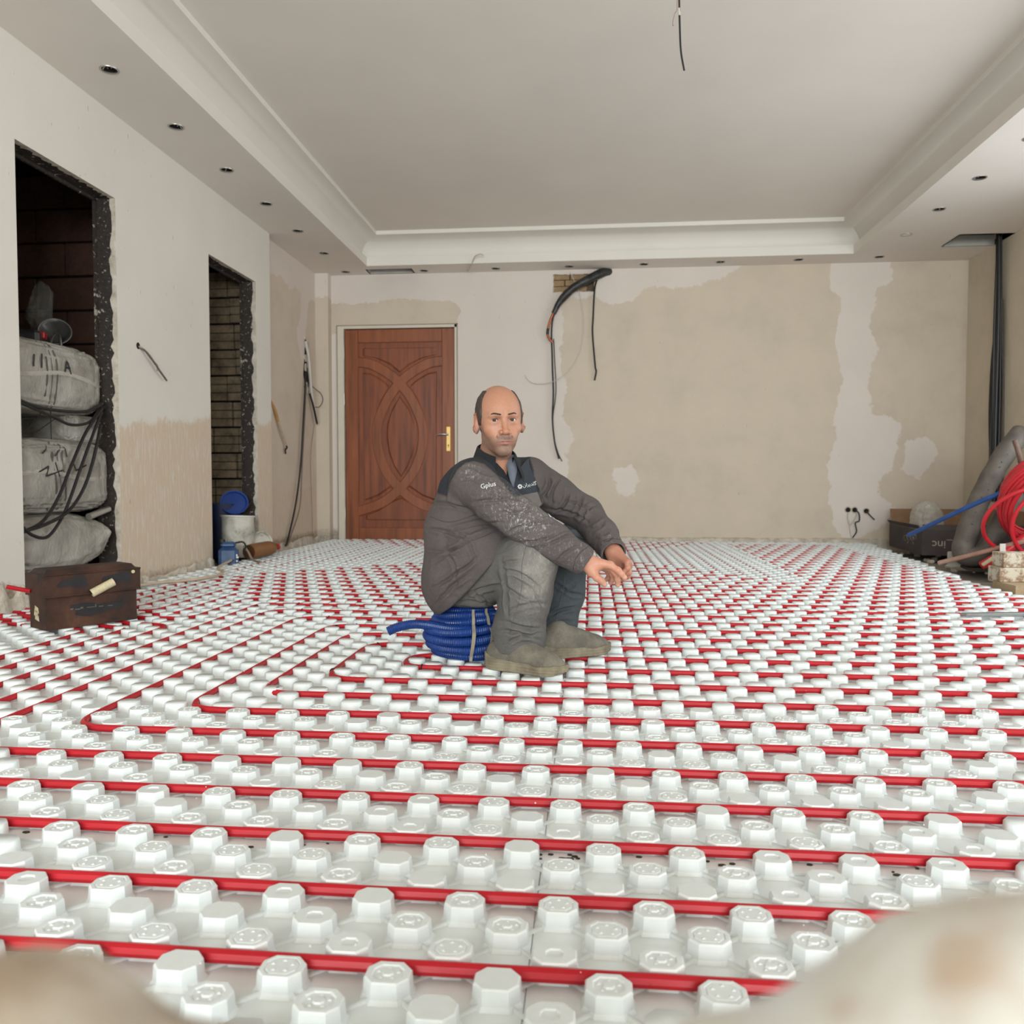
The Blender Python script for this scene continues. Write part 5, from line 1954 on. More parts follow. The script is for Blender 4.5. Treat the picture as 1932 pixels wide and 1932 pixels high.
def surface_nets(f, lo, hi, h):
    """mesh of f = 0; f is evaluated finely only near the surface"""
    lo, hi = np.asarray(lo, float), np.asarray(hi, float)
    B = 8
    nb = np.ceil((hi - lo) / (B * h)).astype(int)
    n = nb * B + 1
    cg = np.stack(np.meshgrid(*[np.arange(k) for k in nb], indexing='ij'), -1).reshape(-1, 3)
    cc = lo + (cg + .5) * B * h
    dc = np.concatenate([f(c) for c in np.array_split(cc, max(1, len(cc) // 60000))])
    act = np.abs(dc) < B * h * .98
    D = np.repeat(np.repeat(np.repeat(np.where(dc.reshape(nb) < 0, -1.0, 1.0).astype(np.float32), B, 0), B, 1), B, 2)
    D = np.pad(D, ((0, 1), (0, 1), (0, 1)), mode='edge')
    lg = np.stack(np.meshgrid(*[np.arange(B + 1)] * 3, indexing='ij'), -1).reshape(-1, 3)
    ab = cg[act]
    for part in np.array_split(ab, max(1, len(ab) // 300)):
        ii = (part[:, None] * B + lg[None]).reshape(-1, 3)
        D[ii[:, 0], ii[:, 1], ii[:, 2]] = f(lo + ii * h)
    S = D < 0
    c = S[:-1, :-1, :-1].astype(np.int8)
    for dx, dy, dz in ((1, 0, 0), (0, 1, 0), (0, 0, 1), (1, 1, 0), (1, 0, 1), (0, 1, 1), (1, 1, 1)):
        c = c + S[dx:n[0] - 1 + dx, dy:n[1] - 1 + dy, dz:n[2] - 1 + dz]
    A = (c > 0) & (c < 8)
    I = np.argwhere(A)
    idx = np.full(A.shape, -1, np.int32)
    idx[A] = np.arange(len(I))
    acc = np.zeros((len(I), 3))
    cnt = np.zeros(len(I))
    corners = [(a, b, d) for a in (0, 1) for b in (0, 1) for d in (0, 1)]
    for u in corners:
        for ax in range(3):
            if u[ax]:
                continue
            w = list(u)
            w[ax] = 1
            p, q = I + np.array(u), I + np.array(w)
            a, b = D[p[:, 0], p[:, 1], p[:, 2]], D[q[:, 0], q[:, 1], q[:, 2]]
            cr = (a < 0) != (b < 0)
            t = np.where(cr, a / np.where(cr, a - b, 1), 0)
            pt = np.tile(np.array(u, float), (len(I), 1))
            pt[:, ax] += t
            acc += np.where(cr[:, None], pt, 0)
            cnt += cr
    V = lo + (I + acc / cnt[:, None]) * h
    F = []
    for ax in range(3):
        o1, o2 = (ax + 1) % 3, (ax + 2) % 3
        sl0, sl1 = [slice(None)] * 3, [slice(None)] * 3
        sl0[ax], sl1[ax] = slice(0, -1), slice(1, None)
        a, b = S[tuple(sl0)], S[tuple(sl1)]
        E = np.argwhere(a != b)
        ok = (E[:, o1] > 0) & (E[:, o2] > 0) & (E[:, o1] < n[o1] - 1) & (E[:, o2] < n[o2] - 1)
        E = E[ok]
        q = []
        for du, dv in ((-1, -1), (0, -1), (0, 0), (-1, 0)):
            k = E.copy()
            k[:, o1] += du
            k[:, o2] += dv
            q.append(idx[k[:, 0], k[:, 1], k[:, 2]])
        Q = np.stack(q, 1)
        ins = a[E[:, 0], E[:, 1], E[:, 2]]
        Q = np.where(ins[:, None], Q, Q[:, ::-1])
        F.append(Q)
    return V, np.concatenate(F).astype(np.int32)


def gradient(f, V, e=.0012):
    g = np.stack([f(V + np.eye(3)[k] * e) - f(V - np.eye(3)[k] * e) for k in range(3)], 1)
    return g / (np.linalg.norm(g, axis=1)[:, None] + 1e-9)


def sdf_mesh(f, lo, hi, h, disp=None):
    V, F = surface_nets(f, lo, hi, h)
    N = gradient(f, V)
    V = V - N * np.clip(f(V), -h, h)[:, None]
    if disp is not None:
        V = V + N * disp(V, N)[:, None]
    return V, F


# ---- joints
HIP_R, HIP_L = at(880, 1098, 2.60), at(940, 1080, 2.78)
KNEE_R, KNEE_L = at(1003, 1060, 2.43), at(1074, 1034, 2.74)
ANK_R, ANK_L = at(985, 1212, 2.475), at(1052, 1190, 2.70)
SHO_R, SHO_L = at(888, 912, 2.52), at(1006, 897, 2.77)
ELB_R, ELB_L = at(982, 980, 2.40), at(1107, 970, 2.71)
WRI_R, WRI_L = at(1104, 1058, 2.40), at(1158, 1042, 2.53)
NECK = at(931, 874, 2.625)
HEAD_C = at(942, 799, 2.60)

# ---- head frame: x to his left, y out of the face, z up
toc = np.array([0, 0, .6]) - HEAD_C
toc[2] *= .55
toc /= np.linalg.norm(toc)
ya = math.radians(11.0)
fy = np.array([toc[0] * math.cos(ya) - toc[1] * math.sin(ya), toc[0] * math.sin(ya) + toc[1] * math.cos(ya), toc[2]])
fz = np.array([0, 0, 1.0]) - fy * fy[2]
fz /= np.linalg.norm(fz)
fx = np.cross(fy, fz)
ro = math.radians(-2.2)
fx, fz = fx * math.cos(ro) + fz * math.sin(ro), fz * math.cos(ro) - fx * math.sin(ro)
HM = np.stack([fx, fy, fz], 1)        # columns


XS = .94                            # a narrow head


def to_head(p):
    return ((p - HEAD_C) @ HM) * np.array([1 / XS, 1, 1])


def from_head(q):
    return HEAD_C + (np.asarray(q, float) * np.array([XS, 1, 1])) @ HM.T


EYE = [np.array([s * .0305, .0660, .0095]) for s in (-1, 1)]


def rotx(a):
    c, s = math.cos(a), math.sin(a)
    return np.array([[1, 0, 0], [0, c, -s], [0, s, c]])


def roty(a):
    c, s = math.cos(a), math.sin(a)
    return np.array([[c, 0, s], [0, 1, 0], [-s, 0, c]])


def rotz(a):
    c, s = math.cos(a), math.sin(a)
    return np.array([[c, -s, 0], [s, c, 0], [0, 0, 1]])


def skull(q):
    d = ellip(q, (0, -.016, .038), (.0745, .094, .0835))
    d = smin(d, ellip(q, (0, .020, .012), (.0655, .066, .088)), .025)
    d = smin(d, ellip(q, (0, .024, -.052), (.0450, .054, .050)), .03)
    return d


def head_sdf(q):
    s = np.abs(q[:, 0])
    m_ = q.copy()
    m_[:, 0] = s                                    # mirrored: one side is modelled
    d = skull(q)
    d = smin(d, rcone(m_, (.0430, -.004, -.040), (.010, .058, -.088), .012, .013), .022)       # jaw line
    d = smin(d, ellip(q, (0, .066, -.087), (.020, .017, .0155)), .016)                        # chin
    d = smin(d, ellip(m_, (.042, .053, -.018), (.020, .020, .016)), .022)                     # cheekbone
    d = smin(d, ellip(m_, (.024, .064, -.050), (.019, .018, .020)), .020)                     # mouth side
    d = smin(d, ellip(q, (0, .074, -.054), (.020, .012, .016)), .014)                         # muzzle
    d = smin(d, rcone(m_, (.040, .066, .0255), (.010, .0785, .0235), .0075, .0085), .012)     # brow ridge
    d = smax(d, -ellip(m_, (.0305, .0920, .0085), (.0175, .0180, .0115)), .008)               # socket
    d = smax(d, -ellip(m_, (.0145, .094, .006), (.006, .012, .012)), .008)                    # beside the bridge
    # nose
    n = rcone(q, (0, .0765, .014), (0, .0985, -.0265), .0066, .0088)
    n = smin(n, ellip(q, (0, .0990, -.0285), (.0108, .0105, .0090)), .005)
    n = smin(n, ellip(m_, (.0135, .0890, -.0305), (.0068, .0090, .0070)), .004)
    d = smin(d, n, .0085)
    d = smax(d, -ellip(m_, (.0072, .0955, -.0380), (.0042, .0052, .0036)), .0015)              # nostrils
    # eyelids
    e = EYE[1]
    lid = np.linalg.norm(m_ - e, axis=1) - .0136
    lid = smax(lid, -ellip(m_, e + np.array([-.0003, .012, -.0012]), (.0128, .020, .0044), roty(-.06)), .0012)
    d = smin(d, lid, .0040)
    d = smax(d, -(np.linalg.norm(m_ - e, axis=1) - .0112), .0006)
    # bags below the eyes, folds beside the nose
    d = smin(d, rcone(m_, (.020, .0745, -.0045), (.040, .0685, -.0035), .0036, .0034), .006)
    d = smax(d, -rcone(m_, (.0165, .0905, -.030), (.029, .0765, -.050), .0010, .0010), .007)
    # lips
    up = rcone(m_, (0, .0860, -.0553), (.0275, .0705, -.0585), .0050, .0022)
    lo_ = rcone(m_, (0, .0845, -.0650), (.0235, .0705, -.0610), .0066, .0026)
    d = smin(d, up, .0042)
    d = smin(d, lo_, .0042)
    d = smax(d, -rcone(m_, (0, .0915, -.0594), (.0285, .0735, -.0596),   .0010, .0008), .0014)
    d = smax(d, -ellip(q, (0, .0905, -.0750), (.016, .0065, .0040)), .008)                    # under the lower lip
    # ears
    R = rotz(-.68) @ roty(-.10) @ rotx(-.16)
    ear = ellip(m_, (.0815, -.011, .004), (.0065, .0195, .0330), R)
    ear = smax(ear, -ellip(m_, (.0866, -.003, .008), (.0062, .0120, .0215), R), .004)
    ear = smin(ear, ellip(m_, (.0790, -.003, -.023), (.0055, .0085, .0095), R), .006)
    ear = smin(ear, ellip(m_, (.0740, -.002, -.002), (.0090, .007, .020)), .008)
    d = smin(d, ear, .006)
    return d


# ---- hands
def finger(p, pts, r0, r1):
    rad = np.linspace(r0, r1, len(pts))
    return chain(p, pts, rad, .004)


HR_ = dict(
    index=[at(1151, 1066, 2.392), at(1166, 1076, 2.385), at(1173, 1083.5, 2.385), at(1178.5, 1090, 2.388)],
    middle=[at(1149, 1069, 2.410), at(1162, 1082, 2.412), at(1165, 1094, 2.420), at(1165.5, 1103.5, 2.428)],
    ring=[at(1146, 1071, 2.430), at(1156, 1083, 2.440), at(1156, 1093, 2.452), at(1152, 1099, 2.462)],
    little=[at(1141, 1071, 2.446), at(1149, 1082, 2.458), at(1148, 1090, 2.468), at(1143, 1094, 2.474)],
    thumb=[at(1116, 1076, 2.392), at(1126, 1090, 2.382), at(1135, 1096, 2.384), at(1140.5, 1102.5, 2.388)])
HL_ = dict(
    index=[at(1178, 1072, 2.520), at(1176, 1086, 2.515), at(1164, 1090, 2.515), at(1155, 1087, 2.520)],
    middle=[at(1184, 1072, 2.505), at(1183, 1087, 2.498), at(1170, 1092, 2.500), at(1160, 1089, 2.505)],
    ring=[at(1186, 1067, 2.490), at(1186, 1080, 2.480), at(1176, 1087, 2.482), at(1167, 1086, 2.490)],
    little=[at(1184, 1061, 2.476), at(1184, 1072, 2.468), at(1177, 1079, 2.468), at(1169, 1079, 2.474)],
    thumb=[at(1158, 1060, 2.525), at(1152, 1074, 2.520), at(1151, 1083, 2.515), at(1153, 1089.5, 2.512)])


def hand_sdf(p, H, wrist, elbow, palm_mid):
    d = rcone(p, elbow * .35 + wrist * .65, wrist, .027, .0235)
    for nm in ('index', 'middle', 'ring', 'little'):
        m0 = H[nm][0]
        d = smin(d, rcone(p, wrist, m0, .0190, .0112), .012)
    d = smin(d, np.linalg.norm(p - palm_mid, axis=1) - .018, .012)
    d = smin(d, rcone(p, wrist, H['thumb'][0], .019, .0165), .012)
    d = smin(d, rcone(p, H['thumb'][0], H['thumb'][1], .0150, .0112), .010)
    d = smin(d, finger(p, H['thumb'][1:], .0112, .0082), .004)
    for nm, r in (('index', .0100), ('middle', .0102), ('ring', .0096), ('little', .0085)):
        f_ = finger(p, H[nm], r, r * .76)
        d = smin(d, f_, .005)
    for nm in ('index', 'middle', 'ring', 'little'):
        d = smin(d, np.linalg.norm(p - H[nm][0], axis=1) - .0108, .006)
        d = smin(d, np.linalg.norm(p - H[nm][1], axis=1) - .0098 * (1 if nm != 'little' else .85), .004)
    return d


PM_R = (WRI_R + HR_['middle'][0] + HR_['thumb'][0]) / 3
PM_L = (WRI_L + HL_['middle'][0] * 2 + HL_['thumb'][0]) / 4


def local(p, c, r, f, base):
    """f near c only; farther out a cheap bound stands in"""
    d = np.linalg.norm(p - c, axis=1) - r * .8
    k = d < r * .35
    if k.any():
        d[k] = f(p[k])
    return d


def body_sdf(p):
    d = local(p, HEAD_C + np.array([0, 0, -.01]), .20, lambda x: head_sdf(to_head(x)), None)
    nb = from_head((0, -.020, -.050))
    d = smin(d, rcone(p, nb, NECK + np.array([-.01, 0.02, -.03]), .050, .056), .022)
    hm = (HIP_R + HIP_L) / 2
    sm = (SHO_R + SHO_L) / 2
    core = rcone(p, NECK + np.array([0, 0.02, -.05]), (sm + hm) / 2, .050, .060)
    core = smin(core, rcone(p, (sm + hm) / 2, hm, .060, .065), .03)
    core = smin(core, rcone(p, SHO_R, SHO_L, .034, .034), .03)
    d = smin(d, core, .02)
    for S, E, W in ((SHO_R, ELB_R, WRI_R), (SHO_L, ELB_L, WRI_L)):
        d = smin(d, chain(p, [S, E, W], [.034, .028, .023], .02), .02)
    for H_, K, A_ in ((HIP_R, KNEE_R, ANK_R), (HIP_L, KNEE_L, ANK_L)):
        d = smin(d, chain(p, [H_, K, A_], [.060, .046, .032], .02), .02)
    d = smin(d, local(p, HR_['middle'][0], .14, lambda x: hand_sdf(x, HR_, WRI_R, ELB_R, PM_R), None), .010)
    d = smin(d, local(p, HL_['middle'][0], .14, lambda x: hand_sdf(x, HL_, WRI_L, ELB_L, PM_L), None), .010)
    return d


def px_of(P):
    """where points fall in the photograph's frame"""
    v = P - np.array([0, 0, .6])
    z = v @ fw
    return np.stack([966 + 1530 * (v @ rt) / z, 966 - 1530 * (v @ upv) / z], 1)


V, F = sdf_mesh(body_sdf, (-.62, 2.30, .06), (.16, 2.98, .94), .0021)
person = link_mesh('person', V, F, None, smooth=True, base=(CC[0], CC[1], 0))
tag(person, 'balding man in dusty grey work jacket sitting on the blue hose coil', 'person')
q = to_head(V)
sk = np.tile(lin((180, 129, 104)), (len(V), 1))


def paint(c, w):
    global sk
    w = np.clip(w, 0, 1)[:, None]
    sk = sk * (1 - w) + lin(c) * w


ax_ = np.abs(q[:, 0])
isH = (q[:, 2] > -.14) & (np.linalg.norm(q, axis=1) < .19)
gs = lambda c, r: np.exp(-(((q - np.array(c)) / np.array(r)) ** 2).sum(1)) * isH
gm = lambda c, r: np.exp(-(((np.stack([ax_, q[:, 1], q[:, 2]], 1) - np.array(c)) / np.array(r)) ** 2).sum(1)) * isH
paint((190, 130, 104), gm((.042, .06, -.02), (.022, .03, .018)) * .6)
paint((186, 118, 97), gs((0, .10, -.028), (.014, .02, .012)) * .55)
paint((176, 124, 98), gs((0, .05, .09), (.06, .08, .05)) * .35)
nz = .5 + .5 * vnoise(q * 420, 3)
st = np.clip((-.034 - q[:, 2] - .35 * np.clip(ax_ - .022, 0, 1) * (q[:, 1] > .02) * 0) / .014, 0, 1) * (q[:, 1] > -.02) * (q[:, 2] > -.118) * isH
st *= np.clip((ax_ * .0 + 1) - gm((.027, .07, -.040), (.012, .03, .013)), 0, 1)
side = np.clip((ax_ - .040) / .012, 0, 1) * np.clip((.000 - q[:, 2]) / .02, 0, 1) * (q[:, 1] > -.012) * (q[:, 1] < .045) * isH
paint((120, 98, 86), np.maximum(st, side * .8) * (.38 + .50 * nz))
paint((84, 68, 61), np.clip(gm((.012, .082, -.0475), (.018, .03, .0062)) * 1.25, 0, 1) * (.50 + .45 * nz))
paint((108, 90, 80), gs((0, .072, -.088), (.022, .03, .014)) * (.30 + .5 * nz))
lipz = gm((.0, .084, -.0605), (.0250, .014, .0070))
paint((178, 112, 104), np.clip(lipz * 1.5 - .35, 0, .9))
paint((96, 50, 46), gm((0, .087, -.0595), (.028, .016, .0013)))  # dark lip line: shade of the mouth slit put into the colour
paint((132, 90, 76), gm((.0305, .076, -.005), (.015, .014, .0050)) * .6)  # round the lids and inner corners: socket shade put into the skin colour
paint((118, 76, 62), gm((.0305, .076, .0165), (.015, .014, .0036)) * .7)
paint((140, 95, 78), gm((.0150, .076, .010), (.005, .02, .010)) * .5)
paint((84, 54, 46), gm((.0305, .0785, .0130), (.0125, .006, .0012)) * .9)  # upper lid crease, its shade painted as a dark line
paint((184, 112, 92), gm((.084, -.008, .004), (.010, .022, .034)) * .5)
hand_w = ((V - PM_R) ** 2).sum(1) < .16 ** 2
hand_w |= ((V - PM_L) ** 2).sum(1) < .13 ** 2
paint((202, 144, 120), hand_w * (q[:, 2] < -.15) * .8)
paint((178, 124, 102), ((V - PM_L) ** 2).sum(1) < .085 ** 2)
for H_ in (HR_, HL_):
    for nm in ('index', 'middle', 'ring', 'little', 'thumb'):
        paint((200, 126, 108), np.exp(-((V - H_[nm][1]) ** 2).sum(1) / .010 ** 2) * .45)
        paint((222, 178, 160), np.exp(-((V - (H_[nm][-1] + np.array([0, -.006, .002]))) ** 2).sum(1) / .0062 ** 2) * .6)
cattr(person, 'col', sk)
m = NT('skin')
c_ = m.attr('col', 'Color')
pore = m.ramp(m.noise(160, 4, .6), [(.3, (.93, .92, .92)), (.7, (1.05, 1.05, 1.05))])
m.bump(m.noise(260, 3), .10, .0008)
M_skin = m.done(m.mix(1.0, c_, pore, 'MULTIPLY'), .50, Subsurface_Weight=.08, Subsurface_Radius=(.010, .004, .002), Subsurface_Scale=.6)
person.data.materials.append(M_skin)
BV_BODY = BVHTree.FromPolygons(V.tolist(), F.tolist())

# eyes
M_eyew = plain('eye_white', (206, 196, 188), .5, .02, 30)
M_iris = plain('iris', (44, 28, 22), .55, .1, 60)
M_pupil = plain('pupil', (10, 8, 8), .45, .05, 60)
for e in EYE:
    g = Geo()
    c = from_head(e)
    gaze = np.array([0, 0, .6]) - c
    gaze /= np.linalg.norm(gaze)
    Mz = Vector((0, 0, 1)).rotation_difference(Vector(gaze)).to_matrix().to_4x4()
    r = .0117
    ang = np.linspace(0, PI, 24)
    g.lathe([(r * math.sin(a), r * math.cos(a)) for a in ang], c, 28, M=Mz)
    o = build('eye', g, M_eyew, parent=person, smooth=True)
    g = Geo().lathe([(0, r + .0004)] + [((r + .0003) * math.sin(a), (r + .0003) * math.cos(a)) for a in np.linspace(.05, .52, 8)], c, 24, M=Mz)
    build('iris', g, M_iris, parent=o, smooth=True)
    g = Geo().lathe([(0, r + .0007)] + [((r + .0006) * math.sin(a), (r + .0006) * math.cos(a)) for a in np.linspace(.03, .22, 5)], c, 20, M=Mz)
    build('pupil', g, M_pupil, parent=o, smooth=True)


def on_face(x, z, off=.0008):
    """the face surface straight ahead at head coordinates (x, z)"""
    o_ = Vector(from_head((x, .2, z)))
    h = BV_BODY.ray_cast(o_, Vector(-HM[:, 1]))
    p = np.array(h[0]) if h[0] is not None else from_head((x, .07, z))
    return p + HM[:, 1] * off


M_hair = NT('hair')
hv = M_hair.noise(1.0, 5, .7, vec=M_hair.scaled((260, 260, 40)))
M_hair.bump(hv, .6, .002)
M_hair = M_hair.done(M_hair.ramp(hv, [(.3, lin((36, 28, 24))), (.5, lin((62, 50, 43))), (.75, lin((100, 86, 76)))]), .55)
M_brow = plain('brow_hair', (66, 50, 43), .8, .35, 260, .5)
for s in (-1, 1):
    pts = [(.0105, .0250), (.018, .0262), (.026, .0278), (.034, .0290), (.040, .0276), (.0470, .0236)]
    P_ = [on_face(s * x, z, -.0014) for x, z in pts]
    pth = spline(P_, 6)
    rad = np.interp(np.linspace(0, 1, len(pth)), [0, .12, .5, .8, 1], [.0018, .0031, .0031, .0024, .0005])
    build('eyebrow', Geo().tube(pth, rad, 8), M_brow, parent=person, smooth=True)
    # lash line
    e = EYE[0 if s < 0 else 1]
    P_ = []
    for t in np.linspace(-1, 1, 9):
        qx = e[0] + t * .0118
        qz = e[2] - .0012 + .0042 * math.sqrt(max(0, 1 - t * t)) - .001 * t * 0
        P_.append(on_face(qx, qz + .0004, -.0002))
    build('lashes', Geo().tube(np.array(P_), .00075, 6), M_brow, parent=person, smooth=True)


def hair_sdf(p):
    q = to_head(p)
    d = skull(q) - .0040 - .0016 * vnoise(q * np.array([150, 150, 60]), 4)
    m_ = np.abs(q[:, 0])
    # bald crown and forehead: hair only on the sides and the back
    front = q[:, 1] - (.042 - .42 * np.clip(q[:, 2] - .040, 0, 1) - .55 * np.clip(.022 - q[:, 2], 0, 1))
    top = q[:, 2] - (.110 - .95 * np.clip(.050 - m_, 0, .05))
    low = -(q[:, 2] - (-.052 + .046 * np.clip((q[:, 1] + .005) / .012, 0, 1)))
    earcut = -(ellip(np.stack([m_, q[:, 1], q[:, 2]], 1), (.088, -.013, .003), (.034, .022, .039)))
    d = smax(d, front, .006)
    d = smax(d, top, .006)
    d = smax(d, low, .004)
    d = smax(d, earcut, .003)
    return d


Vh, Fh = sdf_mesh(hair_sdf, HEAD_C - .14, HEAD_C + .15, .0022)
link_mesh('hair', Vh, Fh, M_hair, parent=person, smooth=True)

# ---- cloth material: dye colour with some far-side shade put in, plaster dust in smears
m = NT('work_cloth')
c_ = m.attr('col', 'Color')
wv = m.ramp(m.noise(340, 2), [(.3, (.90, .90, .90)), (.7, (1.08, 1.08, 1.08))])
big = m.ramp(m.noise(16, 5, .6), [(.3, (.90, .90, .90)), (.7, (1.06, 1.06, 1.06))])
base_ = m.mix(1.0, m.mix(1.0, c_, wv, 'MULTIPLY'), big, 'MULTIPLY')
s1 = m.ramp(m.noise(1.0, 6, .7, vec=m.scaled((120, 120, 42))), [(.55, 0), (.66, 1)])
s2 = m.ramp(m.noise(120, 4, .7), [(.56, 0), (.70, 1)])
dk = m.math('MULTIPLY', m.attr('dust'), m.math('ADD', m.math('MULTIPLY', s1, .75), m.math('MULTIPLY', s2, .55)), clamp=True)
soft = m.math('MULTIPLY', m.attr('powder'), m.ramp(m.noise(22, 5, .65), [(.3, .3), (.7, 1.0)]), clamp=True)
cc_ = m.mix(soft, base_, lin((176, 170, 160)))
cc_ = m.mix(dk, cc_, lin((206, 202, 196)))
wr_ = m.noise(1.0, 4, .6, vec=m.scaled((30, 30, 42)))
h_ = m.math('ADD', m.math('MULTIPLY', wr_, .8), m.math('MULTIPLY', m.noise(300, 2), .06))
m.bump(h_, .8, .008)
M_cloth = m.done(cc_, .9)


def creases(V, N, lines, amp, wid, seed=0):
    """folds on the side that shows: each (a, b, strength) is a valley with a soft ridge along both flanks"""
    P2 = px_of(V)
    d = np.zeros(len(V))
    face_ = np.clip(-(N @ fw) * 1.6, 0, 1)
    wob = fbm(V * 22 + seed, 2, seed) * 5.0
    for a, b, s in lines:
        a, b = np.array(a, float), np.array(b, float)
        ab = b - a
        L2 = ab @ ab
        t = ((P2 - a) @ ab) / L2
        tc = np.clip(t, 0, 1)
        n = np.array([-ab[1], ab[0]]) / math.sqrt(L2)
        r = ((P2 - a) @ n + wob + 5 * np.sin(tc * PI) * np.sign(s)) / 590
        end = np.clip(1 - np.maximum(t - 1, -t) * math.sqrt(L2) / 16, 0, 1) * np.clip(.25 + np.sin(tc * PI), 0, 1)
        d += abs(s) * amp * end * (np.exp(-((np.abs(r) - wid * 1.7) / wid) ** 2) * .75 - np.exp(-(r / (wid * .75)) ** 2))
    return d * face_


# ---- trousers
TR_R = [at(872, 1092, 2.60), at(900, 1083, 2.57), at(1000, 1056, 2.435), at(990, 1130, 2.455), at(978, 1196, 2.48), at(974, 1262, 2.485)]
TR_L = [at(935, 1085, 2.78), at(1000, 1060, 2.76), at(1072, 1036, 2.74), at(1060, 1115, 2.72), at(1046, 1180, 2.70), at(1040, 1235, 2.69)]
LEG_R, LEG_L = [.102, .104, .080, .074, .077, .083], [.095, .088, .077, .071, .069, .074]


def trouser_sdf(p):
    d = ellip(p, at(893, 1078, 2.69), (.148, .165, .125))
    d = smin(d, chain(p, TR_R, LEG_R, .035), .03)
    d = smin(d, chain(p, TR_L, LEG_L, .035), .015)
    # the seat is pressed flat on the coil; the hems are cut straight
    drop = np.clip((p[:, 0] - (CC[0] + .085)) * 3.0, 0, .3)
    d = smax(d, (Z_SEAT - drop) - p[:, 2], .022)
    hem = .076 - .022 * np.clip((p[:, 1] - 2.52) / .15, 0, 1)
    return smax(d, hem - p[:, 2], .004)


CR_T = [((952, 1075), (1012, 1105), 1), ((952, 1098), (1000, 1135), -.8), ((948, 1062), (957, 1160), 1.2), ((870, 1122), (948, 1106), .9), ((850, 1136), (935, 1146), .8), ((940, 1070), (985, 1058), .6),
        ((945, 1192), (1015, 1207), 1), ((950, 1172), (1020, 1186), -.8), ((955, 1215), (1016, 1196), .9), ((965, 1150), (1030, 1138), .6), ((885, 1110), (925, 1150), .7), ((1000, 1110), (1030, 1165), .5),
        ((1050, 1062), (1108, 1078), .9), ((1048, 1100), (1098, 1122), -.8), ((1040, 1160), (1085, 1148), 1), ((1035, 1188), (1080, 1172), .9), ((1062, 1008), (1112, 1022), .8), ((1056, 1130), (1090, 1100), .6)]


def disp_t(V, N):
    return creases(V, N, CR_T, .0085, .0062, seed=2) + .0055 * fbm(V * np.array([13, 13, 11]), 3, 5) + .0016 * fbm(V * 44, 2, 8)
Vt, Ft = sdf_mesh(trouser_sdf, (-.62, 2.28, .03), (.10, 2.98, .50), .0034, disp_t)
trs = link_mesh('trousers', Vt, Ft, M_cloth, parent=person, smooth=True)
n_ = len(Vt)
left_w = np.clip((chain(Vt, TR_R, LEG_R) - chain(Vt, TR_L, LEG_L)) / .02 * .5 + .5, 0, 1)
col = lin((92, 89, 87)) * (1 - left_w[:, None]) + lin((64, 69, 73)) * left_w[:, None]  # far leg darker: its shade is put into the cloth colour
warm = np.exp(-((Vt - at(890, 1085, 2.5)) / .09) ** 2).prod(1)
col = col * (1 - .35 * warm[:, None]) + lin((104, 95, 82)) * .35 * warm[:, None]
cattr(trs, 'col', col)
kn = np.exp(-(np.linalg.norm((Vt - at(1012, 1075, 2.38)) * np.array([1, 1, .65]), axis=1) / .050) ** 2)
sh = np.exp(-(np.linalg.norm((Vt - at(1000, 1150, 2.38)) * np.array([1, 1, .5]), axis=1) / .07) ** 2)
kl = np.exp(-(np.linalg.norm(Vt - at(1085, 1000, 2.68), axis=1) / .06) ** 2)
attr(trs, 'powder', np.clip(.85 * kn + .12 * sh + .12 * kl, 0, 1))
attr(trs, 'dust', np.clip(.5 * kn + .12 * sh + .01, 0, 1))
BV_T = BVHTree.FromPolygons(Vt.tolist(), Ft.tolist())

# ---- jacket
GAP = np.array([math.sin(.62), -math.cos(.62), 0])      # where the collar opens
SP_R_ = [at(871, 1098, 2.575), at(872, 1000, 2.60), at(889, 925, 2.575), at(896, 900, 2.555)]
SP_RR = [.130, .118, .095, .060]
SP_L_ = [at(938, 1050, 2.80), at(950, 990, 2.79), at(968, 925, 2.765), at(990, 900, 2.755)]
SP_LR = [.112, .108, .094, .058]
ARM_R = [at(891, 913, 2.51), at(930, 942, 2.44), at(982, 980, 2.398), at(1045, 1023, 2.392), at(1104, 1060, 2.398)]
ARM_RR = [.072, .066, .061, .054, .043]
ARM_L = [at(1003, 902, 2.77), at(1048, 936, 2.755), at(1104, 972, 2.725), at(1135, 1008, 2.62), at(1157, 1044, 2.525)]
ARM_LR = [.066, .068, .060, .050, .041]
hem_a, hem_b, hem_c = at(828, 1162, 2.56), at(880, 1072, 2.44), at(960, 1030, 2.42)


def torso_sdf(p):
    r = chain(p, SP_R_, SP_RR, .03)
    l = chain(p, SP_L_, SP_LR, .03)
    mid = chain(p, [(a + b) / 2 for a, b in zip(SP_R_, SP_L_)], [.125, .118, .104, .062], .03)
    d = smin(smin(r, l, .05), mid, .05)
    d = smin(d, rcone(p, (SP_R_[3] + SP_L_[3]) / 2 + np.array([0, 0, .004]), NECK + np.array([.0, .012, .006]), .074, .056), .03)
    d = smin(d, rcone(p, at(872, 1092, 2.535), at(905, 1050, 2.50), .106, .106), .04)
    d = smin(d, rcone(p, at(985, 945, 2.69), at(1008, 990, 2.68), .062, .070), .04)
    # trapezius to shoulder tips
    d = smin(d, rcone(p, NECK + np.array([-.01, .03, -.03]), ARM_R[0] + np.array([0, .012, .004]), .048, .056), .03)
    d = smin(d, rcone(p, NECK + np.array([.01, .05, -.03]), ARM_L[0] + np.array([0, .01, .004]), .048, .054), .03)
    return d


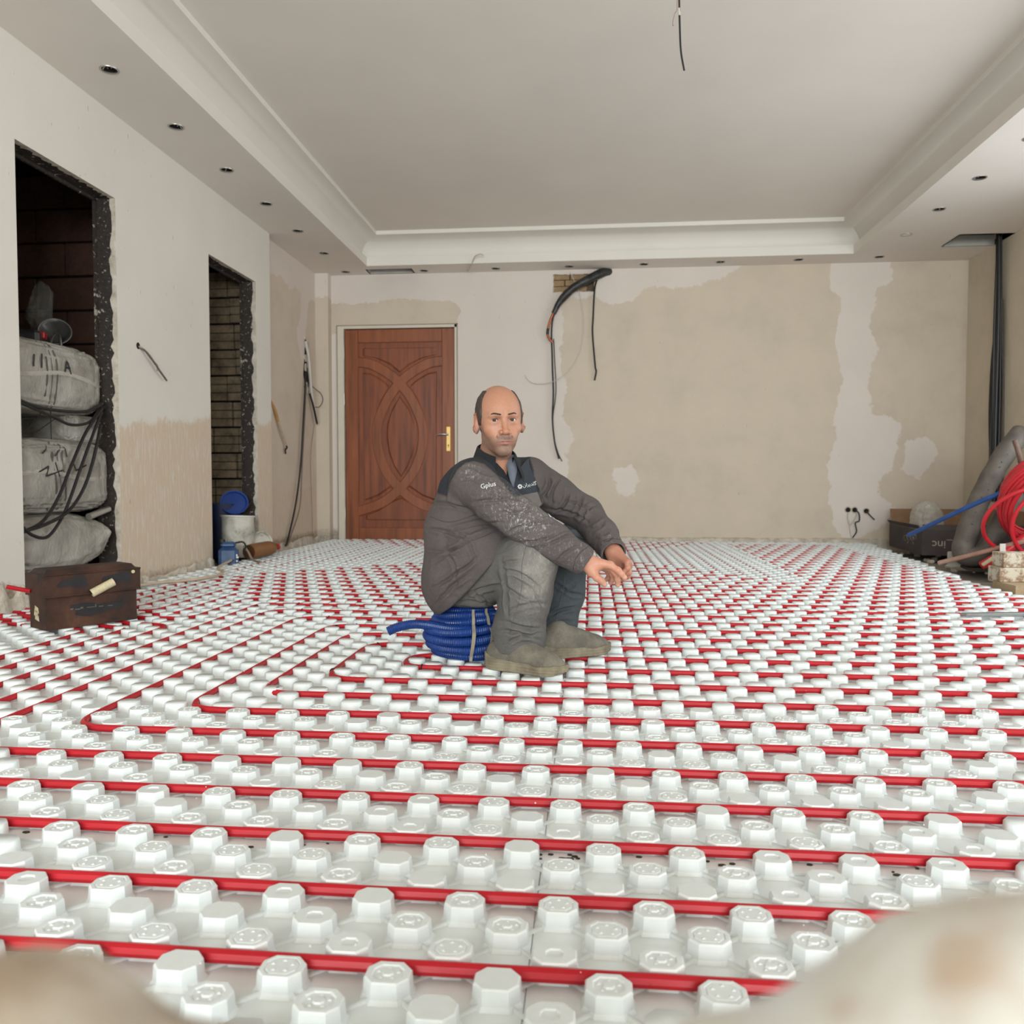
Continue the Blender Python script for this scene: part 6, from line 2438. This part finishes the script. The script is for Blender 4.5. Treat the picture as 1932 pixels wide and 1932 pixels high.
def cut_hem(p, d):
    # slanted lower edge: from the seat behind, up over the lap
    n = np.array([.80, -.10, 0])
    t = np.clip((p[:, 0] - hem_a[0]) / (hem_c[0] - hem_a[0]), -.3, 1.4)
    z = hem_a[2] + .006 + (hem_c[2] - hem_a[2]) * np.clip(t, 0, 1.4) ** 1.25 - .02 * np.clip(-t, 0, 1)
    return smax(d, (z - p[:, 2]) * .7, .006)


def arms_sdf(p):
    return chain(p, ARM_R, ARM_RR, .02), chain(p, ARM_L, ARM_LR, .02)


wdir_r = (ARM_R[4] - ARM_R[3]) / np.linalg.norm(ARM_R[4] - ARM_R[3])
wdir_l = (ARM_L[4] - ARM_L[3]) / np.linalg.norm(ARM_L[4] - ARM_L[3])


def jacket_sdf(p):
    t = cut_hem(p, torso_sdf(p))
    a, b = arms_sdf(p)
    a = smax(a, (p - (ARM_R[4] + wdir_r * .004)) @ wdir_r, .004)
    b = smax(b, (p - (ARM_L[4] + wdir_l * .004)) @ wdir_l, .004)
    # hollow cuffs
    a = smax(a, -(rcone(p, ARM_R[4] - wdir_r * .02, ARM_R[4] + wdir_r * .05, .034, .040)), .003)
    b = smax(b, -(rcone(p, ARM_L[4] - wdir_l * .02, ARM_L[4] + wdir_l * .05, .033, .039)), .003)
    d = smin(smin(t, a, .022), b, .020)
    # neck opening: the V in front
    d = smax(d, -rcone(p, NECK + np.array([.01, -.02, .03]), NECK + GAP * .085 + np.array([0, 0, -.075]), .050, .016), .008)
    return d


CR_J = [((890, 948), (1000, 944), 1.1), ((900, 905), (958, 926), .7), ((938, 966), (1012, 958), -.9), ((960, 1003), (1040, 985), .9), ((985, 1022), (1052, 1006), -.9), ((1030, 1032), (1085, 1010), 1.0),
        ((1050, 1056), (1100, 1032), .7), ((872, 884), (915, 896), .5), ((866, 905), (910, 918), .5), ((920, 925), (985, 985), .6),
        ((838, 1005), (948, 986), .9), ((820, 1062), (935, 1000), 1.0), ((812, 1112), (905, 1046), -1.1), ((822, 1142), (885, 1085), .9), ((806, 1000), (870, 1014), .7), ((812, 1040), (880, 1030), -.6), ((860, 1000), (900, 1060), .6), ((845, 1040), (860, 1110), .5),
        ((804, 950), (885, 962), .7), ((1036, 898), (1022, 938), 1.1), ((1052, 908), (1040, 950), -1.0), ((1072, 930), (1050, 966), 1.0), ((1096, 938), (1080, 975), .9),
        ((1122, 955), (1095, 985), -.9), ((1142, 985), (1112, 1000), .9), ((1156, 1010), (1125, 1018), .7), ((1034, 960), (1112, 985), .9), ((1060, 945), (1125, 968), .7)]


def disp_j(V, N):
    a, b = arms_sdf(V)
    inarm = np.clip(.5 - (a - torso_sdf(V)) / .03, 0, 1)
    return creases(V, N, CR_J, .0080, .0058, seed=4) + .0050 * fbm(V * np.array([16, 16, 12]), 3, 7) + .0026 * fbm(V * np.array([46, 46, 30]), 2, 9) * (.5 + inarm)


Vj, Fj = sdf_mesh(jacket_sdf, (-.68, 2.26, .12), (.16, 3.0, .74), .0034, disp_j)
jk = link_mesh('jacket', Vj, Fj, M_cloth, parent=person, smooth=True)
ta = torso_sdf(Vj)
aa, ab = arms_sdf(Vj)
sleeve = np.minimum(aa, ab) - ta             # < 0 on the sleeves
grey, navy = lin((86, 78, 77)), lin((33, 37, 46))
# the yoke ends on a straight seam across chest and back
PXJ = px_of(Vj)
sl_px = poly_sdf(PXJ, [(842, 944), (848, 912), (862, 886), (878, 873), (893, 869), (914, 875), (935, 893), (960, 925), (976, 944), (1110, 1030), (1110, 1100), (1040, 1090), (940, 1000), (860, 960)])
near_arm = (aa < ta + .03) & (aa < ab)
far_arm = (ab < ta + .006) & (ab < aa) & (PXJ[:, 0] > 999 + .12 * (PXJ[:, 1] - 860))
yk = np.where(PXJ[:, 0] < 900, 936 + .5 * (PXJ[:, 0] - 842) * (PXJ[:, 0] > 842) - .35 * (842 - PXJ[:, 0]) * (PXJ[:, 0] < 842), 936 - .2 * (PXJ[:, 0] - 975)) - PXJ[:, 1]
on_sleeve = (near_arm & (sl_px > 0)) | far_arm
yoke = np.clip(yk / 1.5, 0, 1) * ~on_sleeve
seamline = np.exp(-(yk / 1.2) ** 2) * ~on_sleeve + np.exp(-(sl_px / 1.2) ** 2) * near_arm * (PXJ[:, 1] < 960)
col = grey * (1 - yoke[:, None]) + navy * yoke[:, None]
col = col * (1 - .45 * np.clip(seamline, 0, 1)[:, None])
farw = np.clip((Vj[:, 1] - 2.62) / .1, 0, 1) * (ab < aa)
col = col * (1 - .12 * farw[:, None])  # far sleeve darkened, shade put into the cloth colour
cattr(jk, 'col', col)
du_ = np.zeros(n_ if False else len(Vj))
for c_, r_, w_ in ((at(985, 965, 2.34), .075, .85), (at(1000, 1000, 2.34), .06, .75), (at(935, 935, 2.38), .07, .35), (at(885, 885, 2.42), .035, .9), (at(875, 870, 2.43), .03, .8), (at(1085, 1050, 2.36), .05, .45), (at(850, 1090, 2.45), .10, .06), (at(860, 862, 2.5), .03, .25), (at(1150, 1020, 2.52), .05, .3)):
    du_ += w_ * np.exp(-(np.linalg.norm(Vj - c_, axis=1) / r_) ** 2)
attr(jk, 'dust', np.clip(du_ * .8 + .004, 0, 1))
pw = .12 * np.exp(-(np.linalg.norm(Vj - at(890, 890, 2.42), axis=1) / .06) ** 2) + .16 * np.exp(-(np.linalg.norm(Vj - at(980, 975, 2.34), axis=1) / .1) ** 2)
attr(jk, 'powder', np.clip(pw * .7, 0, 1))
BV_J = BVHTree.FromPolygons(Vj.tolist(), Fj.tolist())
ft_ = Fj[(sleeve[Fj] > .0).all(1)]
BV_ALL = {'s': BVHTree.FromPolygons(Vj.tolist(), ft_.tolist()), 'j': BV_J, 't': BV_T, 'b': BV_BODY}
EYEP = Vector((0, 0, .6))


def on(which, x, y, off=.0015):
    """the garment's surface point met on the sight line of pixel (x, y), lifted off along its normal"""
    d = Vector(ray_dir(x, y)).normalized()
    best = None
    for w in which:
        h = BV_ALL[w].ray_cast(EYEP, d)
        if h[0] is not None and (best is None or h[3] < best[3]):
            best = h
    if best is None:
        return None
    n = best[1]
    if n.dot(d) > 0:
        n = -n
    return np.array(best[0] + n * off)


def fitted(which, xy, off):
    """a smooth sheet (quadratic in the two picture directions) that hugs the garment over the points xy"""
    hits = []
    for x, y in xy:
        p = on(which, x, y, 0.0)
        if p is not None:
            hits.append((x, y, np.linalg.norm(p - np.array([0, 0, .6]))))
    H_ = np.array(hits)
    cx, cy_ = H_[:, 0].mean(), H_[:, 1].mean()

    def basis(x, y):
        u, v = (np.asarray(x) - cx) / 20, (np.asarray(y) - cy_) / 20
        return np.stack([np.ones_like(u), u, v, u * u, u * v, v * v], -1)
    A_ = basis(H_[:, 0], H_[:, 1])
    w = np.ones(len(H_))
    for _ in range(6):
        c_ = np.linalg.lstsq(A_ * w[:, None], H_[:, 2] * w, rcond=None)[0]
        r_ = A_ @ c_ - H_[:, 2]
        w = 1 / (1 + (r_ / .004) ** 2)
    lift = np.clip(np.percentile(r_, 88), 0, .006) + off

    def f(x, y):
        d = ray_dir(x, y)
        d = d / np.linalg.norm(d)
        return np.array([0, 0, .6]) + d * (float(basis(x, y) @ c_) - lift)
    return f


def seam_on(which, pts, r, mat, parent, name='seam', off=.0006):
    pp = spline([(x, y, 0) for x, y in pts], 8)
    P_ = [on(which, x, y, off) for x, y, _ in pp]
    P_ = [p for p in P_ if p is not None]
    if len(P_) > 3:
        # smooth small jumps
        P_ = np.array(P_)
        keep = [0]
        for i in range(1, len(P_)):
            if np.linalg.norm(P_[i] - P_[keep[-1]]) < .05:
                keep.append(i)
        P_ = P_[keep]
        if len(P_) > 3:
            return build(name, Geo().tube(P_, r, 6), mat, parent=parent, smooth=True)


def patch(name, which, poly, off, thick, mat, parent, step=2.2, fallback=None):
    """a piece of cloth of the given outline lying on a garment, with its own thickness"""
    poly = [Vector(p) for p in poly]
    # densify the outline
    edge = []
    for a, b in zip(poly, poly[1:] + poly[:1]):
        k = max(int((b - a).length / step), 1)
        edge += [a + (b - a) * i / k for i in range(k)]
    xs, ys = [p.x for p in poly], [p.y for p in poly]
    inner = []
    A_ = np.array([tuple(p) for p in poly])
    for x in np.arange(min(xs) + step / 2, max(xs), step):
        for y in np.arange(min(ys) + step / 2, max(ys), step):
            if poly_sdf(np.array([[x, y]]), A_)[0] > step * .5 or poly_sdf(np.array([[x, y]]), A_[::-1])[0] > step * .5:
                inner.append(Vector((x, y)))
    n = len(edge)
    vs2, _, fs, *_r = mgeo.delaunay_2d_cdt(edge + inner, [], [list(range(n))], 1, 1e-5)
    fit = fitted(which, [tuple(v) for v in vs2], off)
    pts = [fit(v.x, v.y) for v in vs2]
    P_ = np.array(pts)
    dview = (P_ - np.array([0, 0, .6]))
    dview /= np.linalg.norm(dview, axis=1)[:, None]
    Q_ = P_ - dview * thick
    m_ = len(P_)
    faces = [tuple(f) for f in fs] + [tuple(i + m_ for i in f[::-1]) for f in fs]
    from collections import Counter
    cnt = Counter()
    for f in fs:
        for a, b in zip(f, f[1:] + f[:1]) if isinstance(f, list) else zip(f, tuple(f[1:]) + (f[0],)):
            cnt[tuple(sorted((a, b)))] += 1
    for (a, b), c in cnt.items():
        if c == 1:
            faces.append((a, b, b + m_, a + m_))
    return link_mesh(name, np.concatenate([P_, Q_]), faces, mat, parent=parent, smooth=50)


M_navy = plain('navy_cloth', (44, 49, 58), .9, .12, 60, .1)
M_blackc = plain('black_cloth', (27, 28, 32), .9, .15, 60, .1)
M_blue_shirt = plain('greyblue_shirt', (100, 105, 116), .85, .08, 60, .1)
M_greyc = plain('grey_cloth', (104, 97, 95), .9, .1, 60, .1)
M_thread = plain('seam_thread', (66, 60, 60), .9, .1, 60)
M_thread2 = plain('denim_seam', (92, 91, 88), .9, .1, 60)
M_print_w = plain('white_print', (222, 222, 220), .7, .03, 30)
# ---- collar, shirt and pocket
def collar_loft(name, mat, rows, gap, r_scale=1.0, dz=0.0):
    """a turned-down collar round the neck, open in front; rows: (radius, height, drop at the tips, reach at the tips)"""
    th0 = math.atan2(GAP[1], GAP[0])
    tt = np.linspace(-1, 1, 61)
    vs, fs = [], []
    C_ = at(936, 853, 2.632) + np.array([0, 0, dz])
    for r, z, dt, rt_ in rows:
        for t in tt:
            th = th0 + PI + t * (PI - gap)
            tip = max(0, (abs(t) - .55) / .45) ** 1.5
            rr_ = (r + rt_ * tip) * r_scale
            fr = math.cos(t * (PI - gap) + PI)           # 1 towards the opening, -1 at the nape
            zz_ = z - .022 * fr - dt * tip
            vs.append(C_ + np.array([rr_ * math.cos(th), rr_ * math.sin(th), zz_]))
    n = len(tt)
    for i in range(len(rows) - 1):
        for j in range(n - 1):
            fs.append((i * n + j, i * n + j + 1, (i + 1) * n + j + 1, (i + 1) * n + j))
    return link_mesh(name, vs, fs, mat, parent=jk, smooth=40)


patch('inner_shirt', 'sb', [(955, 876), (964, 858), (972, 858), (976, 885), (974, 905), (969, 922), (962, 905)], .003, .002, M_blue_shirt, jk)
patch('placket', 'sb', [(926, 868), (938, 874), (951, 888), (960, 906), (968, 926), (974, 942), (962, 934), (946, 914), (934, 895)], .004, .003, M_blackc, jk)
collar_loft('collar', M_blackc, [(.060, -.050, .010, .006), (.0565, .004, .006, .004), (.0580, .0085, .006, .005), (.0625, .006, .010, .008), (.0745, -.028, .024, .018), (.0790, -.042, .034, .024), (.0770, -.043, .035, .023)], .52)
patch('pocket', 's', [(975, 936), (1014, 928), (1022, 951), (1016, 957), (990, 950)], .003, .002, M_greyc, jk)
patch('chest_panel', 's', [(976, 890), (993, 868), (1001, 862), (1004, 880), (1012, 922), (1014, 928), (975, 936), (970, 915)], .0022, .002, M_navy, jk)
seam_on('j', [(999, 862), (1003, 880), (1010, 912), (1016, 930), (1023, 950)], .0009, M_thread, jk)
seam_on('j', [(872, 866), (858, 885), (848, 910), (844, 935)], .0009, M_thread, jk)
seam_on('j', [(1112, 1030), (1098, 1040), (1086, 1055), (1081, 1076)], .0009, M_thread, jk, 'cuff_seam')
seam_on('j', [(1134, 1022), (1150, 1016), (1170, 1018)], .0009, M_thread, jk, 'cuff_seam')
seam_on('j', [(812, 975), (850, 985), (905, 968)], .0009, M_thread, jk)
# ---- trousers' seams and pocket
for pts in ([(1000, 1012), (990, 1040), (984, 1075), (984, 1110), (975, 1150), (964, 1185), (958, 1215)], [(1066, 1085), (1062, 1120), (1052, 1160), (1046, 1205)],
            [(905, 1066), (935, 1048), (965, 1035), (985, 1022)], [(880, 1108), (895, 1085), (905, 1066)], [(860, 1132), (862, 1150), (868, 1158)]):
    seam_on('t', pts, .0008, M_thread2, trs)
# ---- prints
_cf = {}


def decal(name, body, size, centre, right_px, which, mat, parent, flip=False):
    cx, cy_ = centre
    rx, ry = right_px
    L_ = math.hypot(rx, ry)
    ux, uy = rx / L_, ry / L_

    gx = np.linspace(-26, 26, 11)
    gy = np.linspace(-8, 8, 5)
    fit = fitted(which, [(cx + ux * a + uy * b, cy_ + uy * a - ux * b) for a in gx for b in gy], .0042 if which == 'j' else .0095)

    def T(x, y):
        a, b = x * 590, y * 590
        return tuple(fit(cx + ux * a + uy * b, cy_ + uy * a - ux * b))
    return text_mesh(name, body, size, T, mat, parent)


decal('lettering', 'Gplus', .0215, (921, 915.5), (1, -.22), 'j', M_print_w, jk)
decal('lettering', '\ufee5\ufe8d\ufeae\ufbfe\ufeaa\ufee0\ufb94',   .0155, (999, 914), (1, -.16), 's', M_print_w, jk)
em = fitted('s', [(x, y) for x in np.linspace(976, 1010, 9) for y in np.linspace(905, 926, 6)], .0095)
g = Geo()
for k in range(8):                              # flower-shaped emblem
    a = k * PI / 4
    c, s_ = math.cos(a), math.sin(a)
    loc_ = [(1.4, .5), (3.9, 1.2), (4.8, 0), (3.9, -1.2), (1.4, -.5)]
    g.add([tuple(em(981 + c * u - s_ * v, 918 + s_ * u + c * v)) for u, v in loc_], [(0, 1, 2, 3, 4)])
build('emblem', g, M_print_w, parent=jk)
g = Geo()
for poly in ([(1033, 969), (1038, 971), (1041, 977), (1037, 976)], [(1040, 973), (1046, 976), (1047, 981), (1043, 981)], [(1046, 979), (1055, 982), (1056, 986), (1049, 985)]):
    pts = [on('jt', x, y, .002) for x, y in poly]
    if all(p is not None for p in pts):
        g.add(pts, [tuple(range(len(pts)))])
if g.v:
    build('emblem', g, M_print_w, parent=jk)

# ---- shoes
m = NT('shoe_dusty')
k = m.ramp(m.noise(14, 5, .65), [(.35, 0), (.65, .8)])
fz_ = m.ramp(m.noise(240, 3), [(.3, (.88, .88, .88)), (.7, (1.1, 1.1, 1.1))])
m.bump(m.noise(200, 3), .4, .002)
M_shoe = m.done(m.mix(1.0, m.mix(k, lin((98, 93, 84)), lin((134, 126, 112))), fz_, 'MULTIPLY'), .9)
m = NT('shoe_sole')
ly = m.noise(1.0, 3, .5, vec=m.scaled((8, 8, 190)))
m.bump(ly, .7, .004)
M_sole = m.done(m.ramp(m.noise(26, 5), [(.3, lin((104, 95, 78))), (.7, lin((148, 138, 116)))]), .85)


def shoe(heel, toe, top, label):
    """heel and toe on the ground, top = the ankle opening's middle"""
    heel, toe, top = (np.asarray(v, float) for v in (heel, toe, top))
    f = toe - heel
    f[2] = 0
    Ln = np.linalg.norm(f)
    f /= Ln
    s = np.array([f[1], -f[0], 0])
    z0 = KH + .001
    O = np.array([heel[0], heel[1], 0])

    def L(a, b, z):
        return O + f * a * Ln + s * b + np.array([0, 0, z0 + z])

    def upper(p):
        d = rcone(p, L(.13, 0, .044), L(.46, 0, .042), .037, .038)
        d = smin(d, rcone(p, L(.46, .002, .040), L(.80, .004, .027), .039, .032), .02)
        d = smin(d, rcone(p, L(.80, .004, .028), L(.895, .004, .024), .034, .025), .015)
        d = smin(d, rcone(p, L(.20, 0, .05), L(.28, 0, .075), .040, .038), .02)
        d = smin(d, rcone(p, L(.32, 0, .080), L(.66, .002, .046), .034, .030), .02)
        d = smax(d, (z0 + .012) - p[:, 2], .004)
        return d
    cs = np.array([L(a_, b_, 0) for a_ in (-.12, 1.12) for b_ in (-.07, .07)])
    lo, hi = cs.min(0), cs.max(0)
    lo[2], hi[2] = 0, .20
    V_, F_ = sdf_mesh(upper, lo, hi, .0032, lambda v, n: .0022 * fbm(v * 30, 3, 6))
    o = link_mesh('shoe', V_, F_, M_shoe, parent=person, smooth=True)

    def sole(p):
        q = p.copy()
        z = q[:, 2]
        a = ((q - O) @ f) / Ln
        b = (q - O) @ s
        w = np.interp(a, [-.02, .03, .15, .35, .55, .75, .9, .98, 1.02], [.012, .030, .041, .038, .041, .046, .037, .020, .004])
        up = np.interp(a, [0, .08, .2, .45, .7, .86, 1.0], [.046, .042, .034, .030, .024, .026, .032])
        lowz = np.interp(a, [0, .06, .15, .75, .9, 1.0], [.012, .003, .0, .0, .004, .014])
        d = np.maximum(np.abs(b - .002) - w, np.maximum(z - z0 - up, z0 + lowz - z))
        d = np.maximum(d, np.maximum(-.01 - a, a - 1.015) * Ln)
        return smax(d, -1e3 + 0 * d, .01) - .002
    V_, F_ = sdf_mesh(sole, lo, hi, .0032, lambda v, n: .0012 * np.sin((v[:, 2] - z0) * 700) + .001 * fbm(v * 60, 2, 3))
    build_s = link_mesh('sole', V_, F_, M_sole, parent=o, smooth=True)
    return o


shoe(at(922, 1257, 2.478), at(1069, 1270, 2.375), ANK_R, None)
shoe(at(1008, 1238, 2.600), at(1148, 1222, 2.725), ANK_L, None)
for o in bpy.data.objects:
    if '_org' in o:
        del o['_org']
